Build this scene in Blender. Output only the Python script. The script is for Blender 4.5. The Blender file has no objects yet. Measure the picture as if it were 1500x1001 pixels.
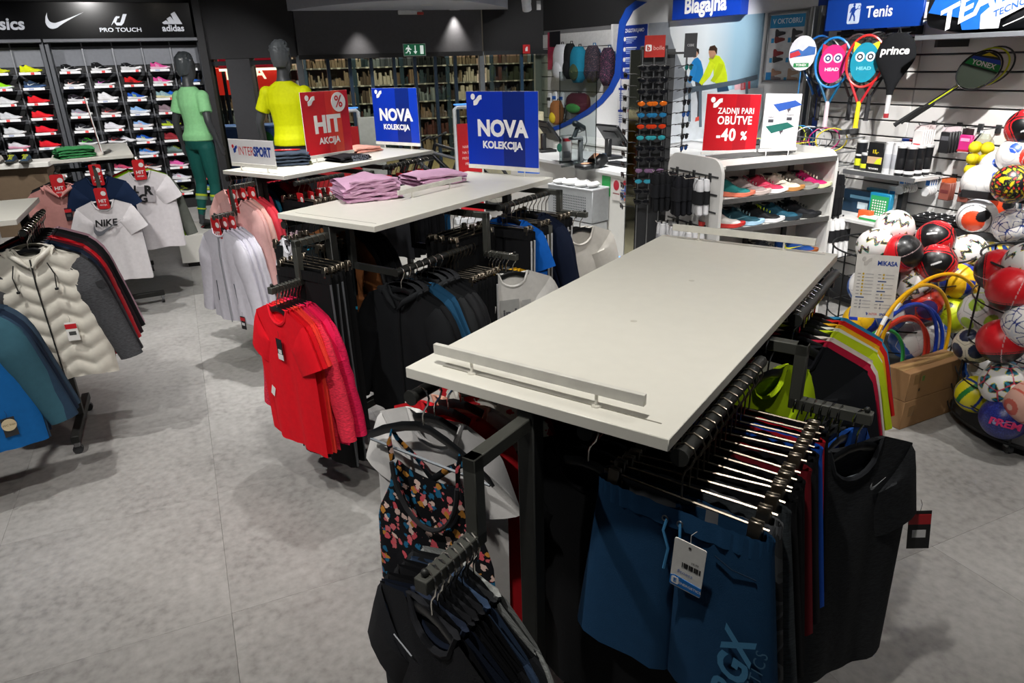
import bpy, math, random
from mathutils import Vector, Matrix, Euler
import numpy as np
sc = bpy.context.scene
COL = sc.collection
R = math.radians
PI = math.pi
rnd = random.Random(7)

# ---------------------------------------------------------------- camera
CAM_H = 1.95
FPX = 1029.0
PITCH, ROLL = R(21.7), R(-1.6)
_F = Vector((0, math.cos(PITCH), -math.sin(PITCH)))
_r0 = Vector((1, 0, 0)); _u0 = _r0.cross(_F)
_RT = math.cos(ROLL) * _r0 + math.sin(ROLL) * _u0
_UP = -math.sin(ROLL) * _r0 + math.cos(ROLL) * _u0
cam_d = bpy.data.cameras.new('camera'); cam = bpy.data.objects.new('camera', cam_d); COL.objects.link(cam)
cam_d.sensor_width = 36; cam_d.lens = FPX / 1500 * 36; cam_d.clip_start = .05; cam_d.clip_end = 200
_m = Matrix((_RT, _UP, -_F)).transposed().to_4x4(); _m.translation = (0, 0, CAM_H)
cam.matrix_world = _m
sc.camera = cam

def ray(px, py): return _F + (px - 750) / FPX * _RT - (py - 500.5) / FPX * _UP
def pz(px, py, z):
    d = ray(px, py); return Vector((0, 0, CAM_H)) + d * ((z - CAM_H) / d.z)
def pd(px, py, y):
    d = ray(px, py); return Vector((0, 0, CAM_H)) + d * (y / d.y)
def pplane(px, py, p0, n):
    d = ray(px, py); c = Vector((0, 0, CAM_H)); return c + d * ((p0 - c).dot(n) / d.dot(n))

# ---------------------------------------------------------------- world, exposure
w = bpy.data.worlds.new('world'); sc.world = w; w.use_nodes = True
w.node_tree.nodes['Background'].inputs[0].default_value = (.55, .60, .68, 1)
w.node_tree.nodes['Background'].inputs[1].default_value = .05
sc.view_settings.view_transform = 'Standard'
sc.view_settings.look = 'None'
sc.view_settings.exposure = 0.25
sc.view_settings.gamma = 1.0
sc.view_settings.use_curve_mapping = False
sc.cycles.max_bounces = 8
sc.cycles.transparent_max_bounces = 16
sc.cycles.caustics_reflective = False
sc.cycles.caustics_refractive = False

# shop lamps out of view, a few added to brighten dim areas: (x, y, z, aim x, aim y, aim z, power W, cone deg, warm 0..1)
LAMPS = [
    (-.1, 0.8, 3.3, .05, 1.9, 1.0, 104, 100, .6),
    (1.3, 1.6, 3.3, 1.1, 2.4, .8, 52, 90, .6),
    (-1.7, 1.2, 3.3, -1.5, 2.0, 0, 135, 92, .3),
    (-2.6, 2.6, 3.3, -2.4, 3.8, .8, 125, 90, .25),
    (-.6, 3.3, 3.3, -.4, 3.9, 1.0, 88, 90, .15),
    (-1.6, 4.7, 3.3, -1.3, 5.4, 1.1, 230, 90, .1),
    (-3.2, 5.0, 3.3, -3.3, 6.2, 1.0, 150, 88, .15),
    (-2.3, 5.2, 3.3, -2.5, 7.2, 1.5, 90, 62, .1),  # added spot, brightens the two mannequins
    (-4.6, 7.8, 3.3, -5.4, 10.0, 1.2, 235, 80, .1),
    (-3.0, 8.9, 3.3, -4.4, 10.6, 1.0, 130, 80, .1),
    (-6.6, 7.4, 3.3, -7.0, 9.4, 1.2, 190, 80, .1),
    (.9, 5.6, 3.3, 1.1, 6.8, .8, 190, 88, .1),
    (.6, 6.6, 3.3, .75, 7.6, .9, 330, 80, .05),  # extra spot added to lift the cash desk
    (1.0, 3.9, 3.3, 1.4, 4.9, .8, 190, 80, .2),
    (2.2, 3.4, 3.3, 3.1, 5.1, 1.3, 420, 80, .15),
    (2.9, 2.2, 3.3, 3.0, 3.5, .4, 110, 85, .3),
    (2.0, 6.6, 3.3, 2.15, 8.55, 2.0, 330, 40, .05),
    (.7, 8.6, 3.3, 1.0, 11.2, 1.8, 200, 60, .05),  # spot added for the dim backpack wall
    (-.8, 8.0, 3.3, -.8, 9.5, .8, 150, 90, .2),
]

# ---------------------------------------------------------------- materials
def lin(c):
    return c / 12.92 if c <= .04045 else ((c + .055) / 1.055) ** 2.4
def hexc(h):
    h = h.lstrip('#'); return tuple(lin(int(h[i:i + 2], 16) / 255) for i in (0, 2, 4)) + (1,)
_MC = {}
def _new(key):
    m = bpy.data.materials.new(key); m.use_nodes = True
    nt = m.node_tree; b = nt.nodes['Principled BSDF']
    return m, nt, b
def _noise(nt, scale, detail=3, coord='Object'):
    tc = nt.nodes.new('ShaderNodeTexCoord'); n = nt.nodes.new('ShaderNodeTexNoise')
    n.inputs['Scale'].default_value = scale; n.inputs['Detail'].default_value = detail
    nt.links.new(tc.outputs[coord], n.inputs['Vector']); return n
def _ramp(nt, src, stops, interp='LINEAR'):
    r = nt.nodes.new('ShaderNodeValToRGB'); cr = r.color_ramp; cr.interpolation = interp
    while len(cr.elements) < len(stops): cr.elements.new(.5)
    for e, (p, c) in zip(cr.elements, stops): e.position = p; e.color = c
    nt.links.new(src, r.inputs['Fac']); return r
def _bump(nt, b, src, strength, dist=.01):
    bm = nt.nodes.new('ShaderNodeBump'); bm.inputs['Strength'].default_value = strength; bm.inputs['Distance'].default_value = dist
    nt.links.new(src, bm.inputs['Height']); nt.links.new(bm.outputs['Normal'], b.inputs['Normal'])
def _sc(c, k): return tuple(min(1, x * k) for x in c[:3]) + (1,)
def P(h, rough=.5, metal=0., var=.06, scale=25):
    """plain surface with a faint procedural variation"""
    k = ('P', h, rough, metal, var)
    if k in _MC: return _MC[k]
    m, nt, b = _new('plain_' + h.strip('#')); c = hexc(h)
    n = _noise(nt, scale); r = _ramp(nt, n.outputs['Fac'], [(.3, _sc(c, 1 - var)), (.7, _sc(c, 1 + var))])
    nt.links.new(r.outputs['Color'], b.inputs['Base Color'])
    b.inputs['Roughness'].default_value = rough; b.inputs['Metallic'].default_value = metal
    _MC[k] = m; return m
def FAB(h, kind='fabric', h2=None, sheen=.15, rough=.85):
    """cloth; kinds: fabric, heather, gloss, camo, floral, splash, speck, ribbed"""
    k = ('F', h, kind, h2)
    if k in _MC: return _MC[k]
    m, nt, b = _new('cloth_%s_%s' % (kind, h.strip('#'))); c = hexc(h); c2 = hexc(h2) if h2 else _sc(c, 1.6)
    if kind == 'camo':
        n = _noise(nt, 14, 1.5); r = _ramp(nt, n.outputs['Fac'], [(0, c), (.42, _sc(c, 1.7)), (.5, c2), (.58, _sc(c, .55))], 'CONSTANT')
    elif kind == 'floral':
        tc = nt.nodes.new('ShaderNodeTexCoord'); v = nt.nodes.new('ShaderNodeTexVoronoi'); v.inputs['Scale'].default_value = 46
        wn = _noise(nt, 70, 3); ad = nt.nodes.new('ShaderNodeVectorMath'); ad.operation = 'MULTIPLY_ADD'
        ad.inputs[1].default_value = (.022, .022, .022)
        nt.links.new(wn.outputs['Color'], ad.inputs[0]); nt.links.new(tc.outputs['Object'], ad.inputs[2])
        nt.links.new(ad.outputs[0], v.inputs['Vector'])
        sep = nt.nodes.new('ShaderNodeSeparateColor'); nt.links.new(v.outputs['Color'], sep.inputs[0])
        pal = _ramp(nt, sep.outputs[0], [(0, hexc('#d86a70')), (.2, hexc('#e8c9bd')), (.36, hexc('#1d6a92')), (.55, hexc('#c98a3a')), (.66, hexc('#0b0d14')), (.9, hexc('#e05a66'))], 'CONSTANT')
        msk = _ramp(nt, v.outputs['Distance'], [(0, (1, 1, 1, 1)), (.47, (1, 1, 1, 1)), (.5, (0, 0, 0, 1))])
        mx = nt.nodes.new('ShaderNodeMix'); mx.data_type = 'RGBA'; mx.inputs[6].default_value = c
        nt.links.new(msk.outputs['Color'], mx.inputs[0]); nt.links.new(pal.outputs['Color'], mx.inputs[7]); r = mx
    elif kind == 'splash':
        n = _noise(nt, 16, 4); r = _ramp(nt, n.outputs['Fac'], [(0, c), (.60, c2)], 'CONSTANT')
    elif kind == 'speck':
        n = _noise(nt, 120, 2); r = _ramp(nt, n.outputs['Fac'], [(0, c), (.62, c2)], 'CONSTANT')
    elif kind == 'heather':
        tc = nt.nodes.new('ShaderNodeTexCoord'); mp = nt.nodes.new('ShaderNodeMapping'); mp.inputs['Scale'].default_value = (60, 60, 420)
        n = nt.nodes.new('ShaderNodeTexNoise'); n.inputs['Scale'].default_value = 1; n.inputs['Detail'].default_value = 2
        nt.links.new(tc.outputs['Object'], mp.inputs[0]); nt.links.new(mp.outputs[0], n.inputs['Vector'])
        r = _ramp(nt, n.outputs['Fac'], [(.35, _sc(c, .75)), (.65, _sc(c, 1.35))])
    else:
        n = _noise(nt, 40, 3); r = _ramp(nt, n.outputs['Fac'], [(.3, _sc(c, .95)), (.7, _sc(c, 1.04))])
    out = r.outputs[2] if r.bl_idname == 'ShaderNodeMix' else r.outputs['Color']
    nt.links.new(out, b.inputs['Base Color'])
    b.inputs['Roughness'].default_value = .38 if kind == 'gloss' else rough
    b.inputs['Sheen Weight'].default_value = 0; b.inputs['Specular IOR Level'].default_value = .22 if kind != 'gloss' else .45
    w_ = _noise(nt, 420, 2); _bump(nt, b, w_.outputs['Fac'], .25 if kind != 'gloss' else .08, .002)
    _MC[k] = m; return m
def MET(h='#c8c8c8', rough=.28):
    k = ('M', h, rough)
    if k in _MC: return _MC[k]
    m, nt, b = _new('metal_' + h.strip('#')); n = _noise(nt, 60); c = hexc(h)
    r = _ramp(nt, n.outputs['Fac'], [(.3, _sc(c, .93)), (.7, c)]); nt.links.new(r.outputs['Color'], b.inputs['Base Color'])
    b.inputs['Roughness'].default_value = rough; b.inputs['Metallic'].default_value = 1
    _MC[k] = m; return m
def EM(h, s):
    k = ('E', h, s)
    if k in _MC: return _MC[k]
    m, nt, b = _new('glow_' + h.strip('#')); c = hexc(h)
    b.inputs['Base Color'].default_value = c; b.inputs['Emission Color'].default_value = c; b.inputs['Emission Strength'].default_value = s
    _MC[k] = m; return m
def GLASS(h='#f2f6f6', tint=.9, name='glass'):
    k = ('G', h, tint)
    if k in _MC: return _MC[k]
    m = bpy.data.materials.new(name); m.use_nodes = True; nt = m.node_tree; nt.nodes.remove(nt.nodes['Principled BSDF'])
    o = nt.nodes['Material Output']; t = nt.nodes.new('ShaderNodeBsdfTransparent'); g = nt.nodes.new('ShaderNodeBsdfGlossy')
    t.inputs[0].default_value = _sc(hexc(h), tint); g.inputs['Roughness'].default_value = .02
    fr = nt.nodes.new('ShaderNodeFresnel'); fr.inputs[0].default_value = 1.35
    mx = nt.nodes.new('ShaderNodeMixShader'); nt.links.new(fr.outputs[0], mx.inputs[0]); nt.links.new(t.outputs[0], mx.inputs[1]); nt.links.new(g.outputs[0], mx.inputs[2])
    nt.links.new(mx.outputs[0], o.inputs[0]); _MC[k] = m; return m
def VC(name, rough=.35, coat=.3):
    k = ('V', name)
    if k in _MC: return _MC[k]
    m, nt, b = _new(name); a = nt.nodes.new('ShaderNodeVertexColor'); a.layer_name = 'col'
    nt.links.new(a.outputs[0], b.inputs['Base Color']); b.inputs['Roughness'].default_value = rough; b.inputs['Coat Weight'].default_value = coat
    n = _noise(nt, 90); _bump(nt, b, n.outputs['Fac'], .08, .003)
    _MC[k] = m; return m
def FLOORMAT():
    m, nt, b = _new('polished_concrete')
    oi = nt.nodes.new('ShaderNodeObjectInfo')
    n1 = _noise(nt, 2.2, 8); n2 = _noise(nt, 26, 8); n3 = _noise(nt, 120, 3)
    mix = nt.nodes.new('ShaderNodeMath'); mix.operation = 'MULTIPLY_ADD'; mix.inputs[1].default_value = .55
    nt.links.new(n2.outputs['Fac'], mix.inputs[0]); 
    m2 = nt.nodes.new('ShaderNodeMath'); m2.operation = 'MULTIPLY'; m2.inputs[1].default_value = .45
    nt.links.new(n1.outputs['Fac'], m2.inputs[0]); nt.links.new(m2.outputs[0], mix.inputs[2])
    r = _ramp(nt, mix.outputs[0], [(.36, hexc('#8f8d8a')), (.46, hexc('#a09e9b')), (.55, hexc('#aaa8a5')), (.68, hexc('#b5b3b0'))])
    hv = nt.nodes.new('ShaderNodeHueSaturation'); vm = nt.nodes.new('ShaderNodeMapRange'); vm.inputs['To Min'].default_value = .93; vm.inputs['To Max'].default_value = 1.05
    nt.links.new(oi.outputs['Random'], vm.inputs['Value']); nt.links.new(vm.outputs[0], hv.inputs['Value']); nt.links.new(r.outputs['Color'], hv.inputs['Color'])
    nt.links.new(hv.outputs[0], b.inputs['Base Color'])
    rr = _ramp(nt, n2.outputs['Fac'], [(.3, (.34, .34, .34, 1)), (.7, (.5, .5, .5, 1))]); nt.links.new(rr.outputs['Color'], b.inputs['Roughness'])
    _bump(nt, b, n3.outputs['Fac'], .04, .002)
    return m

WHITE = P('#e6e4dd', .38, var=.015); WARMW = P('#e4e2d8', .36, var=.015)
PRINTW = P('#efeeec', .5, var=.01); BLACKP = P('#17181a', .4); CHAR = P('#33342f', .45); DARKM = P('#2b2c2a', .5, .2)
CHROME = MET('#d4d0c8', .18); STEEL = MET('#a9abad', .35)

# ---------------------------------------------------------------- mesh helpers
class MB:
    def __init__(s): s.v = []; s.f = []; s.mi = []; s.cur = 0
    def add(s, v, f):
        o = len(s.v); s.v += [tuple(p) for p in v]; s.f += [tuple(i + o for i in q) for q in f]; s.mi += [s.cur] * len(f); return s
    def box(s, c, d, rz=0, rot=None, bev=0):
        x, y, z = (k / 2 for k in d)
        if bev:
            b = min(bev, x * .9, y * .9, z * .9)
            pts = []; fs = []
            # chamfered box: 24 verts
            for sx in (-1, 1):
                for sy in (-1, 1):
                    for sz in (-1, 1):
                        pts += [(sx * x, sy * (y - b), sz * (z - b)), (sx * (x - b), sy * y, sz * (z - b)), (sx * (x - b), sy * (y - b), sz * z)]
            def I(sx, sy, sz, k): return ((sx > 0) * 4 + (sy > 0) * 2 + (sz > 0)) * 3 + k
            for sgn in (-1, 1):
                q = [I(sgn, a, b_, 0) for a, b_ in ((-1, -1), (1, -1), (1, 1), (-1, 1))]; fs.append(q if sgn > 0 else q[::-1])
                q = [I(a, sgn, b_, 1) for a, b_ in ((-1, -1), (1, -1), (1, 1), (-1, 1))]; fs.append(q[::-1] if sgn > 0 else q)
                q = [I(a, b_, sgn, 2) for a, b_ in ((-1, -1), (1, -1), (1, 1), (-1, 1))]; fs.append(q if sgn > 0 else q[::-1])
            for a in (-1, 1):
                for c_ in (-1, 1):
                    q = [I(a, c_, -1, 0), I(a, c_, 1, 0), I(a, c_, 1, 1), I(a, c_, -1, 1)]; fs.append(q if a * c_ < 0 else q[::-1])
                    q = [I(a, -1, c_, 0), I(a, 1, c_, 0), I(a, 1, c_, 2), I(a, -1, c_, 2)]; fs.append(q[::-1] if a * c_ < 0 else q)
                    q = [I(-1, a, c_, 1), I(1, a, c_, 1), I(1, a, c_, 2), I(-1, a, c_, 2)]; fs.append(q if a * c_ < 0 else q[::-1])
                    for d_ in (-1, 1):
                        q = [I(a, c_, d_, 0), I(a, c_, d_, 1), I(a, c_, d_, 2)]; fs.append(q if a * c_ * d_ > 0 else q[::-1])
        else:
            pts = [(-x, -y, -z), (x, -y, -z), (x, y, -z), (-x, y, -z), (-x, -y, z), (x, -y, z), (x, y, z), (-x, y, z)]
            fs = [(0, 3, 2, 1), (4, 5, 6, 7), (0, 1, 5, 4), (1, 2, 6, 5), (2, 3, 7, 6), (3, 0, 4, 7)]
        m = rot.to_matrix() if rot is not None else Matrix.Rotation(rz, 3, 'Z')
        c = Vector(c)
        return s.add([m @ Vector(p) + c for p in pts], fs)
    def tube(s, pts, r, n=8, closed=False, rad=None, flat=1.0, cap=True):
        pts = [Vector(p) for p in pts]; N = len(pts); rings = []
        prev = None
        for i, p in enumerate(pts):
            if closed: t = pts[(i + 1) % N] - pts[i - 1]
            else: t = pts[min(i + 1, N - 1)] - pts[max(i - 1, 0)]
            if t.length < 1e-9: t = Vector((0, 0, 1))
            t.normalize()
            if prev is None:
                a = Vector((0, 0, 1)) if abs(t.z) < .9 else Vector((0, 1, 0))
                a = (a - t * a.dot(t)).normalized()
            else:
                a = (prev - t * prev.dot(t))
                a = a.normalized() if a.length > 1e-6 else t.orthogonal().normalized()
            prev = a; b = t.cross(a); rr = rad[i] if rad else r
            rings.append([p + a * (rr * math.cos(2 * PI * k / n)) + b * (rr * flat * math.sin(2 * PI * k / n)) for k in range(n)])
        return s.loft(rings, closed=closed, cap=cap)
    def loft(s, rings, closed=False, cap=True):
        n = len(rings[0]); N = len(rings); v = [p for r_ in rings for p in r_]; f = []
        for i in range(N if closed else N - 1):
            j = (i + 1) % N
            for k in range(n):
                l = (k + 1) % n; f.append((i * n + k, i * n + l, j * n + l, j * n + k))
        if cap and not closed: f.append(tuple(range(n))[::-1]); f.append(tuple((N - 1) * n + k for k in range(n)))
        return s.add(v, f)
    def lathe(s, prof, n=16, c=(0, 0, 0)):
        rings = [[(c[0] + r_ * math.cos(2 * PI * k / n), c[1] + r_ * math.sin(2 * PI * k / n), c[2] + z) for k in range(n)] for r_, z in prof]
        return s.loft(rings)
    def prism(s, poly, y0, y1, plane='xz'):
        n = len(poly)
        def p3(a, b, t): return (a, t, b) if plane == 'xz' else ((a, b, t) if plane == 'xy' else (t, a, b))
        v = [p3(a, b, y0) for a, b in poly] + [p3(a, b, y1) for a, b in poly]
        f = [tuple(range(n))[::-1], tuple(range(n, 2 * n))] + [(i, (i + 1) % n, n + (i + 1) % n, n + i) for i in range(n)]
        return s.add(v, f)
    def grid(s, fn, nu, nv, wrap=False):
        v = [fn(i / nu, j / nv) for j in range(nv + 1) for i in range(nu + 1)]
        f = [(j * (nu + 1) + i, j * (nu + 1) + i + 1, (j + 1) * (nu + 1) + i + 1, (j + 1) * (nu + 1) + i) for j in range(nv) for i in range(nu)]
        return s.add(v, f)
    def sphere(s, c, r, nu=14, nv=10, sq=(1, 1, 1)):
        c = Vector(c); rings = []
        for j in range(nv + 1):
            a = -PI / 2 + PI * j / nv; a = max(min(a, PI / 2 - .02), -PI / 2 + .02)
            rings.append([c + Vector((r * sq[0] * math.cos(a) * math.cos(2 * PI * k / nu), r * sq[1] * math.cos(a) * math.sin(2 * PI * k / nu), r * sq[2] * math.sin(a))) for k in range(nu)])
        return s.loft(rings)
    def xf(s, m):
        s.v = [tuple(m @ Vector(p)) for p in s.v]; return s
    def mesh(s, name, smooth=.7):
        me = bpy.data.meshes.new(name); me.from_pydata(s.v, [], s.f); me.update()
        if any(s.mi):
            me.polygons.foreach_set('material_index', s.mi)
        if smooth:
            me.shade_smooth(); me.set_sharp_from_angle(angle=smooth)
        return me
def ob(name, mesh, mats, parent=None, loc=None, rot=None, scale=None):
    if isinstance(mesh, MB): mesh = mesh.mesh(name)
    o = bpy.data.objects.new(name, mesh); COL.objects.link(o)
    if not isinstance(mats, (list, tuple)): mats = [mats]
    if len(mesh.materials) < len(mats):
        for m in mats[len(mesh.materials):]: mesh.materials.append(m)
    for i, m in enumerate(mats):
        if mesh.materials[i] is not m:
            o.material_slots[i].link = 'OBJECT'; o.material_slots[i].material = m
    if parent is not None: o.parent = parent
    if loc is not None: o.location = loc
    if rot is not None: o.rotation_euler = rot
    if scale is not None: o.scale = scale
    return o
def thing(name, label, cat, loc=(0, 0, 0), rz=0, group=None, rot=None):
    o = bpy.data.objects.new(name, None); COL.objects.link(o); o.empty_display_size = .1
    o.location = loc; o.rotation_euler = rot if rot is not None else (0, 0, rz)
    o['label'] = label; o['category'] = cat
    if group: o['group'] = group
    return o
def tag(o, label, cat, group=None):
    o['label'] = label; o['category'] = cat
    if group: o['group'] = group
    return o
def struct(name, mesh, mats, loc=None, rot=None, parent=None):
    o = ob(name, mesh, mats, parent, loc, rot)
    if parent is None: o['kind'] = 'structure'
    return o
CACHE = {}
def cached(key, fn):
    if key not in CACHE: CACHE[key] = fn()
    return CACHE[key]
_TX = {}
def text(s, size, mat, parent, loc, rot=(PI / 2, 0, 0), bold=0., align='CENTER', name='lettering', depth=.0006, sx=1., shear=0., space=1.0):
    k = (s, bold, shear, align, space)
    if k not in _TX:
        c = bpy.data.curves.new('txt', 'FONT'); c.body = s; c.size = 1; c.offset = bold; c.align_x = align; c.align_y = 'CENTER'
        c.resolution_u = 3; c.shear = shear; c.space_character = space
        t = bpy.data.objects.new('txt', c); COL.objects.link(t)
        me = bpy.data.meshes.new_from_object(t); bpy.data.objects.remove(t); bpy.data.curves.remove(c); me.name = 'lettering'
        me.materials.clear(); _TX[k] = me
    o = ob(name, _TX[k], mat, parent, loc, rot, (size * sx, size, size)); return o
def smoothstep(x, a=0., b=1.):
    t = max(0., min(1., (x - a) / (b - a))); return t * t * (3 - 2 * t)
def lerp(a, b, t): return a + (b - a) * t
# ---------------------------------------------------------------- the room
S24 = R(24)
def bez(p0, p1, p2, n=8): return [((1 - t) ** 2 * p0[0] + 2 * t * (1 - t) * p1[0] + t * t * p2[0], (1 - t) ** 2 * p0[1] + 2 * t * (1 - t) * p1[1] + t * t * p2[1]) for t in [i / n for i in range(n + 1)]]
def ellipse(cx, cy, rx, ry, n=24, a0=0, a1=2 * PI): return [(cx + rx * math.cos(a0 + (a1 - a0) * i / n), cy + ry * math.sin(a0 + (a1 - a0) * i / n)) for i in range(n if abs(a1 - a0 - 2 * PI) < 1e-6 else n + 1)]
def rrect(w_, h_, r_, n=5, cx=0, cy=0):
    out = []
    for (sx, sy, a) in ((1, 1, 0), (-1, 1, PI / 2), (-1, -1, PI), (1, -1, 1.5 * PI)):
        out += [(cx + sx * (w_ / 2 - r_) + r_ * math.cos(a + PI / 2 * i / n), cy + sy * (h_ / 2 - r_) + r_ * math.sin(a + PI / 2 * i / n)) for i in range(n + 1)]
    return out
SWOOSH = bez((1, .42), (.45, .16), (.26, .02), 6) + bez((.26, .02), (.02, -.08), (0, .16), 8)[1:] + [(.035, .30), (.10, .42)] + bez((.10, .42), (.02, .13), (.24, .14), 8)[1:] + bez((.24, .14), (.5, .22), (1, .42), 5)[1:-1]
def flat(poly, mat, parent, y=-.001, t=.002, name='print', k=1., at=(0, 0), rot=0.):
    ca, sa = math.cos(rot), math.sin(rot)
    pts = [(at[0] + k * (a * ca - b * sa), at[1] + k * (a * sa + b * ca)) for a, b in poly]
    return ob(name, MB().prism(pts, y - t, y), mat, parent)

FM_ = FLOORMAT(); fl = MB(); fl.box((-2, 4.5, -.055), (18, 17, .1)); floor_o = struct('floor', fl, P('#7f7d7a', .7))
_tile = MB().box((0, 0, -.004), (.9092, .9092, .008), bev=.0006).mesh('tile')
for i in range(-9, 9):
    for j in range(-3, 18):
        c = Vector((.23, .25)) + Vector((math.cos(S24), math.sin(S24))) * (.91 * i) + Vector((-math.sin(S24), math.cos(S24))) * (.91 * j)
        if -9.5 < c.x < 5 and -.6 < c.y < 12.3 and abs(c.x) < 1.2 + .95 * max(c.y, 0): ob('tile', _tile, FM_, floor_o, (c.x, c.y, .0), (0, 0, S24 + PI / 2 * ((i * 7 + j * 3) % 4)))
fm = MB(); fm.box((-3.5, 17.0, -.055), (18, 9.0, .1)); struct('floor_mall', fm, P('#a89a74', .3, var=.1))
ce = MB(); ce.box((-2, 5.0, 3.45), (18, 16, .1)); struct('ceiling', ce, P('#1c1c1e', .8))

# storefront plan points
SF = [(-4.36, 11.2), (-4.05, 11.17), (-3.70, 11.13), (-2.98, 11.05), (-.36, 11.85), (.43, 12.1), (.75, 12.25)]
ZB = 2.12
DARKW = P('#4b4a4d', .75); DARKW2 = P('#2a2a2c', .8)
def wallseg(mb, a, b, z0, z1, t=.14):
    a = Vector(a); b = Vector(b); d = b - a; c = (a + b) / 2
    mb.box((c.x, c.y, (z0 + z1) / 2), (d.length + .01, t, z1 - z0), math.atan2(d.y, d.x))
bk = MB()
wallseg(bk, SF[3], SF[4], ZB, 3.4, .16)
struct('wall_back', bk, DARKW)
b2 = MB(); wallseg(b2, SF[0], SF[3], ZB - .02, 3.4, .2); wallseg(b2, (-4.33, 11.0), SF[0], 0, 3.4, .1); struct('wall_back_left', b2, DARKW2)
b3 = MB(); wallseg(b3, (SF[4][0] + .02, SF[4][1] + .25), (1.2, 12.6), ZB, 3.4, .14); struct('wall_back_right', b3, DARKW2)
pil = MB(); wallseg(pil, SF[1], SF[2], 0, ZB, .18); struct('trim_1', pil, P('#37373a', .6))
for i, (q, wd) in enumerate(((SF[3], .09), (SF[4], .08))):
    pm = MB(); pm.box((q[0], q[1] - .02, ZB / 2), (wd, .1, ZB), R(17), bev=.006); struct('trim_%d' % (i + 2), pm, P('#6f7478', .4, .5))
FRM = P('#2f3336', .4, .4); PANE = GLASS('#e9efe9', .86, 'shop_glass')
def shopwindow(n, a, b, z1, mull, mcol):
    a = Vector(a); b = Vector(b); d = b - a; L = d.length; ang = math.atan2(d.y, d.x)
    t = bpy.data.objects.new('window_%d' % n, None); COL.objects.link(t); t.location = (a.x, a.y, 0); t.rotation_euler = (0, 0, ang); t['kind'] = 'structure'
    f = MB(); f.box((L / 2, 0, .04), (L, .06, .08)); f.box((L / 2, 0, z1 - .03), (L, .07, .06)); ob('frame', f, FRM, t)
    xs = [0] + [L * m for m in mull] + [L]
    for m in mull: ob('mullion', MB().box((L * m, 0, z1 / 2), (.05, .06, z1 - .1), bev=.004), mcol, t)
    for x0, x1 in zip(xs, xs[1:]): ob('pane', MB().box(((x0 + x1) / 2, 0, z1 / 2), (x1 - x0 - .05, .01, z1 - .16)), PANE, t)
BLUEM = P('#2d4a63', .35, .2)
shopwindow(1, SF[0], SF[1], ZB - .05, [], FRM)
shopwindow(2, SF[2], (SF[3][0] - .05, SF[3][1]), ZB - .05, [], FRM)
shopwindow(3, (SF[3][0] + .05, SF[3][1] + .02), (SF[4][0] - .05, SF[4][1] - .02), ZB, [.13, .25, .37, .5, .62, .74, .86], P('#34465a', .35, .3))
shopwindow(4, (SF[4][0] + .05, SF[4][1] + .02), SF[6], ZB, [.55], BLUEM)
hd = MB(); wallseg(hd, SF[3], SF[4], ZB - .06, ZB, .2); struct('trim_4', hd, P('#141416', .5))

# white curved soffit with downlights
so = MB(); chord_a, chord_b = Vector((-3.05, 10.98)), Vector((.08, 11.88)); mid = (chord_a + chord_b) / 2; dirv = (chord_b - chord_a); L = dirv.length; dirv.normalize(); nv = Vector((dirv.y, -dirv.x))
poly = [(chord_a + dirv * L * t + nv * (1.75 * math.sin(PI * t) ** .8)) for t in [i / 36 for i in range(37)]]
so.prism([(p.x, p.y) for p in poly], 2.70, 2.98, 'xy'); struct('ceiling_soffit', so, P('#b9bcc6', .6, var=.02))
def downlight(px, py, lab):
    p = pz(px, py, 2.70); t = thing('ceiling_downlight', lab, 'ceiling light', (p.x, p.y, 2.70), group='downlights in the curved soffit')
    ob('ring', MB().lathe([(.055, -.006), (.085, -.006), (.085, .0), (.055, .0)], 20), P('#d0d0d0', .4), t)
    ob('lens', MB().lathe([(.001, -.003), (.056, -.003), (.056, .001), (.001, .001)], 16), EM('#fff6e4', 14), t)
    l = bpy.data.lights.new('lamp', 'SPOT'); l.energy = 80; l.spot_size = R(70); l.spot_blend = 1.0; l.shadow_soft_size = .04; l.color = (1, .96, .9)
    lo = bpy.data.objects.new('lamp', l); COL.objects.link(lo); lo.parent = t; lo.location = (0, 0, -.02)
downlight(523, 14, 'round white downlight in curved soffit on the shoe wall side')
downlight(625, 7, 'round white downlight in curved soffit, furthest from the grey bulkhead')
downlight(666, 14, 'round white downlight in curved soffit on the backpack wall side')
p = pz(600, 15, 2.70); t = thing('emergency_lamp', 'long white safety lamp with a red end under the soffit', 'emergency lamp', (p.x, p.y, 2.70), R(17))
ob('housing', MB().box((0, 0, -.03), (.36, .09, .06), bev=.01), P('#d8d8d6', .4), t); ob('lens', MB().box((.15, -.005, -.045), (.1, .1, .04), bev=.008), P('#a03028', .3), t)

def spot_fixture(x, y, z, ax, ay, az, power, cone, warm, visible_label):
    t = thing('track_spotlight', visible_label, 'spotlight', (x, y, z), group='spotlights on the dark ceiling')
    ob('bracket', MB().box((0, 0, .045), (.1, .05, .09), bev=.006), P('#c9cbd0', .4), t)
    d = (Vector((ax, ay, az)) - Vector((x, y, z - .07))).normalized(); q = d.to_track_quat('-Z', 'Y').to_euler()
    hd_ = ob('housing', MB().lathe([(.02, .16), (.052, .155), (.055, .15), (.055, .0), (.046, .0), (.043, .05), (.001, .05)], 20), P('#d6d8dc', .35), t, (0, 0, -.07), q)
    ob('lens', MB().lathe([(.001, .049), (.043, .049), (.043, .04), (.001, .04)], 16), EM('#fff3e0', 25), hd_)
    l = bpy.data.lights.new('lamp', 'SPOT'); l.energy = power; l.spot_size = R(cone); l.spot_blend = .6; l.shadow_soft_size = .04
    l.color = (1, lerp(.985, .945, warm), lerp(.97, .85, warm))
    lo = bpy.data.objects.new('lamp', l); COL.objects.link(lo); lo.parent = t; lo.location = Vector((0, 0, -.07)) + d * .02; lo.rotation_euler = q
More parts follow.
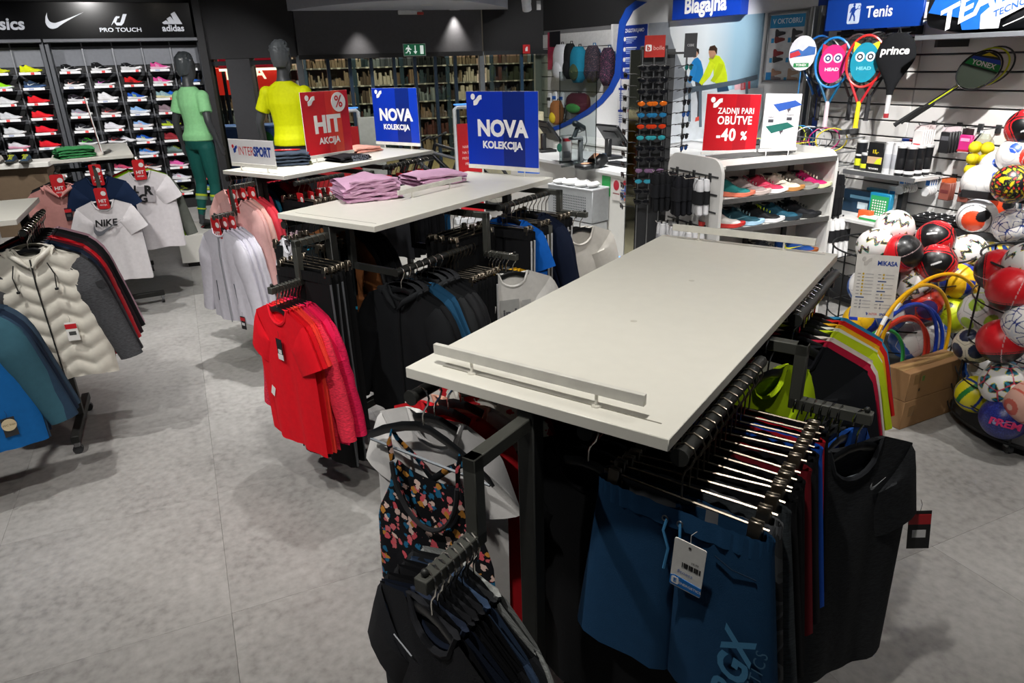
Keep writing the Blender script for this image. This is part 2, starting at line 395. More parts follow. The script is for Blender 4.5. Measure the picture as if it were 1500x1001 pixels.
for i, a in enumerate(LAMPS):
    spot_fixture(*a, 'unseen white track spotlight on the dark shop ceiling')
p = pd(772, 5, 9.2); spot_fixture(p.x, p.y, p.z, p.x + .2, p.y + .9, 1.0, 60, 70, .2, 'white cylinder spotlight angled down beside the curved soffit')
ob_tr = ob('ceiling_track', MB().box((p.x, p.y, p.z + .11), (1.1, .05, .04), R(-12)), P('#3c4a66', .4)); tag(ob_tr, 'dark blue lighting track carrying the cylinder spotlight', 'lighting track')
w_ = MB().box((p.x + .14, p.y + .05, p.z - .02), (.05, .02, .1)); tag(ob('ceiling_sensor', w_.mesh('ceiling_sensor'), P('#b9b9bb', .5)), 'small pale box sensor beside the cylinder spotlight', 'sensor')

# emergency exit sign and fire sign
bd = Vector(SF[4]) - Vector(SF[3]); ba = math.atan2(bd.y, bd.x)
nb = Vector((bd.y, -bd.x, 0)).normalized(); q0 = Vector((SF[3][0], SF[3][1], 0)) + nb * .1
p = pplane(607, 73, q0, nb); t = thing('exit_sign', 'green emergency exit sign with running figure on grey bulkhead', 'sign', p, ba)
ob('board', MB().box((0, 0, 0), (.34, .03, .175), bev=.004), P('#d9ded8', .4), t); ob('face', MB().box((0, -.016, 0), (.32, .004, .155)), EM('#15603f', .35), t)
EXW = EM('#dfe9e2', .55)
flat([(0, .0), (.05, .0), (.05, .12), (0, .12)], EXW, t, -.018, name='pictogram', at=(.085, -.06))
flat([(-.008, .06), (.008, .06), (.008, -.02), (.03, -.02), (0, -.06), (-.03, -.02), (-.008, -.02)], EXW, t, -.018, name='pictogram', at=(0.01, 0))
man = MB(); man.prism(ellipse(-.09, .052, .012, .012, 10), -.02, -.018); man.prism([(-.11, .035), (-.075, .035), (-.06, .01), (-.05, .015), (-.045, .005), (-.065, -.003), (-.078, .012), (-.085, -.01), (-.06, -.03), (-.068, -.06), (-.08, -.058), (-.076, -.035), (-.1, -.018), (-.115, -.045), (-.14, -.045), (-.14, -.035), (-.122, -.033), (-.108, -.01), (-.105, .015), (-.118, .018), (-.125, 0), (-.135, .003), (-.125, .028)], -.02, -.018)
ob('pictogram', man, EXW, t)
q = pd(771, 72, 11.95); t = thing('fire_sign', 'small red fire alarm sign high on the dark back wall', 'sign', q, R(20))
ob('board', MB().box((0, 0, 0), (.12, .012, .13)), P('#c01f22', .45), t); flat([(-.02, -.03), (.02, -.03), (.02, .035), (0, .035), (-.02, .01)], PRINTW, t, -.007, name='pictogram')

# ---------------------------------------------------------------- far shop behind the glass
far_rng = random.Random(3)
FARCOL = ['#5b5048', '#3b3532', '#7a6a5e', '#36464f', '#6a4640', '#90806e', '#59606a', '#84705f', '#2a2e30', '#b0a898', '#7f8a90', '#543634', '#40483e', '#c4beb2']
FARM = [FAB(h) for h in FARCOL]
fd = Vector((math.cos(R(17)), math.sin(R(17)), 0))
for i in range(13):
    o_ = Vector((-6.0, 14.9, 0)) + fd * (1.0 * i)
    t = thing('shop_shelving', 'tall shelf bay of goods in the shop across the mall', 'shelving', o_, R(17), 'shelf bays behind the glass')
    f = MB(); f.box((.5, .42, 1.2), (1.0, .03, 2.4)); ob('back_panel', f, P('#6a6560', .8), t)
    for sx in (0.02, .98): ob('upright', MB().box((sx, .1, 1.2), (.045, .06, 2.4)), P('#2e4556', .4, .2), t)
    ob('valance', MB().box((.5, .02, 2.25), (1.0, .04, .16)), EM('#d8d2c0', .5) if i % 3 else EM('#d8d2c0', 1.1), t)
    for k in range(6):
        z = .12 + k * .36
        ob('shelf', MB().box((.5, .22, z), (.95, .38, .022)), P('#8a8c88', .4), t); pm_ = MB()
        for q_ in range(5): pm_.box((.12 + .19 * q_ + far_rng.uniform(-.05, .05), .028, z), (far_rng.uniform(.03, .08), .004, .03))
        po_ = ob('price_labels', pm_.mesh('price_labels', 0), P('#cfcfc8', .5), t); po_['kind'] = 'stuff'
        g = MB(); x = .05
        while x < .92:
            wd = far_rng.choice((.018, .025, .04, .07)) * far_rng.uniform(.7, 1.3); g.cur = far_rng.randrange(4) if far_rng.random() < .22 else g.cur; h_ = far_rng.uniform(.08, .31)
            g.box((x + wd / 2, .18 + far_rng.uniform(-.04, .06), z + .0135 + h_ / 2), (wd * .9, .2, h_)); x += wd
        go = ob('goods', g, [far_rng.choice(FARM) for _ in range(4)], t); go['kind'] = 'stuff'
fw = MB(); fw.box((-2.5, 19.5, 1.8), (18, .1, 3.6), R(12)); struct('wall_mall', fw, P('#7a6f60', .8))
cf = MB(); cf.box((-3.5, 16.2, 3.2), (18, 6.6, .1)); struct('ceiling_mall', cf, P('#b9b0a0', .8))
for x, y, e in ((-5.5, 13.4, 70), (-2.6, 13.8, 75), (.2, 14.4, 70)):
    t = thing('mall_ceiling_lamp', 'flat warm ceiling lamp in the mall passage behind the glass', 'ceiling light', (x, y, 3.15), R(17), 'lamps of the mall passage')
    ob('frame', MB().box((0, 0, -.02), (1.3, .32, .04)), P('#cfcabf', .5), t); ob('diffuser', MB().box((0, 0, -.043), (1.2, .24, .006)), EM('#ffe9c8', 3), t)
    l = bpy.data.lights.new('lamp', 'AREA'); l.shape = 'RECTANGLE'; l.size = 1.2; l.size_y = .24; l.energy = e; l.color = (1, .88, .7)
    lo = bpy.data.objects.new('lamp', l); COL.objects.link(lo); lo.parent = t; lo.location = (0, 0, -.06)
# red lit fascia and blue counter of the shop opposite
p = pd(372, 118, 13.6); t = thing('shop_fascia', 'red lit shop fascia with white lettering across the mall', 'sign', p, R(10))
ob('box', MB().box((0, 0, 0), (1.3, .12, .46), bev=.01), EM('#d3281c', .8), t); ob('support_post', MB().box((.6, .08, .25 - p.z / 2), (.06, .06, p.z + .5)), FRM, t); ob('support_post', MB().box((-.6, .08, .25 - p.z / 2), (.06, .06, p.z + .5)), FRM, t); text('NIVA', .3, EM('#fff0d8', 1.6), t, (-.12, -.065, .12), bold=.02)
p = pd(372, 90, 13.5); t = thing('shop_fascia', 'dark crimson fascia strip above the red lit shop sign', 'sign', p, R(10))
ob('box', MB().box((0, 0, 0), (1.2, .12, .22), bev=.01), EM('#8a1020', .4), t); ob('support_post', MB().box((.56, .08, -p.z / 2), (.06, .06, p.z)), FRM, t); ob('support_post', MB().box((-.56, .08, -p.z / 2), (.06, .06, p.z)), FRM, t); ob('light_strip', MB().box((0, -.065, -.13), (1.2, .02, .04)), EM('#fff2d6', 3), t)
p = pd(375, 195, 13.0); t = thing('shop_counter', 'blue shop counter with round green badge behind the glass', 'counter', (p.x, p.y, 0), R(8))
ob('body', MB().box((0, 0, .5), (1.15, .6, 1.0), bev=.01), P('#3f63b5', .4), t); ob('top', MB().box((0, 0, 1.02), (1.2, .64, .04), bev=.006), P('#5f83cf', .35), t)
ob('badge', MB().prism(ellipse(.18, .78, .17, .17), -.315, -.302), P('#1f7a3a', .5), t)
# ---------------------------------------------------------------- shoes
# local: heel at x=0, toe +x, z up, sole on z=0, length ~.285
def _prof(x):     # half width, top height, at 0..1 along the length
    hw = .034 + .012 * smoothstep(x, .25, .68) - .004 * smoothstep(x, 0, .2) * (1 - smoothstep(x, .2, .45))
    if x < .06: hw *= (.62 + .38 * math.sqrt(max(0, x / .06)))
    if x > .78: hw *= math.sqrt(max(.02, 1 - ((x - .78) / .225) ** 2))
    return hw
def shoe_upper(hi=0., chunk=0.):
    mb = MB(); rings = []; N = 22; L = .275
    for i in range(N + 1):
        x = i / N
        if x < .14: top = .092 - .018 * smoothstep(x, .0, .14) + hi
        elif x < .30: top = lerp(.074 + hi, .100 + hi, smoothstep(x, .14, .30))
        elif x < .36: top = .100 + hi - .01 * (x - .30) / .06
        else: top = lerp(.090 + hi, .047, smoothstep(x, .34, .74) ** .8)
        if x > .74: top = lerp(.047, .024, smoothstep(x, .8, 1.0))
        hw = _prof(x) * .97; z0 = .016; ring = []
        for k in range(13):
            th = PI * k / 12; cy = math.cos(th); sy = math.sin(th)
            pw = .55 if x > .36 else .38
            narrow = 1 - .30 * (sy ** 2) if x < .4 else 1 - .12 * sy ** 2
            ring.append((x * L, hw * narrow * math.copysign(abs(cy) ** .8, cy), z0 + (top - z0) * sy ** pw))
        ring.append((x * L, -hw * .5, z0)); ring.append((x * L, hw * .5, z0))
        rings.append(ring)
    mb.loft(rings); return mb
def shoe_sole(h=.026, flare=.004, heel=.008):
    mb = MB(); top = []; bot = []; mid_ = []
    N = 26
    def outline(e, zf):
        up = []; lo = []
        for i in range(N + 1):
            x = i / N; hw = _prof(x) + e; X = x * (.275 + 2 * e) - e
            up.append((X, hw, zf(x))); lo.append((X, -hw, zf(x)))
        return up + lo[::-1]
    toe = lambda x: .014 * smoothstep(x, .72, 1.0) ** 1.5 + .004 * (1 - smoothstep(x, 0, .1))
    rings = [outline(-.006, lambda x: toe(x)), outline(flare, lambda x: toe(x) + .006), outline(flare, lambda x: toe(x) * .8 + h + heel * (1 - smoothstep(x, .2, .6))), outline(-.004, lambda x: toe(x) * .6 + h + heel * (1 - smoothstep(x, .2, .6)) + .002)]
    mb.loft(rings); return mb
def shoe_lining():
    mb = MB(); mb.sphere((.052, 0, .088), 1, 12, 6, (.036, .018, .008)); return mb
def shoe_laces():
    mb = MB()
    for i in range(5):
        x = .105 + i * .019; z = .094 - i * .0088
        mb.tube([(x, -.021, z - .008), (x + .004, 0, z + .003), (x, .021, z - .008)], .0028, 5)
    mb.tube([(.098, -.012, .098), (.112, -.034, .092), (.125, -.03, .083)], .0022, 5); mb.tube([(.098, .012, .098), (.112, .034, .092), (.127, .03, .083)], .0022, 5)
    return mb
def shoe_swoosh():
    mb = MB(); pts = [(.055 + .135 * (1 - a) , .03 + .085 * b) for a, b in [(1 - x, y) for x, y in SWOOSH]]
    for sgn in (-1, 1):
        v = []
        for a, b in pts:
            x = a / .275; v.append((a, sgn * (_prof(x) * .97 + .0016 - max(0, b - .045) * .12), b))
        mb.add(v, [tuple(range(len(v)))[::sgn]])
    return mb
def shoe_stripes():
    mb = MB()
    for sgn in (-1, 1):
        for i in range(3):
            x = .095 + i * .022; v = [(x, 0, .03), (x + .011, 0, .03), (x - .006, 0, .074 - i * .006), (x - .016, 0, .074 - i * .006)]
            mb.add([(a, sgn * (_prof(a / .275) * .97 + .0014 - max(0, c - .045) * .14), c) for a, _, c in v], [(0, 1, 2, 3)[::sgn]])
    return mb
def shoe_toe():
    mb = MB(); rings = []
    for i in range(7):
        x = .80 + .195 * i / 6; hw = _prof(x) * .99; z0 = .02; top = lerp(.046, .024, smoothstep(x, .8, 1.0)) + .001
        rings.append([(x * .2755, hw * math.copysign(abs(math.cos(PI * k / 10)) ** .8, math.cos(PI * k / 10)), z0 + (top - z0) * math.sin(PI * k / 10) ** .5) for k in range(11)])
    mb.loft(rings); return mb
SHM = {}
def shm(k):
    if not SHM:
        SHM.update(upper=shoe_upper().mesh('upper', 1.2), high=shoe_upper(.014).mesh('upper', 1.2), sole=shoe_sole().mesh('sole', .6), thick=shoe_sole(.034, .007, .012).mesh('sole', .6), lining=shoe_lining().mesh('lining'), laces=shoe_laces().mesh('laces'), swoosh=shoe_swoosh().mesh('side_logo', 0), stripes=shoe_stripes().mesh('side_stripes', 0), toe=shoe_toe().mesh('toe_cap', 1.2))
    return SHM[k]
def make_shoe(label, loc, rz, upper, sole='#e8e6e2', logo=None, lace=None, mark='swoosh', high=False, thick=False, group=None, toe=None, scale=1., rot=None, mat=None):
    t = thing('sports_shoe', label, 'shoe', loc, rz, group, rot); t.scale = (scale,) * 3
    ob('upper', shm('high' if high else 'upper'), mat or FAB(upper, rough=.7), t); ob('sole', shm('thick' if thick else 'sole'), P(sole, .6), t)
    ob('lining', shm('lining'), P('#101012', .9), t, (0, 0, .016 if high else .002))
    if lace: ob('laces', shm('laces'), P(lace, .8), t, (0, 0, .010 if high else 0))
    if logo: ob('side_logo', shm('swoosh' if mark == 'swoosh' else 'stripes'), P(logo, .5), t)
    if toe: ob('toe_cap', shm('toe'), FAB(toe, rough=.7), t)
    return t

# ---------------------------------------------------------------- shoe wall
SW0 = Vector((-4.63, 11.04, 0))
def shoe_world(s, y, z): return SW0 + Vector((math.cos(S24) * s - math.sin(S24) * y, math.sin(S24) * s + math.cos(S24) * y, z))
wl = MB(); wl.box((-3.9, .28, 1.7), (8.6, .1, 3.4)); struct('wall_left', wl, P('#37383b', .7), SW0, (0, 0, S24))
UPR = P('#54565b', .45, .3); DRK = P('#1b1c1e', .6); SLT = P('#5a5c62', .6); CLR = P('#26272a', .35)
hd_ = thing('brand_header', 'glossy black header board with silver brand logos above the shoe wall', 'sign', SW0, S24)
ob('board', MB().box((-2.0, -.03, 2.62), (4.36, .14, .46), bev=.006), P('#08080a', .16), hd_)
LOGO = P('#b9bcc4', .35, .3)
lz = lambda px, py: pplane(px, py, SW0 + Vector((math.sin(S24), -math.cos(S24), 0)) * .1, Vector((-math.sin(S24), math.cos(S24), 0)))
def sloc(px, py):
    q = lz(px, py) - SW0; return (q.x * math.cos(S24) + q.y * math.sin(S24), q.z)
a0 = sloc(69, 43); a1 = sloc(124, 24)
flat(SWOOSH, LOGO, hd_, -.102, name='swoosh_mark', k=(a1[0] - a0[0]) * 1.0, at=(a0[0], a0[1] + .01))
s_, z_ = sloc(177, 44); text('PRO TOUCH', .072, LOGO, hd_, (s_, -.1025, z_), bold=.018, sx=1.25, name='brand_lettering')
s_, z_ = sloc(176, 29)
flat([(-.13, -.075), (-.07, .02), (-.045, .045), (.005, .045), (-.01, .02), (-.03, .02), (-.06, -.035), (-.005, -.035), (.05, .075), (.1, .075), (.04, -.04), (.005, -.075), (-.06, -.075), (-.085, -.03), (-.095, -.075)][:-1] , LOGO, hd_, -.102, name='brand_mark', at=(s_, z_), k=.95)
s_, z_ = sloc(254, 43); text('adidas', .115, LOGO, hd_, (s_, -.1025, z_ + .012), bold=.03, name='brand_lettering')
s_, z_ = sloc(254, 31)
for i, (x0, h_) in enumerate(((-.15, .05), (-.075, .10), (0, .16))):
    flat([(x0, -.06), (x0 + .09, -.06), (x0 + .09 - (h_ - .03) * .0 - .0, -.06), (x0 + .09 - .045 - h_ * .18, -.06 + h_), (x0 - .03 - h_ * .18 + .02, -.06 + h_ - .03)], LOGO, hd_, -.102, name='brand_mark', at=(s_ + .02, z_ + .022))
s_, z_ = sloc(11, 37); text('asics', .2, LOGO, hd_, (s_ + .0, -.1025, z_ + .01), bold=.03, name='brand_lettering', shear=.12)

ZR = [1.972 - .195 * k for k in range(10)]
def display_unit(s0, s1, ncol, label, rows):
    t = thing('shoe_display', label, 'display wall', SW0, S24)
    ob('back_panel', MB().box(((s0 + s1) / 2, .20, 1.22), (s1 - s0, .03, 2.3)), DRK, t)
    for z in ZR: ob('rear_slat', MB().box(((s0 + s1) / 2, .175, z + .155), (s1 - s0 - .04, .02, .055)), SLT, t)
    ob('rear_slat', MB().box(((s0 + s1) / 2, .172, 2.18), (s1 - s0 - .04, .02, .25)), P('#75787f', .6), t)
    ob('top_rail', MB().box(((s0 + s1) / 2, .0, 2.375), (s1 - s0, .24, .045), bev=.005), UPR, t)
    ob('top_recess', MB().box(((s0 + s1) / 2, .165, 2.33), (s1 - s0 - .04, .04, .05)), P('#09090a', .8), t)
    for sx in (s0 + .02, s1 - .02): ob('side_post', MB().box((sx, .05, 1.2), (.05, .2, 2.36), bev=.005), UPR, t)
    pit = (s1 - s0 - .08) / ncol
    for i in range(ncol + 1): ob('divider_rail', MB().box((s0 + .04 + i * pit, .135, 1.24), (.016, .02, 2.24)), P('#85878c', .4, .4), t)
    ob('kick_board', MB().box(((s0 + s1) / 2, .04, .07), (s1 - s0, .2, .14)), P('#151517', .6), t)
    for k in rows:
        for i in range(ncol):
            sx = s0 + .04 + (i + .5) * pit
            sh = ob('shelf', cached('shelf', lambda: MB().box((0, -.01, -.012), (.31, .2, .012), bev=.002).mesh('shelf')), CLR, t, (sx, .02, ZR[k] + .012))
            ob('price_strip', cached('strip', lambda: MB().box((0, 0, 0), (.25, .008, .034), bev=.001).mesh('price_strip')), P('#dfe0e2', .5), sh, (0, -.115, -.012), (R(-18), 0, 0))
            if (k * 5 + i * 3) % 4 != 1: ob('red_marker', cached('mark', lambda: MB().box((0, 0, 0), (.04, .004, .03)).mesh('red_marker')), P('#e02a2c', .5), sh, (-.02 + .05 * ((k + i) % 3), -.121, -.012), (R(-18), 0, 0))
            else: ob('price_marker', cached('markb', lambda: MB().box((0, 0, 0), (.06, .004, .02)).mesh('price_marker')), P('#9aa4c4', .5), sh, (-.03, -.121, -.012), (R(-18), 0, 0))
    return pit
pitR = display_unit(-1.70, .24, 5, 'grey display wall with five columns of shoe shelves beside the storefront', range(10))
pitL = display_unit(-3.66, -1.72, 5, 'grey display wall of shoe shelves under the first logos', range(8))
W_ = '#e9e9ec'; K_ = '#16171a'
# (row, column): (upper, sole, logo, mark, words)
SH = {}
def S(r_, c_, words, upper, sole=W_, logo=None, mark='swoosh', **kw): SH[(r_, c_)] = (words, upper, sole, logo, mark, kw)
S(0, 0, 'black low sneaker with white swoosh', K_, W_, W_); S(0, 1, 'black mid-cut sneaker with white swoosh', K_, W_, W_, high=True); S(0, 2, 'black running shoe with big white swoosh and thick sole', K_, W_, W_, thick=True); S(0, 3, 'hot pink running shoe with pale side stripes', '#e0529a', '#f0c8dc', '#f5c2dc', 'stripes')
S(1, 0, 'black shoe with peach swoosh and pink heel', '#1c1a1c', W_, '#f0b8b0'); S(1, 1, 'black flat sneaker with violet swoosh', K_, W_, '#c850b8'); S(1, 2, 'red and black patterned high shoe', '#d01f24', '#2a1416', '#2a1416', 'stripes', high=True); S(1, 3, 'bright pink running shoe with white stripes', '#e4559e', W_, W_, 'stripes'); S(1, 4, 'bright blue low shoe beside the head', '#1d5fc0', '#2a4a80')
S(2, 0, 'black sneaker with silver swoosh and purple tongue', '#201a22', '#e0dfe4', '#dcdce2'); S(2, 1, 'all white chunky mid-cut sneaker', '#e6e6ea', '#ecebee', None, high=True, thick=True); S(2, 2, 'royal blue running shoe with lime stripe', '#1f55b8', W_, '#c8e032', 'stripes'); S(2, 3, 'grey blue running shoe with cream sole', '#8fb0b8', '#e2dcae', '#c9d8d8', 'stripes')
S(3, 0, 'grey running shoe with pink swoosh', '#8d8f9c', W_, '#e878a8', thick=True); S(3, 1, 'dark grey shoe with red swoosh', '#3a2c30', '#e6dcdc', '#e0302c'); S(3, 2, 'sky blue running shoe', '#8ab4e6', '#dfe6f2', '#b5d0f0', 'stripes', thick=True); S(3, 3, 'mauve grey high trainer', '#8a7680', '#b9a8b0', None, high=True)
S(4, 0, 'black and white running shoe', '#23242a', W_, W_); S(4, 1, 'white tennis shoe with pearl sole', '#dedce4', '#eceaf0', None, thick=True); S(4, 2, 'sky blue running shoe with coral collar', '#86aee2', '#e8e2e6', '#e8a898', 'stripes', thick=True); S(4, 3, 'navy trail shoe with lime outsole', '#1d2738', '#c4dc30', '#c4dc30', 'stripes')
S(5, 0, 'black shoe with neon green collar', '#2a2e30', '#e6eaea', '#58e030', lace='#58e030'); S(5, 1, 'black and red running shoe with white sole', '#26181c', W_, '#d02c30'); S(5, 2, 'cobalt blue running shoe with yellow stripes', '#1b50b0', W_, '#d6e23a', 'stripes', thick=True); S(5, 3, 'dark red high trainer', '#8c2630', '#a8343a', None, high=True)
S(6, 0, 'navy shoe with red toe', '#22356a', W_, '#e2e2ea', toe='#d23a48'); S(6, 1, 'navy and red shoe', '#2a3a60', W_, '#d83a3a'); S(6, 2, 'blue running shoe with orange tongue', '#3a7ac8', '#d8e0f0', '#ef9b3a', lace='#ef9b3a', thick=True); S(6, 3, 'grey green trail shoe with lime laces', '#6d8480', '#57635f', None, lace='#c8dc50', high=True)
S(7, 0, 'navy shoe with white sole', '#243a6a', W_, W_); S(7, 1, 'pink and navy shoe', '#c84a6a', W_, '#283a60'); S(7, 2, 'black shoe with coral heel', '#1e1c20', '#e4d8d8', '#e04438'); S(7, 3, 'bright pink sneaker with black toe', '#e060a8', '#f0d0e0', None, toe='#18181a')
S(8, 1, 'black shoe with teal logo', '#1a1c20', '#26282a', '#2a8a90'); S(8, 2, 'charcoal running shoe', '#2c2e33', W_, '#c8c8cc'); S(8, 3, 'pearl running shoe with pink heel', '#d8d6e4', W_, '#f06a8a', 'stripes', thick=True)
S(9, 2, 'black trainer with white sole', '#1a1a1c', W_, '#d8d8da'); S(9, 3, 'black trainer with lime collar', '#20221e', '#e2e4da', '#c6dc3a', lace='#c6dc3a'); S(9, 4, 'blue trainer with lime stripes', '#2458a8', '#c6dc3a', '#c6dc3a', 'stripes')
S(2, 4, 'cobalt trainer with lime outsole', '#2060d0', '#c8dc50'); S(4, 4, 'turquoise running shoe', '#28b4cc', W_); S(6, 4, 'cyan trainer behind the leg', '#2a9ad2', W_); S(7, 4, 'pale blue trainer', '#5aa8d8', W_); S(8, 4, 'dark plum shoe', '#5a3a48', '#8a5a62')
for (r_, c_), (words, upper, sole, logo, mark, kw) in SH.items():
    sx = -1.70 + .04 + (c_ + .5) * pitR - .105
    make_shoe(words + ' on the shoe wall', shoe_world(sx, .06, ZR[r_] + .0135), S24 - R(30), upper, sole, logo, mark=mark, group='shoes on the five-column shelf wall', **kw)
SHL = [(0, 4, 'neon yellow football shoe on the top shelf', '#d8e01a', '#d0d81a', None), (1, 4, 'navy and lime football shoe with white swoosh', '#24364e', '#3a5a8a', '#e8ecec'), (2, 4, 'plain scarlet shoe under the lime football shoe', '#e8202c', '#e0202c', None), (3, 4, 'scarlet shoe with raised collar', '#ea2430', '#e0202c', None), (4, 4, 'scarlet low shoe in the fifth row', '#ea2034', '#e01f30', None), (5, 4, 'scarlet low shoe in the sixth row', '#e82030', '#df1f2e', None),
       (0, 3, 'lemon yellow shoe at the wall edge', '#d2dc1c', '#c8d01a', None), (1, 3, 'lime green shoe at the wall edge', '#9ae820', '#d8e0e0', None), (2, 3, 'white shoe at the wall edge', '#dcdce0', W_, None), (3, 3, 'white shoe with grey collar', '#d8dadf', W_, None), (4, 3, 'white high shoe with grey laces', '#dcdee2', W_, None), (5, 3, 'white shoe with pink sole', '#e0dde4', '#e8a8c0', None)]
for r_, c_, words, upper, sole, logo in SHL:
    sx = -3.66 + .04 + (c_ + .5) * pitL - .115
    make_shoe(words, shoe_world(sx, .055, ZR[r_] + .0135), S24 - R(24), upper, sole, logo, group='shoes on the wall below the first logos')
SH2 = [(2, 3, .1, 'bright blue trainer squeezed beside the mannequin', '#2468d0', '#c8dc50'), (5, 3, .1, 'second dark red trainer of the pair', '#8c2630', '#a8343a'), (5, 1, .1, 'white running shoe next to the black and red shoe', '#e0dfe6', W_), (5, 0, .09, 'charcoal trainer behind the neon green collar', '#3c4044', W_), (3, 3, .09, 'dark mauve trainer behind the mauve grey one', '#5e5058', '#a89aa2'), (6, 3, .1, 'black trainer beside the trail shoe', '#1d1e20', '#1d1e20'), (7, 3, .1, 'black trainer beside the pink sneaker', '#1b1c1f', '#1b1c1f')]
for r_, c_, dx, words, upper, sole in SH2:
    sx = -1.70 + .04 + (c_ + .5) * pitR - .135 + dx
    make_shoe(words, shoe_world(sx + .05, .10, ZR[r_] + .0135), S24 - R(30), upper, sole, group='shoes on the five-column shelf wall', scale=.95)
# ---------------------------------------------------------------- hangers and garments (origin = centre of the rod they hang on, rod along local y)
HK = P('#131416', .33)
def hook_pts(drop): return [(-.021, 0, -.014), (-.0235, 0, .004), (-.017, 0, .018), (0, 0, .0245), (.017, 0, .018), (.0235, 0, .002), (.017, 0, -.018), (.004, 0, -.036), (0, 0, -.05), (0, 0, -drop)]
def hanger_parts(kind):
    if kind == 'top':
        b = MB(); n = 7
        path = [(-.205, 0, -.172), (-.19, 0, -.158), (-.14, 0, -.128), (-.07, 0, -.098), (-.02, 0, -.083), (.02, 0, -.083), (.07, 0, -.098), (.14, 0, -.128), (.19, 0, -.158), (.205, 0, -.172)]
        b.tube(path, .012, 6, rad=[.006, .010, .012, .013, .013, .013, .013, .012, .010, .006], flat=.30)
        return [('hook', MB().tube(hook_pts(.085), .0027, 6), 'm'), ('body', b, 'k'), ('bar', MB().tube([(-.195, 0, -.172), (.195, 0, -.172)], .004, 5), 'g')]
    b = MB().tube([(-.175, 0, -.098), (.175, 0, -.098)], .0028, 5)
    c1 = MB(); c2 = MB()
    for c, sx in ((c1, -.15), (c2, .15)):
        c.box((sx, -.008, -.108), (.026, .006, .046), rot=Euler((R(-9), 0, 0)), bev=.002); c.box((sx, .008, -.108), (.026, .006, .046), rot=Euler((R(9), 0, 0)), bev=.002); c.tube([(sx - .013, 0, -.104), (sx + .013, 0, -.104)], .006, 6)
    return [('hook', MB().tube(hook_pts(.098), .0022, 5), 'm'), ('bar', b, 'm'), ('clip', c1, 'm'), ('clip', c2, 'm')]
GOLD = MET('#8f8678', .34); GREYB = P('#6d757c', .4)
def hanger(kind, loc, rz, label, group, tilt=0.):
    t = thing('clothes_hanger', label, 'hanger', loc, rz, group, rot=(0, tilt, rz))
    parts = cached(('hg', kind), lambda: [(n, m.mesh(n), k) for n, m, k in hanger_parts(kind)])
    for n, m, k in parts: ob(n, m, {'m': CHROME if kind == 'top' else GOLD, 'k': HK, 'g': GREYB}[k], t)
    return t
#        ws   wb   wh    L   nw   nd   th   sleeve(len,ang,r0,r1)
GK = {'tee': (.205, .235, .235, .66, .08, .075, .016, (.20, 24, .100, .088)),
      'wtee': (.185, .21, .215, .60, .085, .085, .015, (.17, 22, .088, .076)),
      'longtee': (.21, .24, .25, .78, .09, .10, .016, (.25, 14, .102, .085)),
      'sweat': (.21, .235, .235, .66, .08, .06, .02, (.56, 11, .095, .05)),
      'hoodie': (.215, .25, .245, .66, .075, .05, .028, (.58, 12, .10, .055)),
      'jacket': (.215, .255, .25, .70, .07, .045, .026, (.60, 12, .10, .06)),
      'wjacket': (.19, .215, .22, .62, .07, .045, .02, (.55, 9, .09, .05)),
      'kid': (.165, .19, .19, .50, .07, .06, .014, (.15, 36, .085, .07))}
def gpar(kind): return GK[kind]
def torso(kind, seed, quilt=None):
    ws, wb, wh, L, nw, nd, th, sl = gpar(kind); mb = MB(); rg = random.Random(seed); nu, nv = (22, 12) if not quilt else (36, 64)
    ph = [rg.uniform(0, 6.28) for _ in range(5)]; slope = .40; z0 = -.072
    def fn(side):
        def f(i, j):
            s = i * 2 - 1; v = j
            wd = lerp(ws, wb, smoothstep(v, 0, .28)) if v < .28 else lerp(wb, wh, (v - .28) / .72)
            x = s * wd; ax = abs(x)
            zt = -slope * max(0, ax - nw)
            if ax < nw: zt = -(nd if side < 0 else .018) * math.sqrt(max(0, 1 - (ax / nw) ** 2))
            hem = -L + .006 * math.sin(5 * s + ph[0])
            z = lerp(zt, hem, v)
            g = .52 + .48 * smoothstep(v, 0, .25)
            y = side * th * g * max(0, 1 - s * s) ** .45
            fold = (.007 * math.sin(7 * s + ph[1] + v * 1.5) + .004 * math.sin(13 * s + ph[2] - v * 2)) * (.15 + v) * (1 - s ** 4)
            y += fold
            if quilt:
                if quilt == 'chevron': q = z + .022 * abs(((x / .075) % 2) - 1) * 2
                else: q = z + .004 * math.sin(20 * x)
                pitch = .085 if quilt == 'chevron' else .045
                y += side * (.014 if quilt == 'chevron' else .010) * abs(math.sin(PI * q / pitch)) ** .7 * max(0, 1 - s ** 6)
            return (x, y, z + z0)
        return f
    f0 = fn(-1); mb.grid(f0, nu, nv); f1 = fn(1); n0 = len(mb.v)
    mb2 = MB().grid(f1, nu, nv); mb.add(mb2.v, [q[::-1] for q in mb2.f])
    return mb
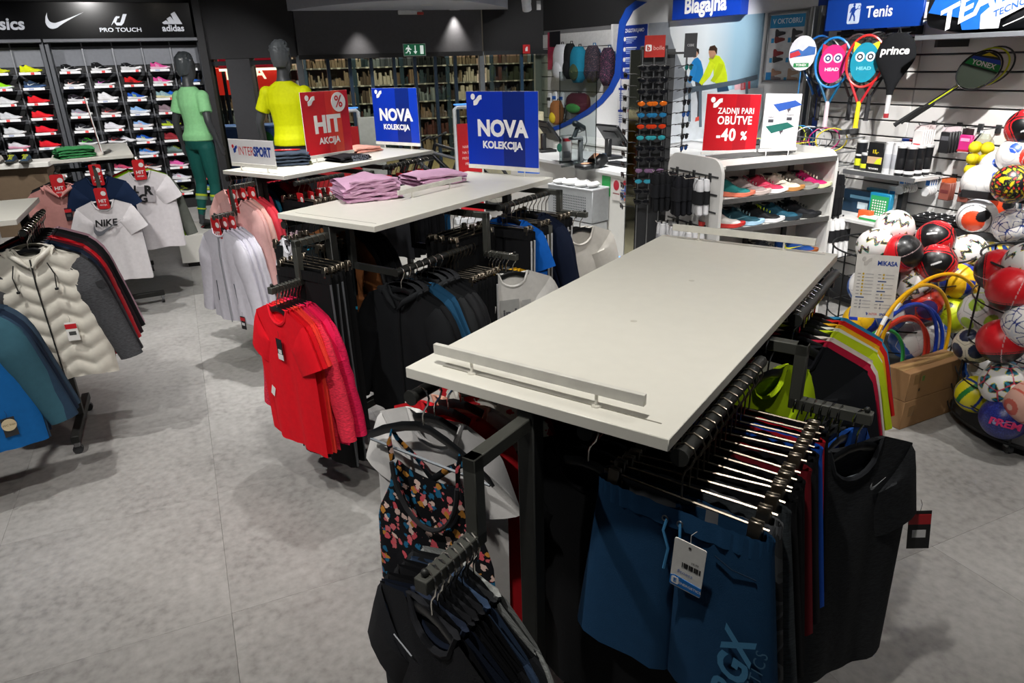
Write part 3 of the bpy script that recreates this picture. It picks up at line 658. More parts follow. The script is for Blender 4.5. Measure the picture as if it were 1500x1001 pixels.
def sleeve(kind, sgn, seed, quilt=None):
    ws, wb, wh, L, nw, nd, th, (sl, an, r0, r1) = gpar(kind); rg = random.Random(seed + 50 + sgn); a = R(an); z0 = -.072
    S0 = Vector((ws * .965, 0, z0 - .40 * (ws * .97 - nw))); N = (6 if sl < .3 else 12) if not quilt else 40; rings = []
    for i in range(N + 1):
        t = i / N; aa = lerp(R(50), a, smoothstep(t, 0, .4)); 
        if i == 0: p = S0.copy()
        else: p = p + Vector((math.sin(aa), 0, -math.cos(aa))) * (sl / N)
        ax = Vector((math.sin(aa), 0, -math.cos(aa))); e1 = Vector((math.cos(aa), 0, math.sin(aa)))
        r_ = lerp(r0, r1, t ** .7); ty = min(th * 1.5, r_ * .55) * (.6 + .4 * smoothstep(t, 0, .3))
        if quilt: ty *= 1 + .28 * abs(math.sin(PI * t * sl / .045))
        wv = .004 * math.sin(9 * t + rg.uniform(0, 3)) if sl > .3 else 0
        c = p - e1 * r_
        rings.append([(sgn * (c.x + e1.x * r_ * math.cos(2 * PI * k / 12)), ty * math.sin(2 * PI * k / 12) + wv, c.z + e1.z * r_ * math.cos(2 * PI * k / 12)) for k in range(12)])
    mb = MB().loft(rings, cap=False); return mb
def collar(kind):
    ws, wb, wh, L, nw, nd, th, sl = gpar(kind); pts = []
    for i in range(9): x = -nw + 2 * nw * i / 8; pts.append((x, -th * .55 * math.sqrt(max(0, 1 - (x / nw) ** 2)) - .001, -.072 - nd * math.sqrt(max(0, 1 - (x / nw) ** 2))))
    for i in range(1, 8): x = nw - 2 * nw * i / 8; pts.append((x, th * .5, -.072 - .016 * math.sqrt(max(0, 1 - (x / nw) ** 2))))
    return MB().tube(pts, .0075, 6, closed=True)
def hood(kind):
    nw = gpar(kind)[4]; mb = MB()
    def f(i, j):
        a = PI * (i * 1.12 - .06); rr = lerp(1, .35, j); x = -math.cos(a) * (nw + .035) * lerp(1, 1.15, math.sin(PI * j)); y = .012 + .05 * math.sin(PI * j) * math.sin(a) - .03 * (1 - math.sin(a)); z = -.05 - .11 * j * max(0, math.sin(a)) ** .6 - .05 * (1 - math.sin(a)) + .03 * math.sin(PI * j)
        return (x, y, z)
    mb.grid(f, 16, 8)
    for sg in (-1, 1):
        mb.tube([(sg * (nw + .03), .02, -.075), (sg * (nw + .012), -.02, -.095), (sg * nw * .55, -.042, -.125), (sg * .008, -.045, -.16)], .02, 8, rad=[.010, .015, .014, .005])
    return mb
def hangtag(parent, loc, w_=.045, h_=.085, body='#f0efec', band=None, bandpos='top', rot=(0, 0, 0)):
    c = ob('swing_tag', MB().box((0, 0, -h_ / 2), (w_, .0016, h_)), P(body, .5), parent, loc, rot)
    c['label'] = 'small card price tag'
    ob('string', MB().tube([(0, 0, 0), (.004, .002, .02), (0, .004, .035)], .0007, 4), P('#222222', .6), c)
    if band: ob('tag_band', MB().box((0, -.0012, -h_ * (.22 if bandpos == 'top' else .86)), (w_ * .98, .0012, h_ * .26)), P(band, .5), c)
    ob('barcode', MB().box((0, -.0012, -h_ * .6), (w_ * .6, .0010, h_ * .2)), P('#4a4a4a', .6) if body != '#17181a' else P('#dcdcdc', .6), c)
    return c
def garment(kind, label, loc, rz, mat, group=None, sl_mat=None, seed=0, quilt=None, col_mat=None, zip_mat=None, hooded=False, short=False, tilt=0., cat=None, name=None, tagp=None, hem_mat=None):
    nm = name or {'tee': 'tshirt', 'wtee': 'tshirt', 'kid': 'tshirt', 'longtee': 'tshirt', 'sweat': 'sweatshirt', 'hoodie': 'hoodie', 'jacket': 'jacket', 'wjacket': 'zip_jacket'}[kind]
    t = thing(nm, label, cat or nm.replace('_', ' ').replace('tshirt', 't-shirt'), loc, rz, group, rot=(0, tilt, rz)); s3 = seed % 4
    ob('body', cached(('to', kind, s3, quilt), lambda: torso(kind, s3, quilt).mesh('body', 1.3)), mat, t)
    for sg in (-1, 1): ob('sleeve', cached(('sl', kind, sg, s3, quilt), lambda: sleeve(kind, sg, s3, quilt if quilt == 'rows' else None).mesh('sleeve', 1.3)), sl_mat or mat, t)
    ob('collar', cached(('co', kind), lambda: collar(kind).mesh('collar')), col_mat or mat, t)
    ws, wb, wh, L, nw, nd, th, sl = gpar(kind)
    if hooded: ob('hood', cached(('ho', kind), lambda: hood(kind).mesh('hood', 1.3)), mat, t)
    if zip_mat: ob('zip', cached(('zi', kind, quilt), lambda: MB().tube([(0, -th * (.45 + .65 * smoothstep(i / 10, 0, .2)) - .006 - (.010 if quilt else .002), lerp(-.078 - nd, -.078 - L, i / 10)) for i in range(11)], .004, 5).mesh('zip')), zip_mat, t)
    if tagp: hangtag(t, *tagp[0], **tagp[1])
    return t
# trousers, leggings and shorts
PK = {'shorts': (.185, .045, .42, .125, .024), 'leggings': (.165, .04, .82, .075, .014), 'pants': (.18, .045, .95, .10, .016), 'skort': (.17, .04, .34, .16, .02)}
def legs(kind, seed):
    wh, _, L, lw, th = PK[kind]; out = []
    for sg in (-1, 1):
        rings = []; N = 14; rg = random.Random(seed * 7 + sg); ph = rg.uniform(0, 6)
        for i in range(N + 1):
            t = i / N; cx = sg * lerp(wh * .5, {'shorts': .118, 'leggings': .085, 'pants': .095, 'skort': .15}[kind], t if kind == 'shorts' else smoothstep(t, .1, .9)); w2 = lerp(wh * .505, lw, t if kind == 'shorts' else smoothstep(t, .25, 1)); z = -.118 - L * t
            rings.append([(cx + w2 * math.copysign(abs(math.cos(a)) ** .75, math.cos(a)), th * math.sin(a) * (1 + .25 * t) + .006 * t * math.sin(3 * math.cos(a) * 2 + ph), z) for a in [2 * PI * k / 14 for k in range(14)]])
        out.append(MB().loft(rings, cap=False))
    return out
def waist(kind):
    wh, hb, L, lw, th = PK[kind]; mb = MB()
    def f(i, j):
        a = 2 * PI * i; rip = 1 + .10 * math.sin(30 * a) * (1 if j in (0,) else 1)
        c = math.cos(a); return ((wh + .003) * math.copysign(abs(c) ** .6, c), (th + .004) * math.sin(a) * rip, -.112 - hb * j - .004 * math.cos(2 * a))
    mb.grid(f, 96, 4); return mb
def trousers(kind, label, loc, rz, mat, group=None, seed=0, band=None, stripe=None, tilt=0., cat=None, name=None):
    nm = name or {'shorts': 'shorts', 'leggings': 'leggings', 'pants': 'tracksuit_trousers', 'skort': 'skirt'}[kind]
    t = thing(nm, label, cat or {'tracksuit_trousers': 'trousers'}.get(nm, nm), loc, rz, group, rot=(0, tilt, rz))
    ms = cached(('lg', kind, seed % 3), lambda: [m.mesh('leg', 1.3) for m in legs(kind, seed % 3)])
    for m in ms: ob('leg', m, mat, t)
    ob('waistband', cached(('wb', kind), lambda: waist(kind).mesh('waistband', 1.3)), band or mat, t)
    if stripe:
        wh, hb, L, lw, th = PK[kind]
        for sg in (-1, 1):
            pts = [(sg * (lerp(wh * .5, .095, smoothstep(i / 8, .1, .9)) + lerp(wh * .505, lw, smoothstep(i / 8, .25, 1)) + .001), -.004, -.16 - (L - .05) * i / 8) for i in range(9)]
            ob('side_stripe', cached(('st', kind, sg), lambda: MB().tube(pts, .005, 5).mesh('side_stripe')), stripe, t)
    return t
def hitcard(loc, rz, where, tilt=0., scale=1., green=False):
    t = thing('sale_card', 'small red HIT sale card hanging ' + where, 'sale card', loc, rz, 'red HIT cards hung on garment hangers', rot=(R(4), tilt, rz)); t.scale = (scale,) * 3
    ob('card', cached('hitcard', lambda: MB().prism(rrect(.085, .16, .012, 3, 0, -.105), -.001, .001).mesh('card', 0)), P('#cf2027', .5), t)
    ob('percent_disc', cached('hitdisc', lambda: MB().prism(ellipse(.018, -.068, .018, .018, 14), -.0025, -.001).mesh('percent_disc', 0)), PRINTW, t)
    text('HIT', .036, PRINTW, t, (0, -.0018, -.125), bold=.03); text('AKCIJA', .016, PRINTW, t, (0, -.0018, -.155), bold=.02)
    return t

# ---------------------------------------------------------------- table racks
TA = R(-34.6)
FRAME = P('#2a2b29', .5, .25); FRAME2 = P('#4a4b46', .5, .3)
class Rack:
    def __init__(s, o, ang, label, W=.635, L=1.49, arms=(), rods=(), top=1.31, mat=None, slots=True):
        s.o = Vector(o); s.a = ang; s.W = W; s.L = L; t = s.t = thing('display_table_rack', label, 'clothing rack', (o[0], o[1], 0), ang)
        c = W / 2; FRAME_ = mat or FRAME
        ob('table_top', MB().box((c, L / 2, top - .013), (W, L, .026), bev=.0015), WARMW, t)
        for v in (.03, L - .03): ob('post', MB().box((c, v, .69), (.042, .042, 1.18), bev=.003), FRAME_, t)
        ob('top_beam', MB().box((c, L / 2, top - .049), (.042, L - .03, .042), bev=.003), FRAME_, t)
        ob('base_beam', MB().box((c, L / 2, .32), (.04, L - .08, .04), bev=.003), FRAME_, t)
        for v in (.03, L - .03):
            ob('foot', MB().box((c, v, .09), (.62, .042, .042), bev=.003), FRAME_, t)
            for sx in (-.29, .29):
                w = ob('caster', MB().box((c + sx, v, .058), (.03, .03, .03), bev=.004), STEEL, t)
                ob('wheel', MB().tube([(c + sx - .011, v, .026), (c + sx + .011, v, .026)], .026, 14), P('#3c3d3f', .4), w)
        for pts in arms:
            m = MB()
            for a, b in zip(pts, pts[1:]):
                a = Vector(a); b = Vector(b); d = b - a; m.box((a + b) / 2, (d.length + .03, .03, .03), rot=d.to_track_quat('X', 'Z').to_euler(), bev=.002)
            ao = ob('stepped_arm', m, FRAME2 if mat is None else FRAME_, t)
            e = Vector(pts[-1]); ob('end_stop', MB().sphere((e.x, e.y, e.z + .022), .008, 8, 6), FRAME_, ao)
        for (u0, v0, z0, v1, brk) in rods:
            r_ = ob('hang_rail', MB().tube([(u0, v0, z0), (u0, v1, z0)], .0155, 12), FRAME_, t)
            ob('end_stop', MB().tube([(u0, v0 - .004, z0), (u0, v0 + .002, z0)], .019, 12), FRAME_, r_)
            for bv in brk:
                ob('bracket', MB().box(((u0 + c) / 2, bv, z0 - .002 - .016), (abs(u0 - c) + .02, .02, .03)), FRAME_, r_)
                if z0 < 1.2: ob('drop', MB().box((c, bv, (z0 + 1.24) / 2), (.03, .03, 1.25 - z0 + .05)), FRAME_, r_)
        for v in (L * .36, L * .64): ob('screw_cap', MB().lathe([(.001, .0006), (.008, .0004), (.009, 0), (.001, 0)], 14, (c, v, top)), P('#cfccc0', .4), t)
        if slots:
            for v in (.05, L - .02): ob('sign_slot', MB().box((.335, v if v < .1 else L - .03, top - .0018), (.53, .004, .004)), P('#7a776a', .6), t)
    def w(s, u, v, z): return Vector((s.o.x + math.cos(s.a) * u - math.sin(s.a) * v, s.o.y + math.sin(s.a) * u + math.cos(s.a) * v, z))
    def hang(s, items, u, v, z, du, dv, rot=0., jit=1.):
        """items: (kind, label, colour/material, options) hung from (u,v) stepping by (du,dv)"""
        out = []; zc = z + .0155 - .0245 + .002
        for n, it in enumerate(items):
            kind, label, mat, *o = it; o = dict(o[0]) if o else {}
            if isinstance(mat, str): mat = FAB(mat)
            g = o.pop('gap', 0); u += du * g; v += dv * g
            j = rnd.uniform(-3.5, 3.5) * jit; rz = s.a + rot + R(j + o.pop('turn', 0)); tilt = R(rnd.uniform(-1.5, 1.5))
            p = s.w(u, v, zc); grp = o.pop('group', s.group)
            hz = o.pop('hanger', 'clip' if kind in PK else 'top')
            hanger(hz, p, rz, ('black hanger of the ' if hz == 'top' else 'clip hanger of the ') + label, 'hangers ' + s.where, tilt)
            hc = o.pop('hit', None)
            if kind in PK: t = trousers(kind, label, p, rz, mat, grp, seed=n, tilt=tilt, **o)
            else: t = garment(kind, label, p, rz, mat, grp, seed=n + int(10 * z), tilt=tilt, **o)
            if hc: hitcard(s.w(u, v, zc - .01) - Vector((-math.sin(rz), math.cos(rz), 0)) * .03, rz, hc)
            out.append(t); u += du; v += dv
        return out
ARM_NEAR = lambda z1=1.25, z2=1.08: [(.3175, .02, z1), (.3175, -.17, z1), (.3175, -.17, z2), (.3175, -.325, z2)]
def ARM_SIDE(v=.71, z1=1.25, z2=1.10, L=.17, sg=1):
    c = .3175; return [(c, v, z1), (c + sg * .39, v, z1), (c + sg * .39, v, z2), (c + sg * (.39 + L), v, z2)]
def sign_holder(rk, u0, u1, v, label, along='u', z=1.31, standz=.028):
    """white two-foot sign rail; returns the thing (local x along the rail, -y towards the reader)"""
    if along == 'u': loc = rk.w(u0, v, z); rz = rk.a
    else: loc = rk.w(v, u0, z); rz = rk.a + PI / 2
    t = thing('sign_holder', label, 'sign holder', loc, rz); L = u1 - u0
    ob('rail', MB().box((L / 2, 0, standz + .012), (L, .012, .024), bev=.001), P('#dcdad2', .4), t)
    for x in (L * .2, L * .8):
        f = ob('foot', MB().tube([(x, 0, 0), (x, 0, standz)], .0035, 6), P('#dcdad2', .4), t)
        ob('foot_disc', MB().lathe([(.001, .004), (.009, .0035), (.010, .0), (.001, .0)], 14, (x, 0, 0)), P('#cfccc2', .4), f)
    return t, L, standz + .024
def logo_mark(parent, x, z, k, mat, y=-.0035):
    flat(ellipse(0, .0, .2, .22, 20), mat, parent, y, .0015, 'logo_dot', k, (x, z))
    flat(bez((.05, -.30), (.30, -.20), (.42, -.02), 6) + bez((.42, -.02), (.55, .13), (.82, .12), 6)[1:] + [(.82, -.2)] + bez((.82, -.2), (.66, -.16), (.50, -.42), 6)[1:] + bez((.50, -.42), (.38, -.66), (.05, -.62), 6)[1:], mat, parent, y, .0015, 'logo_band', k, (x, z))
def poster(t, L, z0, W, H, bands, tilt=0):
    pnl = ob('sign_panel', MB().box((0, 0, H / 2), (W, .004, H)), PRINTW, t, (L / 2, 0, z0))
    x = -W / 2
    for wd, c in bands:
        ob('colour_band', MB().box((x + wd * W / 2, -.0025, H / 2), (wd * W - .0005, .001, H * .995)), P(c, .35, var=.02), pnl); x += wd * W
    return pnl
BLUES = [(.52, '#0b32ae'), (.30, '#0a267a'), (.18, '#0c3aba')]; REDS = [(.5, '#d21a26'), (.14, '#e2342e'), (.18, '#e84a34'), (.18, '#cf1830')]

T1 = Rack((-.245, 1.468), TA, 'bare white table rack with empty sign rails and black frame', arms=[ARM_NEAR(), ARM_SIDE(.71)], rods=[(.64, .05, 1.25, .58, (.52,)), (.64, .92, 1.25, 1.46, (1.0, 1.4)), (.01, .0, 1.235, .62, (.55,)), (.40, .12, 1.2, .62, (.2, .58))])
T2 = Rack((-1.10, 3.345), TA, 'white table rack carrying pink folded tops and a blue sign', arms=[ARM_NEAR(1.235, 1.065), ARM_SIDE(.71, 1.235, 1.04), ARM_SIDE(1.44, 1.235, 1.12)], rods=[(.64, .10, 1.08, .66, (.15, .6)), (.64, .92, 1.23, 1.46, (1.0,)), (.01, .02, 1.25, .55, (.5,))])
T3 = Rack((-1.955, 4.94), TA, 'white table rack carrying a store logo sign, red sign and blue sign', arms=[ARM_NEAR(1.24, 1.075), ARM_SIDE(.71, 1.24, 1.06)], rods=[(.64, .08, 1.25, .5, (.45,)), (.64, .9, 1.25, 1.46, (1.0,)), (.01, .02, 1.25, .6, (.5,)), (.55, .0, 1.02, .14, (.08,))])
T4A = R(24)
T4 = Rack((-2.36, 3.37), T4A + PI / 2, 'white table rack of winter jackets by the wide aisle', W=.7, arms=[[(.33, .31, 1.25), (-.13, .31, 1.25), (-.13, .31, 1.08), (-.42, .31, 1.08)]], slots=False)
hr = ob('hang_rail', MB().tube([(.05, .0, 1.23), (.70, .0, 1.23)], .0155, 12), FRAME, T4.t); ob('bracket', MB().box((.35, .02, 1.215), (.03, .06, .03)), FRAME, hr)
T5 = Rack((-3.66, 5.80), R(29), 'white table rack carrying green folded tops before the shoe wall', W=.60, L=1.3, arms=[[(.30, .02, 1.25), (.30, -.17, 1.25), (.30, -.17, 1.08), (.30, -.32, 1.08)]], rods=[(.62, -.05, 1.25, .5, (.4,)), (.02, -.09, 1.2, .5, (.4,))], slots=False)

for rk, wh in ((T1, 'on the bare white table rack'), (T2, 'on the rack under pink folded tops'), (T3, 'on the rack under the store logo sign'), (T4, 'on the winter jacket rack'), (T5, 'on the rack under green folded tops')):
    rk.where = wh; rk.group = 'garments ' + wh

# signs on the racks
sign_holder(T1, .05, .565, .05, 'empty white sign rail on the bare table, end with the stepped arm')
sign_holder(T1, .05, .565, 1.46, 'empty white sign rail on the bare table, end facing the shoe gondola')
t, L, z0 = sign_holder(T2, .04, .56, 1.46, 'large blue NOVA KOLEKCIJA sign beside the pink folded tops')
def nova(t, L, z0, W, H):
    pn = poster(t, L, z0, W, H, BLUES); logo_mark(pn, -W * .40, H * .93, W * .155, PRINTW)
    text('NOVA', H * .30, PRINTW, pn, (W * .0, -.0035, H * .50), bold=.045, sx=.98); text('KOLEKCIJA', H * .135, PRINTW, pn, (0, -.0035, H * .28), bold=.04, sx=1.0)
nova(t, L, z0, .515, .43)
sign_holder(T2, .50, 1.02, .3175, 'empty white sign rail between the two pink stacks', 'v')
t, L, z0 = sign_holder(T3, .05, .515, .05, 'low white store logo sign at the table corner')
pn = poster(t, L, z0, .47, .155, [(1, '#e8e7e8')]); LR, LB = P('#c4202c', .4), P('#123a94', .4)
flat(ellipse(0, 0, .2, .22, 14), LR, pn, -.0035, .0015, 'logo_dot', .055, (-.19, .108))
flat([(.0, -.30), (.30, -.20), (.45, .0), (.8, .14), (.8, -.2), (.6, -.3), (.45, -.7), (.1, -.8)], LB, pn, -.0035, .0015, 'logo_band', .055, (-.19, .108))
text('INTER', .082, LR, pn, (-.140, -.0035, .078), bold=.0, align='LEFT', sx=.74, name='lettering'); text('SPORT', .082, LB, pn, (.022, -.0035, .078), bold=.05, align='LEFT', sx=.72, shear=.08)
t, L, z0 = sign_holder(T3, .47, .93, .3175, 'red HIT AKCIJA sign with white percent disc', 'v')
pn = poster(t, L, z0, .44, .43, REDS); logo_mark(pn, -.165, .39, .085, PRINTW)
pdk = flat(ellipse(.125, .35, .068, .068, 28), PRINTW, pn, -.0035, .0015, 'percent_disc'); text('%', .115, P('#d21a26', .4), pdk, (.125, -.0055, .35), bold=.01)
text('HIT', .16, PRINTW, pn, (.0, -.0035, .20), bold=.05); text('AKCIJA', .062, PRINTW, pn, (.005, -.0035, .09), bold=.035)
t, L, z0 = sign_holder(T3, .04, .53, 1.46, 'blue NOVA KOLEKCIJA sign sharing a table with the red HIT sign')
nova(t, L, z0, .485, .42)

# folded clothes
def folded(name, label, cat, loc, rz, mat, n, W=.30, D=.24, h=.022, seed=0, group=None, sag=.6):
    rg = random.Random(seed)
    for k in range(n):
        t = thing(name, label, cat, (loc[0], loc[1], loc[2] + k * h), rz + R(rg.uniform(-4, 4)), group)
        mb = MB(); ph = rg.uniform(0, 6); a0 = rg.uniform(-.012, .012)
        tp = k / max(1, n - 1)
        def f(i, j):
            a = 2 * PI * i; s_ = j * 2 - 1; c, s2 = math.cos(a), math.sin(a)
            return (W / 2 * s_ * (1 + .03 * math.sin(4 * a + ph)) + a0, D / 2 * math.copysign(abs(c) ** .5, c) * (1 + .035 * math.sin(7 * s_ + ph)), h * .52 + h * .5 * math.copysign(abs(s2) ** .7, s2) * (1 - .25 * abs(s_) ** 3) + (.004 * math.sin(6 * s_ + ph + 2 * c) + .003 * math.sin(11 * s_ + 2 * ph) * max(0, s2)) * sag - tp * .012 * (abs(s_) ** 2.5 + abs(c) ** 4 * .6) * sag)
        mb.grid(f, 24, 12); ob('fold', mb.mesh('fold', 1.4), mat, t)
        ob('edge', MB().tube([(-W * .42 + W * .84 * i / 8, -D * .49 + .004 * math.sin(3 * i + ph), h * .5 + .003 * math.sin(2 * i + ph)) for i in range(9)], .0065, 6), mat, t)
PINK = FAB('#d2a6c4')
q = T2.w(.10, .50, 1.31); folded('folded_shirt', 'pale pink folded top in the stack by the table corner', 'folded shirt', q, TA + R(62), PINK, 5, .30, .26, .023, 1, 'pink stack by the table corner', 1.6)
q = T2.w(.10, 1.02, 1.31); folded('folded_shirt', 'pale pink folded top in the stack nearer the blue sign', 'folded shirt', q, TA + R(70), PINK, 3, .31, .26, .022, 5, 'pink stack nearer the blue sign')
q = T3.w(.20, .40, 1.31); folded('folded_jeans', 'faded denim blue folded trousers behind the store logo sign', 'folded trousers', q, TA + R(50), FAB('#3c4655'), 4, .30, .24, .024, 9, 'denim stack')
lc = ob('stack_card', MB().prism(ellipse(0, 0, .1, .035, 20), 0, .004, 'xy').mesh('stack_card', 0), P('#c8202a', .5)); lc.location = (q.x, q.y, 1.31 + 4 * .024 + .004); tag(lc, 'red round card lying on the folded denim', 'card'); text('HIT', .045, PRINTW, lc, (0, 0, .0045), (0, 0, 0), bold=.03)
q = T3.w(.45, .74, 1.31); folded('folded_shorts', 'black folded shorts with grey lettering on the hems', 'folded shorts', q, TA + R(85), FAB('#17171b'), 2, .26, .22, .022, 12, 'black folded shorts')
for k in (0, 1): text('ENERGETICS', .026, P('#9aa0b4', .6), bpy.data.objects['folded_shorts' if k == 0 else 'folded_shorts.001'], (.02, -.123, .012), bold=.01)
q = T3.w(.14, 1.18, 1.31); folded('folded_shirt', 'peach folded top behind the red sign', 'folded shirt', q, TA + R(80), FAB('#e8a898'), 2, .26, .22, .024, 15, 'peach folded tops')
q = T5.w(.17, .16, 1.31); folded('folded_shirt', 'green folded top on the table before the shoe wall', 'folded shirt', q, T5.a + R(10), FAB('#3c8a52'), 4, .27, .24, .021, 20, 'green folded stack')
t = thing('sign_card', 'thin red striped sale card standing edge-on beside the green stack', 'sign', T5.w(.36, .22, 1.31), R(31)); ob('panel', MB().box((0, 0, .24), (.006, .24, .44), rot=Euler((0, R(-4), 0))), P('#c8403c', .5), t); ob('panel_edge', MB().box((0, -.122, .24), (.008, .006, .44), rot=Euler((0, R(-4), 0))), PRINTW, t); ob('foot', MB().box((0, 0, .012), (.05, .2, .024), bev=.004), P('#dcdad2', .4), t)
# ---------------------------------------------------------------- what hangs on the racks
def rep(n, *it): return [it] * n
ZIPB = P('#1a1b1d', .4); ZIPG = P('#8a8c92', .35)
# --- bare white table rack (T1)
# near lower arm: black tops seen into their collars
low = T1.hang([('tee', 'black sports tee with thin grey seam line on the lowest arm', '#1a1b1f', dict(turn=-15)),
         ('tee', 'slate blue edged black tee second on the lowest arm', '#1b2436', dict(turn=-14))] +
        rep(3, 'tee', 'plain black tee in the middle of the lowest arm', '#121317', dict(turn=-13)) +
        [('tee', 'dusty denim blue tee on the lowest arm', '#33455f', dict(turn=-14)), ('tee', 'charcoal tee behind the denim blue tee', '#202225', dict(turn=-14)), ('tee', 'light grey marl tee last on the lowest arm', FAB('#8f9290', 'heather'), dict(turn=-15))], .3175, -.315, 1.08, 0, .0185)
low[0].children[0]
ob('seam_line', MB().tube([(-.13, -.0195, -.20), (-.06, -.0215, -.205)], .0016, 5), P('#8c8f94', .5), low[0])
# upper near arm and left rail: floral top, white, reds
def floral_top(loc, rz):
    t = thing('strap_top', 'black floral strap top with coral and blue flowers', 'top', loc, rz, T1.group); m = FAB('#0b0c12', 'floral')
    mb = MB(); z0 = -.20; L = .52
    for side in (-1, 1):
        def f(i, j):
            s = i * 2 - 1; v = j; wd = lerp(.13, .19, smoothstep(v, 0, .35)) + .02 * v; x = s * wd; ax = abs(s)
            zt = z0 - (.16 if side < 0 else .03) * math.sqrt(max(0, 1 - min(1, ax / .8) ** 2)) - .05 * max(0, ax - .8) / .2
            return (x, side * .02 * max(0, 1 - s * s) ** .45 * (.4 + .6 * v) + .007 * v * math.sin(9 * s + 1), lerp(zt, z0 - L, v))
        g = MB().grid(f, 24, 12); mb.add(g.v, g.f if side < 0 else [q[::-1] for q in g.f])
    ob('body', mb.mesh('body', 1.3), m, t)
    for sg in (-1, 1):
        ob('strap', MB().tube([(sg * .108, -.012, z0 - .0), (sg * .112, -.014, -.15), (sg * .112, 0, -.118), (sg * .11, .012, -.15), (sg * .05, .016, -.19), (sg * .0, .014, -.235)], .009, 6, flat=.35), m, t)
    ob('neck_binding', MB().tube([(.108 * math.sin(a), -.016 - .004 * math.cos(a), z0 - .16 * math.cos(a)) for a in [R(-88 + 176 * k / 14) for k in range(15)]], .0065, 6), P('#101116', .8), t)
    return t
g = T1.w(.015, .03, 1.226); hanger('top', g, TA + R(-2), 'black hanger of the floral strap top with coral flowers', None); floral_top(g, TA + R(-2))
T1.hang([('wtee', 'white sheer tee behind the floral strap top', '#dcdad8', dict(gap=0)), ('wtee', 'bright red tee behind the white tee on the aisle side rail', '#c81c26'), ('wtee', 'sheer white tee with peach collar on the aisle side rail', '#d2cac4', dict(col_mat=FAB('#d8a08a'))),
         ('tee', 'white long tee splashed with red print', FAB('#cfcdc6', 'splash', '#b01c26'), dict(gap=.6)), ('wtee', 'dark red tee with pink label on the aisle side rail', '#8c1620'), ('wtee', 'wine red tee on the aisle side rail', '#7a1018'), ('wtee', 'dusty pink marl tee with wide sleeve', FAB('#b8807c', 'heather'), dict(gap=.3))] +
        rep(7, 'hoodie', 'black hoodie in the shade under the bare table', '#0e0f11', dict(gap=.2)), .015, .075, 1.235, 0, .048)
# right near rail: shorts on clips
cl = T1.hang([('shorts', 'navy jersey shorts with white swing tag and ENERGETICS print', '#183e60', dict(turn=-5, band=FAB('#1e486e')))], .64, .075, 1.25, 0, .036, jit=0)
nav = cl[0]
ds = ob('drawstring', MB().tube([(-.012, -.031, -.135), (-.016, -.036, -.16), (-.004, -.034, -.20), (-.010, -.036, -.25)], .0032, 6), P('#3f86b8', .7), nav)
ob('cord_end', MB().tube([(.016, -.031, -.135), (.020, -.036, -.16), (.012, -.034, -.22), (.016, -.036, -.245)], .0032, 6), P('#3f86b8', .7), ds)
for sx in (-.016, .016): ob('eyelet', MB().tube([(sx + .006 * math.cos(a), -.032, -.135 + .006 * math.sin(a)) for a in [2 * PI * k / 12 for k in range(12)]], .0016, 5, closed=True), STEEL, nav)
sw = ob('swing_tag', MB().prism(rrect(.066, .122, .004, 3), -.001, .001).mesh('swing_tag', 0), P('#e9e8e4', .5), nav, (.045, -.046, -.215), (R(4), R(4), 0)); sw['label'] = 'white swing tag with barcode and blue corner'
ob('string', MB().tube([(0, 0, .052), (-.004, .006, .075), (.004, .012, .085)], .0008, 4), P('#c9c9c9', .5), sw)
ob('blue_corner', MB().prism([(-.033, -.058), (.033, -.058), (.033, -.036), (.0, -.034), (-.022, -.032), (-.033, -.036)], -.0018, -.001), P('#1d74c4', .4), sw); text('ENERGETICS', .0085, PRINTW, sw, (.010, -.002, -.047), bold=.01); flat(rrect(.016, .018, .004), PRINTW, sw, -.0015, .0006, 'brand_mark', 1, (-.022, -.045)); text('E', .014, P('#1d74c4', .4), sw, (-.022, -.0024, -.045), bold=.03)
for k in range(11): flat([(0, 0), (.0018 + .0012 * (k % 3), 0), (.0018 + .0012 * (k % 3), .012), (0, .012)], P('#222222', .6), sw, -.001, .0005, 'barcode', 1, (-.012 + k * .0036, -.004))
text('fitness', .013, P('#6f86c4', .6), sw, (-.004, -.0016, -.018), shear=.2); text('19,99', .007, P('#333333', .6), sw, (.014, -.0016, .016), bold=.01)
ob('eyelet_hole', MB().lathe([(.001, 0), (.003, 0), (.003, .0006), (.001, .0006)], 10).xf(Matrix.Translation((0, -.001, .05)) @ Matrix.Rotation(PI / 2, 4, 'X')), P('#2a2a2a', .6), sw)
PRB = P('#3f7ea6', .6)
text('NRGX', .085, PRB, nav, (.150, -.0385, -.445), (PI / 2, R(-84), 0), bold=.03, shear=.15, name='leg_print'); text('ENERGETICS', .034, P('#33607e', .6), nav, (.192, -.0365, -.455), (PI / 2, R(-84), 0), bold=.0, name='leg_print', space=1.25)
ob('pocket_seam', MB().tube([(.09, -.030, -.175), (.125, -.031, -.19), (.17, -.024, -.197)], .0015, 5), FAB('#0f2438'), nav)
T1.hang([('shorts', 'grey camouflage shorts behind the navy shorts', FAB('#3a3c3e', 'camo', '#24262a'), dict(band=P('#76787c', .5))), ('shorts', 'dark grey marl shorts with gathered waist', FAB('#3c4246', 'heather'))] +
        rep(4, 'shorts', 'plain black shorts in the middle of the clip rail', '#131417') + [('shorts', 'dark red shorts among the black ones', '#7a1420')] + rep(2, 'shorts', 'faded black shorts near the drop of the clip rail', '#1a1b20') + [('shorts', 'bright blue shorts on the clip rail', '#1a58c8'), ('shorts', 'scarlet shorts on the clip rail', '#c41c28'), ('shorts', 'deep black shorts last on the clip rail', '#0f1012')], .64, .12, 1.25, 0, .036)
hb = ob('long_shorts_leg', None, [], None) if False else None
T1.hang(rep(9, 'tee', 'black tee deep under the bare table, turned from the aisle', '#0d0e10'), .40, .14, 1.2, 0, .05)
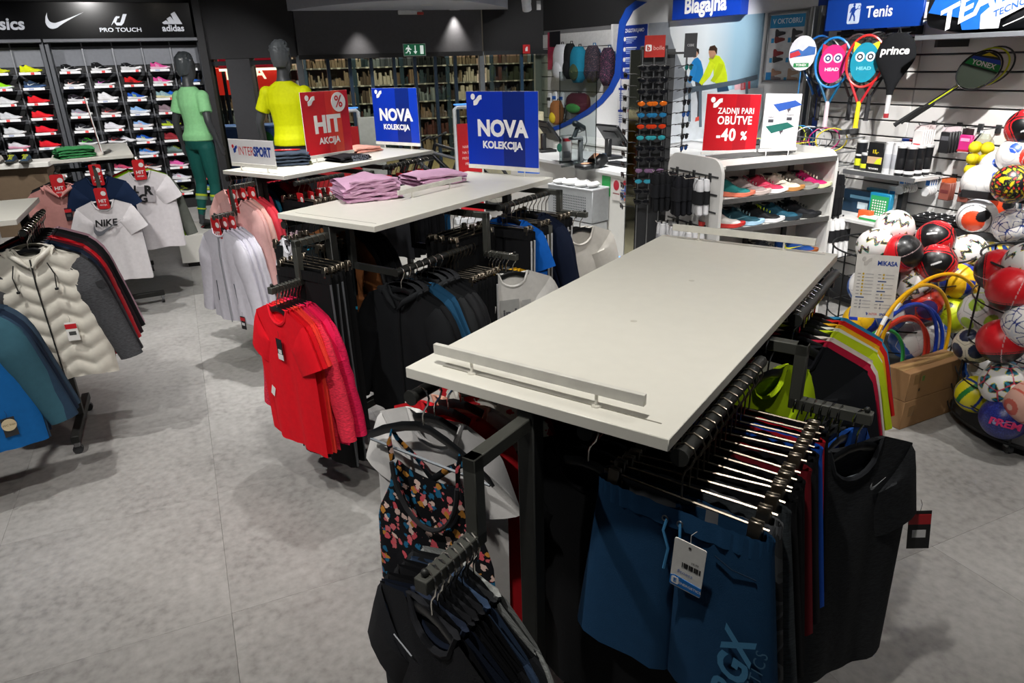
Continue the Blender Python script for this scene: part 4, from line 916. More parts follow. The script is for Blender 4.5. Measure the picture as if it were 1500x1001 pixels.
# side stepped arm: neon tee above, dark tee on the lower end (they face away from the table)
T1.hang([('tee', 'mustard tee behind the neon tee on the side arm', '#b8901c'), ('tee', 'white and red ringer tee on the side arm', '#d8d4d0', dict(col_mat=FAB('#b01c24'))), ('tee', 'neon yellow tee on the upper side arm', '#b4d412', dict(gap=.6))], .50, .71, 1.25, .05, 0, rot=PI / 2 - R(22))
T1.hang(rep(3, 'tee', 'black tee on the lower side arm behind the charcoal tee', '#131417') + rep(2, 'tee', 'near black tee between the black tees and the charcoal tee', '#1d1f22') + [('tee', 'cobalt blue tee hidden behind the charcoal tee', '#174a9c')], .715, .71, 1.10, .021, 0, rot=PI / 2 - R(14))
dk = T1.hang([('longtee', 'charcoal running tee with small swoosh and black tag', FAB('#2b2d30', 'heather'), dict(col_mat=FAB('#222428')))], .865, .71, 1.10, .02, 0, rot=PI / 2 - R(34), jit=0)[0]
flat(SWOOSH, P('#8f9296', .5), dk, -.021, .0012, 'chest_logo', .052, (.055, -.215), .12)
hangtag(dk, (.295, -.004, -.36), .06, .13, '#17181a', '#b5242a', rot=(0, R(-6), R(-30)))
# far right rail: coloured tops seen from the side
T1.hang([('longtee', 'black embroidered long tee first on the hoop-side rail', '#101218'), ('longtee', 'crimson tee on the hoop-side rail', '#b01838', dict(gap=.3)), ('longtee', 'thin white tee on the hoop-side rail beside the crimson tee', '#d8d0c8'), ('longtee', 'lime yellow tee on the hoop-side rail', '#b8cc1c', dict(gap=.4)), ('longtee', 'cream white tee on the hoop-side rail behind the lime tee', '#dcdccf'), ('longtee', 'golden yellow tee on the hoop-side rail', '#e0a81c'), ('longtee', 'scarlet tee on the hoop-side rail', '#c8201c'), ('longtee', 'light blue tee last on the hoop-side rail', '#2f86b4')] , .63, .96, 1.25, 0, .037, jit=.6)

# --- T2
red = T2.hang([('tee', 'red raglan tee with black swing tag on the lowest arm', '#e80f22', dict(turn=-6, col_mat=FAB('#ee1a2c'))), ('tee', 'plain red tee just behind the red raglan tee', '#da0e20', dict(turn=-4))] +
        rep(2, 'tee', 'orange coral tee on the lowest arm', '#f04034', dict(turn=-5)) + [('sweat', 'coral marl long sleeve top', FAB('#e03048', 'heather'), dict(turn=-4))] + rep(2, 'tee', 'raspberry pink tee on the lowest arm', '#e81c56', dict(turn=-5)) + [('sweat', 'magenta long sleeve top on the lowest arm', FAB('#c81848', 'heather'), dict(turn=-4))], .3175, -.315, 1.065, 0, .0185)
hangtag(red[0], (.01, -.026, -.21), .045, .10, '#17181a', '#e8e8e8', 'bottom'); ob('size_sticker', MB().box((-.13, -.022, -.50), (.03, .001, .05), rot=Euler((0, R(25), 0))), PRINTW, red[0])
T2.hang(rep(3, 'pants', 'black tracksuit trousers with grey piping on the upper arm', '#101113', dict(stripe=P('#55585c', .6))) + rep(2, 'leggings', 'black running leggings with red cuffs on the upper arm', '#0f1012'), .3175, -.155, 1.235, 0, .034)
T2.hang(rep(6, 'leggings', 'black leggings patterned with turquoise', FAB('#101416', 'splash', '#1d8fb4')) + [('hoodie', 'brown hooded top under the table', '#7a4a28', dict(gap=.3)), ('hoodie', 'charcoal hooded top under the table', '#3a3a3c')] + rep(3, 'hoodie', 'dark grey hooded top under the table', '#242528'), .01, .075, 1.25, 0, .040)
wt = T2.hang([('kid', 'white sleeveless sports top at the aisle rail end', '#dcdce2', dict(turn=-25))], .01, .03, 1.25, 0, .03)
T2.hang([('hoodie', 'black zip hoodie first on the lower rail', '#131518', dict(hooded=True, zip_mat=ZIPB)), ('hoodie', 'black hoodie second on the lower rail', '#101114', dict(hooded=True))] + rep(2, 'tee', 'petrol blue tee between black hoodies', '#1d4a6a') +
        [('hoodie', 'dark grey hoodie with pale neck tape', '#242628', dict(hooded=True))] + rep(2, 'hoodie', 'faded black hoodie on the lower rail', '#1b1c1f', dict(hooded=True)), .64, .13, 1.08, 0, .046, jit=.5)
T2.hang(rep(6, 'pants', 'black tracksuit trousers on clips in the lower rail', '#141518') + rep(2, 'pants', 'black trousers with white side stripe on the lower rail', '#111214', dict(stripe=P('#cfcfd2', .6))), .64, .46, 1.08, 0, .03, jit=.5)
T2.hang(rep(5, 'pants', 'black trousers on the upper side arm', '#0f1012'), .45, .71, 1.235, .045, 0, rot=PI / 2)
T2.hang(rep(2, 'tee', 'dark slate tee behind the yellow tees', '#2a3036') + rep(2, 'tee', 'mid grey tee behind the yellow tees', '#5a6066') + rep(2, 'tee', 'sun yellow tee on the lower side arm', '#dca81a'), .715, .71, 1.04, .021, 0, rot=PI / 2 - R(24))
wt = T2.hang([('tee', 'white tee with grey photo print on the lower side arm', '#dcdad6')], .86, .71, 1.04, .02, 0, rot=PI / 2 - R(42), jit=0)[0]
ob('chest_print', MB().box((-.03, -.0255, -.26), (.10, .002, .10)), P('#a9a9a7', .7), wt); text('ind', .06, P('#55565a', .7), wt, (-.03, -.027, -.285), bold=.04, name='chest_lettering'); ob('chest_print', MB().box((.06, -.0245, -.235), (.045, .002, .03)), P('#b9b9b7', .7), wt)
T2.hang(rep(2, 'pants', 'black trousers with three white stripes on the rail by the counter', '#111215', dict(stripe=P('#d8d8da', .6))) + [('tee', 'electric blue tee on the rail by the counter', '#0f62c4')] + rep(2, 'pants', 'black trousers with white stripe behind the electric blue tee', '#131417', dict(stripe=P('#d8d8da', .6))) + [('pants', 'khaki grey trousers with white stripe', '#5a5a54', dict(stripe=P('#d8d8da', .6)))] + rep(2, 'sweat', 'navy sweatshirt on the rail by the counter', '#101a30') + rep(3, 'pants', 'black trousers with silver stripe at the rail tip', '#131417', dict(stripe=P('#c8c8cc', .6))), .64, .95, 1.23, 0, .045)
T2.hang(rep(2, 'longtee', 'white sheer long shirt beside the perforated bin', '#d4d0c8'), .80, 1.44, 1.12, .045, 0, rot=PI / 2 - R(34))

# --- T3
wz = T3.hang(rep(5, 'wjacket', 'white zip jacket with thin grey pocket zip on the lowest arm', '#d4d2dc', dict(zip_mat=ZIPG)), .3175, -.315, 1.075, 0, .03)
for g_ in wz[:1]:
    for sx in (-.10, .09): ob('pocket_zip', MB().tube([(sx, -.024, -.42), (sx * 1.1, -.024, -.56)], .003, 5), P('#5a5c66', .4), g_)
hangtag(wz[0], (.12, -.028, -.64), .05, .09, '#17181a', '#c8242c')
for k in range(3): hitcard(T3.w(.3175 + .012 * k, -.335 + .05 * k, 1.095), TA, 'on the white zip jackets')
T3.hang(rep(2, 'wjacket', 'blush pink zip jacket on the upper arm', '#d6a8a4', dict(zip_mat=P('#d0a09c', .5))) + rep(1, 'wjacket', 'pale apricot jacket on the upper arm', '#dcb0a6') + rep(2, 'wjacket', 'coral red jacket on the upper arm', '#d23c4a', dict(zip_mat=P('#b02c3a', .5))), .3175, -.155, 1.24, 0, .036)
for k in range(3): hitcard(T3.w(.3175 + .02 * k, -.18 + .06 * k, 1.255), TA, 'on the coral and blush jackets')
T3.hang(rep(2, 'wjacket', 'blush pink top at the aisle rail end', '#d4a49e') + rep(3, 'wtee', 'cherry red tee on the aisle side rail', '#b81c3c') + [('wtee', 'teal tee beside the cherry red tees', '#17607a')] + rep(2, 'wjacket', 'black top on the aisle side rail', '#121316') + rep(5, 'wtee', 'crimson tee under the table', '#a81c30'), .01, .03, 1.25, 0, .045)
T3.hang([('wjacket', 'pale mauve jacket under the table corner', '#c0aab4')] * 2, .55, .02, 1.02, 0, .04)
T3.hang(rep(9, 'leggings', 'black leggings on the silver clip rail', '#121316'), .64, .10, 1.25, 0, .042)
for k in range(5): hitcard(T3.w(.655 + .012 * (k % 2), .09 + .08 * k, 1.215), TA + R(-12), 'on the silver clip rail')
T3.hang(rep(9, 'wtee', 'black tee with red hanger label on the bike-side rail', '#121317') + [('wtee', 'petrol blue tee on the bike-side rail', '#174a70')] * 2, .64, .94, 1.25, 0, .045)
for k in range(4): hitcard(T3.w(.655, .93 + .12 * k, 1.215), TA + R(-12), 'on the bike-side rail')

# --- T4 winter jackets, widths along the table edge
GREYW = FAB('#46474a', 'heather')
pj = T4.hang([('jacket', 'off-white quilted hooded jacket with charcoal knit sleeves', FAB('#d6d2c6', 'gloss'), dict(quilt='chevron', sl_mat=GREYW, zip_mat=ZIPB, hooded=True, turn=-10))], .075, 0, 1.23, .05, 0, rot=-PI / 2, jit=0)[0]
for sx in (-.07, .08): ob('drawcord', MB().tube([(sx, -.052, -.14), (sx * 1.25, -.056, -.20), (sx * 1.15, -.058, -.27)], .003, 5), ZIPB, pj); ob('cord_stop', MB().box((sx * 1.15, -.06, -.275), (.016, .012, .012), bev=.002), ZIPB, pj)
ob('sleeve_badge', MB().prism([(-.018, .018), (.018, .018), (.018, -.008), (0, -.022), (-.018, -.008)], -.001, .001), P('#2f3033', .5), pj, (.285, -.040, -.28), (0, R(-12), R(18)))
hangtag(pj, (.10, -.052, -.46), .055, .10, '#efeeea', '#c8242c')
T4.hang([('jacket', 'black quilted jacket behind the off-white jacket', FAB('#15161a', 'gloss'), dict(quilt='rows', turn=-8)), ('jacket', 'navy quilted puffer jacket', FAB('#12243e', 'gloss'), dict(quilt='rows', turn=-8)), ('jacket', 'dark navy softshell jacket', '#182030', dict(turn=-8)), ('jacket', 'wine red shell jacket', '#5a1420', dict(turn=-8)), ('jacket', 'bright red quilted puffer jacket', FAB('#c01420', 'gloss'), dict(quilt='rows', turn=-8)), ('jacket', 'dark plum shell jacket behind the red puffer', '#2c1c22', dict(turn=-8)), ('jacket', 'charcoal jacket near the rail tip', '#232428', dict(turn=-8)), ('jacket', 'black jacket near the rail tip', '#131416', dict(turn=-8)), ('jacket', 'dusty mauve jacket at the rail tip', '#b28c98', dict(turn=-8))], .135, 0, 1.23, .06, 0, rot=-PI / 2, jit=.5)
bj = T4.hang([('jacket', 'bright blue softshell jacket with round cream tag', FAB('#1668b0'), dict(sl_mat=FAB('#3a6474'), zip_mat=ZIPB, turn=16))], -.405, .31, 1.08, .05, 0, rot=-PI / 2, jit=0)[0]
hangtag(bj, (.115, -.042, -.60), .055, .095, '#2a2b2c', None); ob('round_tag', MB().prism(ellipse(0, 0, .03, .03, 20), -.002, 0), P('#d8c9a4', .6), bj, (.115, -.046, -.635)); text('PFC free', .014, P('#8a7c58', .6), bj, (.115, -.0487, -.635), name='tag_lettering')
ob('pocket_zip', MB().tube([(.09, -.033, -.42), (.105, -.034, -.52)], .0035, 5), P('#0d3c6c', .5), bj)
T4.hang([('jacket', 'slate blue jacket behind the bright blue softshell', '#2c4258', dict(turn=8)), ('jacket', 'dark navy jacket on the stepped arm', '#1c2a3e', dict(turn=8)), ('jacket', 'grey blue jacket on the stepped arm', '#36495c', dict(turn=6))], -.345, .31, 1.08, .07, 0, rot=-PI / 2, jit=.5)

# --- T5
nk = T5.hang([('tee', 'white tee with black NIKE lettering and grey swoosh', '#dcd8da', dict(turn=-14))], .30, -.31, 1.08, 0, .03, jit=0)[0]
text('NIKE', .075, P('#0e0e10', .6), nk, (-.01, -.0300, -.245), bold=.03, shear=.18, name='chest_lettering'); flat(SWOOSH, P('#6a6c72', .5), nk, -.0300, .002, 'chest_swoosh', .235, (-.105, -.345), .12)
T5.hang([('tee', 'second white tee behind the NIKE lettering tee', '#d6d4d6', dict(turn=-14))], .30, -.275, 1.08, 0, .03, jit=0)
T5.hang([('tee', 'navy tee above the white NIKE lettering tee', '#112442', dict(turn=-14)), ('tee', 'dark navy tee on the upper arm', '#101a30', dict(turn=-14))], .30, -.145, 1.25, 0, .04, jit=0)
hitcard(T5.w(.30, -.345, 1.135), T5.a - R(14), 'on the white NIKE lettering tee', scale=1.05); hitcard(T5.w(.30, -.185, 1.30), T5.a - R(14), 'on the navy tee', scale=1.05)
gp = T5.hang([('tee', 'white tee with black letters G and R in a print', '#d4cfd2', dict(turn=-8)), ('tee', 'plain white tee behind the letter print tee', '#dad8da', dict(turn=-8))], .62, -.03, 1.25, 0, .035, jit=0)[0]
ob('chest_print', MB().box((.015, -.0235, -.26), (.13, .0015, .13), rot=Euler((0, R(5), 0))), P('#a9a4a8', .7), gp); text('R', .10, P('#0c0c0e', .6), gp, (.035, -.0262, -.23), (PI / 2, R(8), 0), bold=.05, name='chest_lettering'); text('G', .09, P('#0c0c0e', .6), gp, (-.015, -.0262, -.295), bold=.05, name='chest_lettering'); text('L', .08, P('#0c0c0e', .6), gp, (-.055, -.0262, -.215), (PI / 2, R(12), 0), bold=.05, name='chest_lettering')
hitcard(T5.w(.62, -.07, 1.30), T5.a, 'on the letter print tee', scale=1.05)
T5.hang([('sweat', 'lime green long jacket with grey sleeves', '#9ac81a', dict(sl_mat=FAB('#5d605a'), turn=-8)), ('sweat', 'lime green sports jacket', '#a4d41c', dict(turn=-8)), ('sweat', 'olive lime top behind the lime jackets', '#5f7a1c', dict(turn=-8)), ('tee', 'scarlet tee behind the lime tops', '#c42420', dict(turn=-8)), ('tee', 'black tee behind the lime tops', '#1a1a1c', dict(turn=-8))], .62, .05, 1.25, 0, .05)
ph = T5.hang([('hoodie', 'dusty pink hoodie with black and red tag', '#c08882', dict(hooded=True, turn=-10))], .02, -.06, 1.2, 0, .03, jit=0)[0]
hangtag(ph, (.03, -.042, -.25), .05, .10, '#1c1c24', '#c8242c')
T5.hang(rep(2, 'sweat', 'charcoal top behind the dusty pink hoodie', '#2a2a2e') + rep(2, 'tee', 'black tee behind the dusty pink hoodie', '#161618'), .02, .05, 1.2, 0, .05)
hitcard(T5.w(.02, -.11, 1.24), T5.a, 'on the dusty pink hoodie', scale=1.1)
# ---------------------------------------------------------------- mannequins
def remeshed(mb, vox, name, smooth=6, fac=.5):
    me = mb.mesh(name, 0); o = bpy.data.objects.new('tmp', me); COL.objects.link(o)
    m = o.modifiers.new('r', 'REMESH'); m.mode = 'VOXEL'; m.voxel_size = vox
    s = o.modifiers.new('s', 'SMOOTH'); s.iterations = smooth; s.factor = fac
    dg = bpy.context.evaluated_depsgraph_get(); dg.update()
    out = bpy.data.meshes.new_from_object(o.evaluated_get(dg)); bpy.data.objects.remove(o); out.name = name; out.shade_smooth(); return out
def ring(c, rx, ry, n=16, tilt=0.):
    return [(c[0] + rx * math.cos(2 * PI * k / n), c[1] + ry * math.sin(2 * PI * k / n), c[2] + tilt * rx * math.cos(2 * PI * k / n)) for k in range(n)]
def limb(mb, pts, rads, n=12):
    mb.tube(pts, 0, n, rad=rads)
    for p, r_ in zip(pts, rads): mb.sphere(p, r_ * .98, 10, 8)
def figure(female):
    """stands on z=0 facing -y, height about 1.75 (female) or 1.85"""
    k = 1.0 if female else 1.06; mb = MB(); sw = .165 if female else .20; hipw = .155 if female else .155
    Z = lambda z: z * k
    # torso
    tr = [ring((0, .0, Z(.86)), hipw * .86, .095), ring((0, .01, Z(.93)), hipw, .115), ring((0, .005, Z(1.0)), hipw * .93, .105), ring((0, -.005, Z(1.08)), .122 if female else .145, .088), ring((0, -.01, Z(1.18)), .132 if female else .158, .10), ring((0, -.012, Z(1.28)), .148 if female else .178, .115), ring((0, -.002, Z(1.37)), sw * .93, .095), ring((0, .008, Z(1.42)), sw * .74, .074), ring((0, .012, Z(1.455)), .088, .064), ring((0, .012, Z(1.49)), .058, .056), ring((0, .0, Z(1.56)), .052, .056)]
    mb.loft(tr)
    if female:
        for s in (-1, 1): mb.sphere((s * .068, -.085, Z(1.27)), .062, 12, 8)
    # head
    hd = [ring((0, -.01, Z(1.53)), .045, .055), ring((0, -.025, Z(1.562)), .058, .078), ring((0, -.02, Z(1.61)), .070, .092), ring((0, -.012, Z(1.67)), .077, .101), ring((0, -.006, Z(1.73)), .074, .097), ring((0, .0, Z(1.765)), .054, .072), ring((0, .0, Z(1.785)), .02, .028)]
    mb.loft(hd)
    mb.sphere((0, -.118, Z(1.645)), .015, 8, 6, (.9, 1.1, 1.5)); mb.sphere((0, -.098, Z(1.605)), .02, 8, 6, (1.2, .7, .5)); mb.sphere((0, -.085, Z(1.575)), .026, 8, 6)
    for s in (-1, 1):
        mb.sphere((s * .03, -.096, Z(1.69)), .02, 8, 6, (1.2, .6, .6)); mb.sphere((s * .077, .0, Z(1.655)), .02, 8, 6, (.45, .8, 1.5))
    return mb, Z, sw
def arm(mb, s, Z, sw, elbow, wrist, hand=True):
    sh = (s * sw, .005, Z(1.375)); limb(mb, [sh, ((sh[0] + elbow[0]) / 2, (sh[1] + elbow[1]) / 2, (sh[2] + elbow[2]) / 2), elbow, ((elbow[0] + wrist[0]) / 2, (elbow[1] + wrist[1]) / 2, (elbow[2] + wrist[2]) / 2), wrist], [.050, .046, .037, .036, .024])
    w = Vector(wrist); d = (w - Vector(elbow)).normalized(); side = Vector((0, 1, 0)); palm = w + d * .05
    mb.tube([w, w + d * .03, palm, w + d * .09], .03, 8, rad=[.022, .03, .035, .033], flat=.55)
    for i, (o_, ln) in enumerate(((-.026, .07), (-.009, .08), (.009, .076), (.025, .062))):
        a = w + d * .088 + side * o_; b = a + d * ln * .55 + Vector((-s * .006, 0, 0)); c = b + d * ln * .4 + Vector((-s * .016, 0, 0)); mb.tube([a, b, c], .008, 6, rad=[.0095, .009, .0075])
    a = w + d * .03 + side * -.028; mb.tube([a, a + d * .03 + side * -.018, a + d * .062 + side * -.022], .009, 6, rad=[.011, .010, .008])
def hairmesh(Z):
    mb = MB(); rg = random.Random(2)
    mb.loft([ring((0, .04, Z(1.585)), .052, .05), ring((0, .022, Z(1.64)), .077, .086), ring((0, .008, Z(1.70)), .084, .103), ring((0, .004, Z(1.75)), .080, .10), ring((0, .004, Z(1.785)), .06, .076), ring((0, .004, Z(1.803)), .022, .03)])
    for i in range(150):
        a = rg.uniform(0, 2 * PI); e = rg.uniform(.1, 1.35); r0 = Vector((math.cos(a) * .082 * math.cos(e), .006 + math.sin(a) * .1 * math.cos(e), Z(1.70) + .098 * math.sin(e)))
        if r0.y < -.06 and e < .9: continue
        d = Vector((rg.uniform(-.5, .5), rg.uniform(-.6, .2), .5)).normalized(); mb.tube([r0, r0 + d * .014, r0 + d * .026 + Vector((0, -.006, 0))], .008, 5, rad=[.012, .009, .003])
    return mb
MANN = P('#45474a', .42); MANN.node_tree.nodes['Principled BSDF'].inputs['Roughness'].default_value = .42
def legs_pts(mb, Z, poses, rk=1.0, foot=True):
    for s, (hip, knee, ank, toe) in poses.items():
        limb(mb, [hip, tuple((Vector(hip) + Vector(knee)) / 2), knee, tuple(Vector(knee).lerp(Vector(ank), .35)), ank], [.085 * rk, .074 * rk, .054 * rk, .055 * rk, .034 * rk])
        if foot:
            a = Vector(ank); t_ = Vector(toe); mb.tube([a + Vector((0, .02, -.03)), a.lerp(t_, .35) + Vector((0, 0, -.03)), a.lerp(t_, .75) + Vector((0, 0, -.025)), t_], .03, 10, rad=[.036, .036, .034, .02], flat=1.0)
# female mannequin, seen from behind
bm_, Z, sw_ = figure(True)
arm(bm_, 1, Z, sw_, (.235, .04, Z(1.12)), (.262, -.02, Z(.90))); arm(bm_, -1, Z, sw_, (-.225, .05, Z(1.12)), (-.235, -.03, Z(.91)))
poses = {1: ((.085, .0, Z(.86)), (.105, -.03, Z(.47)), (.115, .05, Z(.09)), (.14, -.12, Z(.03))), -1: ((-.085, .0, Z(.86)), (-.09, -.02, Z(.47)), (-.095, .02, Z(.09)), (-.12, -.14, Z(.03)))}
legs_pts(bm_, Z, poses)
PLH = .35
fl_ = Vector((-3.25, 7.72, PLH))
fm_ = thing('mannequin', 'dark grey female mannequin in light green tee and teal leggings', 'mannequin', fl_, R(158), None); fm_.scale = (.985,) * 3
ob('body', remeshed(bm_, .011, 'body'), MANN, fm_); ob('hair', remeshed(hairmesh(Z), .006, 'hair', 1), P('#4c5154', .3), fm_)
def shirt_mesh(female, Z, sw, low, arms, ease=.014):
    mb = MB(); hipw = .155
    e = ease
    mb.loft([ring((0, .008, Z(low)), hipw * 1.0 + e * 1.6, .112 + e * 1.4), ring((0, .008, Z(low + .06)), hipw + e * 1.3, .115 + e), ring((0, .0, Z(1.03)), (.138 if female else .155) + e, .098 + e), ring((0, -.006, Z(1.10)), (.125 if female else .15) + e, .09 + e), ring((0, -.01, Z(1.2)), (.136 if female else .163) + e, .104 + e), ring((0, -.012, Z(1.29)), (.15 if female else .182) + e, .118 + e), ring((0, -.002, Z(1.375)), sw * .95 + e, .097 + e), ring((0, .008, Z(1.425)), sw * .76 + e, .076 + e), ring((0, .012, Z(1.458)), .094 + e * .6, .072), ring((0, .012, Z(1.475)), .074, .064)])
    if female:
        for s in (-1, 1): mb.sphere((s * .068, -.085, Z(1.27)), .062 + e, 12, 8)
    for s, el in arms.items():
        sh = Vector((s * sw * .97, .005, Z(1.372))); el = Vector(el); c = sh.lerp(el, .62); mb.sphere(sh, .056 + e, 14, 10); mb.tube([Vector((s * sw * .6, .005, Z(1.375))), sh, sh.lerp(el, .3), c], .06, 14, rad=[.05, .055 + e, .055 + e * .8, .054 + e])
    rg = random.Random(4)
    return mb
ob('tshirt', remeshed(shirt_mesh(True, Z, sw_, .93, {1: (.235, .04, Z(1.12)), -1: (-.225, .05, Z(1.12))}, .011), .009, 'tshirt', 4), FAB('#9ade9e', rough=.7), fm_)
lg = MB(); lg.loft([ring((0, .0, Z(.84)), .14, .102), ring((0, .01, Z(.93)), .160, .121), ring((0, .005, Z(1.01)), .147, .109)])
legs_pts(lg, Z, {s: (p[0], p[1], tuple(Vector(p[1]).lerp(Vector(p[2]), .90)), p[3]) for s, p in poses.items()}, 1.08, False)
lo_ = ob('leggings', remeshed(lg, .010, 'leggings', 4), FAB('#1d5f58', rough=.6), fm_)
for s, p in poses.items():
    for f0, f1, c in ((.30, .36, '#c4d83a'), (.37, .46, '#7fa08e'), (.70, .735, '#c4d83a')):
        a = Vector(p[1]).lerp(Vector(p[2]), f0); b = Vector(p[1]).lerp(Vector(p[2]), f1); r0 = (.0625 if f0 < .5 else .052)
        ob('calf_band', MB().tube([a, b], .06, 18, rad=[r0, r0 - .0015]), FAB(c), lo_)
pl = thing('mannequin_plinth', 'low white box plinth under the green-shirted mannequin', 'plinth', (-3.24, 7.72, 0), R(18)); ob('box', MB().box((0, 0, .20), (.72, .72, .30), bev=.006), WHITE, pl); ob('recessed_base', MB().box((0, 0, .025), (.62, .62, .05)), P('#151515', .6), pl)
ob('foot_disc', MB().lathe([(.001, .006), (.15, .005), (.155, 0), (.001, 0)], 30).xf(Matrix.Translation((0, .02, .35))), GLASS('#cfe0d4', .8, 'clear_plate'), pl)
t = thing('peaked_hat', 'bright red peaked cap beside the mannequin leg', 'cap', (-3.02, 8.3, .50), R(200)); cm = MB()
cm.loft([ring((0, 0, 0), .085, .10), ring((0, 0, .04), .088, .102), ring((0, .01, .085), .07, .08), ring((0, .01, .11), .03, .034)]); ob('crown', cm, FAB('#d8241e'), t)
pk = MB(); pk.grid(lambda i, j: ((i * 2 - 1) * .085, -.085 - .09 * j * (1 - (i * 2 - 1) ** 2 * .45), .008 - .022 * (i * 2 - 1) ** 2 + .0 * j), 10, 4); ob('peak', pk.mesh('peak', 1), FAB('#d8241e'), t)
t = thing('display_stand', 'white metal leg stand holding the red cap', 'stand', (-3.02, 8.3, 0), R(10)); ob('leg_frame', MB().tube([(-.12, -.05, 0), (-.09, 0, .47), (.09, 0, .47), (.12, -.05, 0)], .018, 8), P('#c9c9c9', .4), t); ob('shelf', MB().box((0, 0, .485), (.30, .26, .02), bev=.004), WHITE, t)
t = thing('promo_table', 'white counter box with red side band behind the mannequin', 'display table', (-2.55, 8.9, 0), R(20)); ob('box', MB().box((0, 0, .42), (1.1, .6, .84), bev=.006), WHITE, t); ob('red_band', MB().box((0, -.303, .70), (1.1, .006, .22)), P('#b01c24', .5), t)
# male mannequin
bm_, Z, sw_ = figure(False)
arm(bm_, 1, Z, sw_, (.30, .03, Z(1.13)), (.345, -.08, Z(.90))); arm(bm_, -1, Z, sw_, (-.30, .04, Z(1.13)), (-.35, -.06, Z(.90)))
poses = {1: ((.09, .0, Z(.86)), (.12, -.03, Z(.47)), (.14, .02, Z(.09)), (.17, -.14, Z(.03))), -1: ((-.09, .0, Z(.86)), (-.11, -.02, Z(.47)), (-.12, .03, Z(.09)), (-.15, -.13, Z(.03)))}
legs_pts(bm_, Z, poses, 1.1)
mm_ = thing('mannequin', 'dark grey male mannequin in a neon yellow tee', 'mannequin', (-2.04, 6.95, .28), R(166)); 
ob('body', remeshed(bm_, .011, 'body'), MANN, mm_); ob('hair', remeshed(hairmesh(Z), .006, 'hair', 1), P('#575b5e', .35), mm_)
ob('tshirt', remeshed(shirt_mesh(False, Z, sw_, .93, {1: (.30, .03, Z(1.13)), -1: (-.30, .04, Z(1.13))}, .013), .009, 'tshirt', 4), FAB('#ccd200', rough=.7), mm_)
tr_ = MB(); tr_.loft([ring((0, .0, Z(.84)), .145, .108), ring((0, .01, Z(.93)), .162, .124), ring((0, .005, Z(.99)), .150, .113)])
legs_pts(tr_, Z, {s: (p[0], p[1], tuple(Vector(p[1]).lerp(Vector(p[2]), .95)), p[3]) for s, p in poses.items()}, 1.25, False); ob('trousers', remeshed(tr_, .011, 'trousers', 4), FAB('#16171a'), mm_)
pl = thing('mannequin_plinth', 'low white box plinth under the yellow-shirted mannequin', 'plinth', (-2.04, 6.95, 0), R(18)); ob('box', MB().box((0, 0, .165), (.7, .7, .23), bev=.006), WHITE, pl); ob('recessed_base', MB().box((0, 0, .025), (.6, .6, .05)), P('#151515', .6), pl)

# ---------------------------------------------------------------- low shoe display tables on the left
for (px, py, z, L_, lab) in ((40, 262, .62, 1.0, 'low white display table with dark running shoes'), (30, 238, .92, .8, 'white display step carrying bright running shoes')):
    q = pz(px, py, z); t = thing('display_table', lab, 'display table', (q.x, q.y + .1, 0), R(20)); ob('top', MB().box((-.1, 0, z - .03), (L_, .5, .06), bev=.004), WHITE, t); ob('body', MB().box((-.1, .03, (z - .06) / 2), (L_ - .1, .42, z - .06)), P('#6a5844', .7), t)
q = pz(10, 262, .62); make_shoe('dark blue running shoe standing on a grey pad', (q.x - .02, q.y + .05, .655), R(-60), '#173a5c', '#101820', None, lace='#2a6aa0', high=True, thick=True, scale=1.1)
ob_ = ob('shoe_pad', MB().box((q.x + .05, q.y + .05, .637), (.42, .3, .03), R(20), bev=.004).mesh('shoe_pad'), P('#6e7276', .7)); tag(ob_, 'grey felt pad under the dark blue running shoe', 'pad')
q = pz(52, 254, .62); make_shoe('tall black and blush hiking boot on the display table', (q.x, q.y, .622), R(-50), '#1d1b1f', '#d8a8ac', None, lace='#e0b8c0', high=True, thick=True, scale=1.15); make_shoe('white and pink running shoe beside the hiking boot', (q.x + .1, q.y + .12, .622), R(-60), '#dcd6da', '#e0a8b4', None, lace='#f0f0f0', scale=1.05)
for i, (dx, c, w) in enumerate(((-.3, '#c8c2ba', 'beige white'), (-.12, '#2a3a4e', 'navy with lime collar'), (.06, '#33475a', 'slate with yellow collar'))):
    q = pz(28, 238, .92); make_shoe(w + ' running shoe on the white display step', (q.x + dx + .05, q.y + .05, .922), R(-75), c, '#3a3a34', None, lace=['#f0a030', '#d8e020', '#d8e020'][i], group='shoes on the display step')
# ---------------------------------------------------------------- cash desk wall (local x to the right along the wall, room at -y)
CW0 = Vector((3.1, 7.5, 0)); CWA = R(-60)
def local_on(p0, ang, off, px, py):
    n = Vector((-math.sin(ang), math.cos(ang), 0)); q = pplane(px, py, p0 + n * off, n) - p0
    return (q.x * math.cos(ang) + q.y * math.sin(ang), q.z)
cw = lambda px, py, off=0.: local_on(CW0, CWA, off, px, py)
wallc = bpy.data.objects.new('wall_cash', None); COL.objects.link(wallc); wallc.location = CW0; wallc.rotation_euler = (0, 0, CWA); wallc['kind'] = 'structure'
OUT = [cw(*p) for p in ((932, 1), (918, 12), (908, 32), (905, 60), (903, 85), (901, 108), (893, 127), (879, 145), (861, 160), (840, 173), (820, 183), (800, 190))]
INN = [cw(*p) for p in ((948, 3), (928, 16), (917, 36), (914, 62), (912, 88), (909, 114), (898, 135), (883, 152), (864, 167), (842, 179), (820, 189), (800, 195))]
WALLW = P('#cfd0d2', .55, var=.02); BLU = P('#123f9c', .45, var=.03)
outl = [(.14, 0), (.14, 3.3), (OUT[0][0] + .25, 3.3), (OUT[0][0], 2.62)] + OUT + [(OUT[-1][0], 0)]
ob('panel', MB().prism(outl[::-1], 0, .08).mesh('panel', 0), WALLW, wallc)
ob('blue_band', MB().prism((OUT + INN[::-1]), -.012, 0).mesh('blue_band', 0), BLU, wallc)
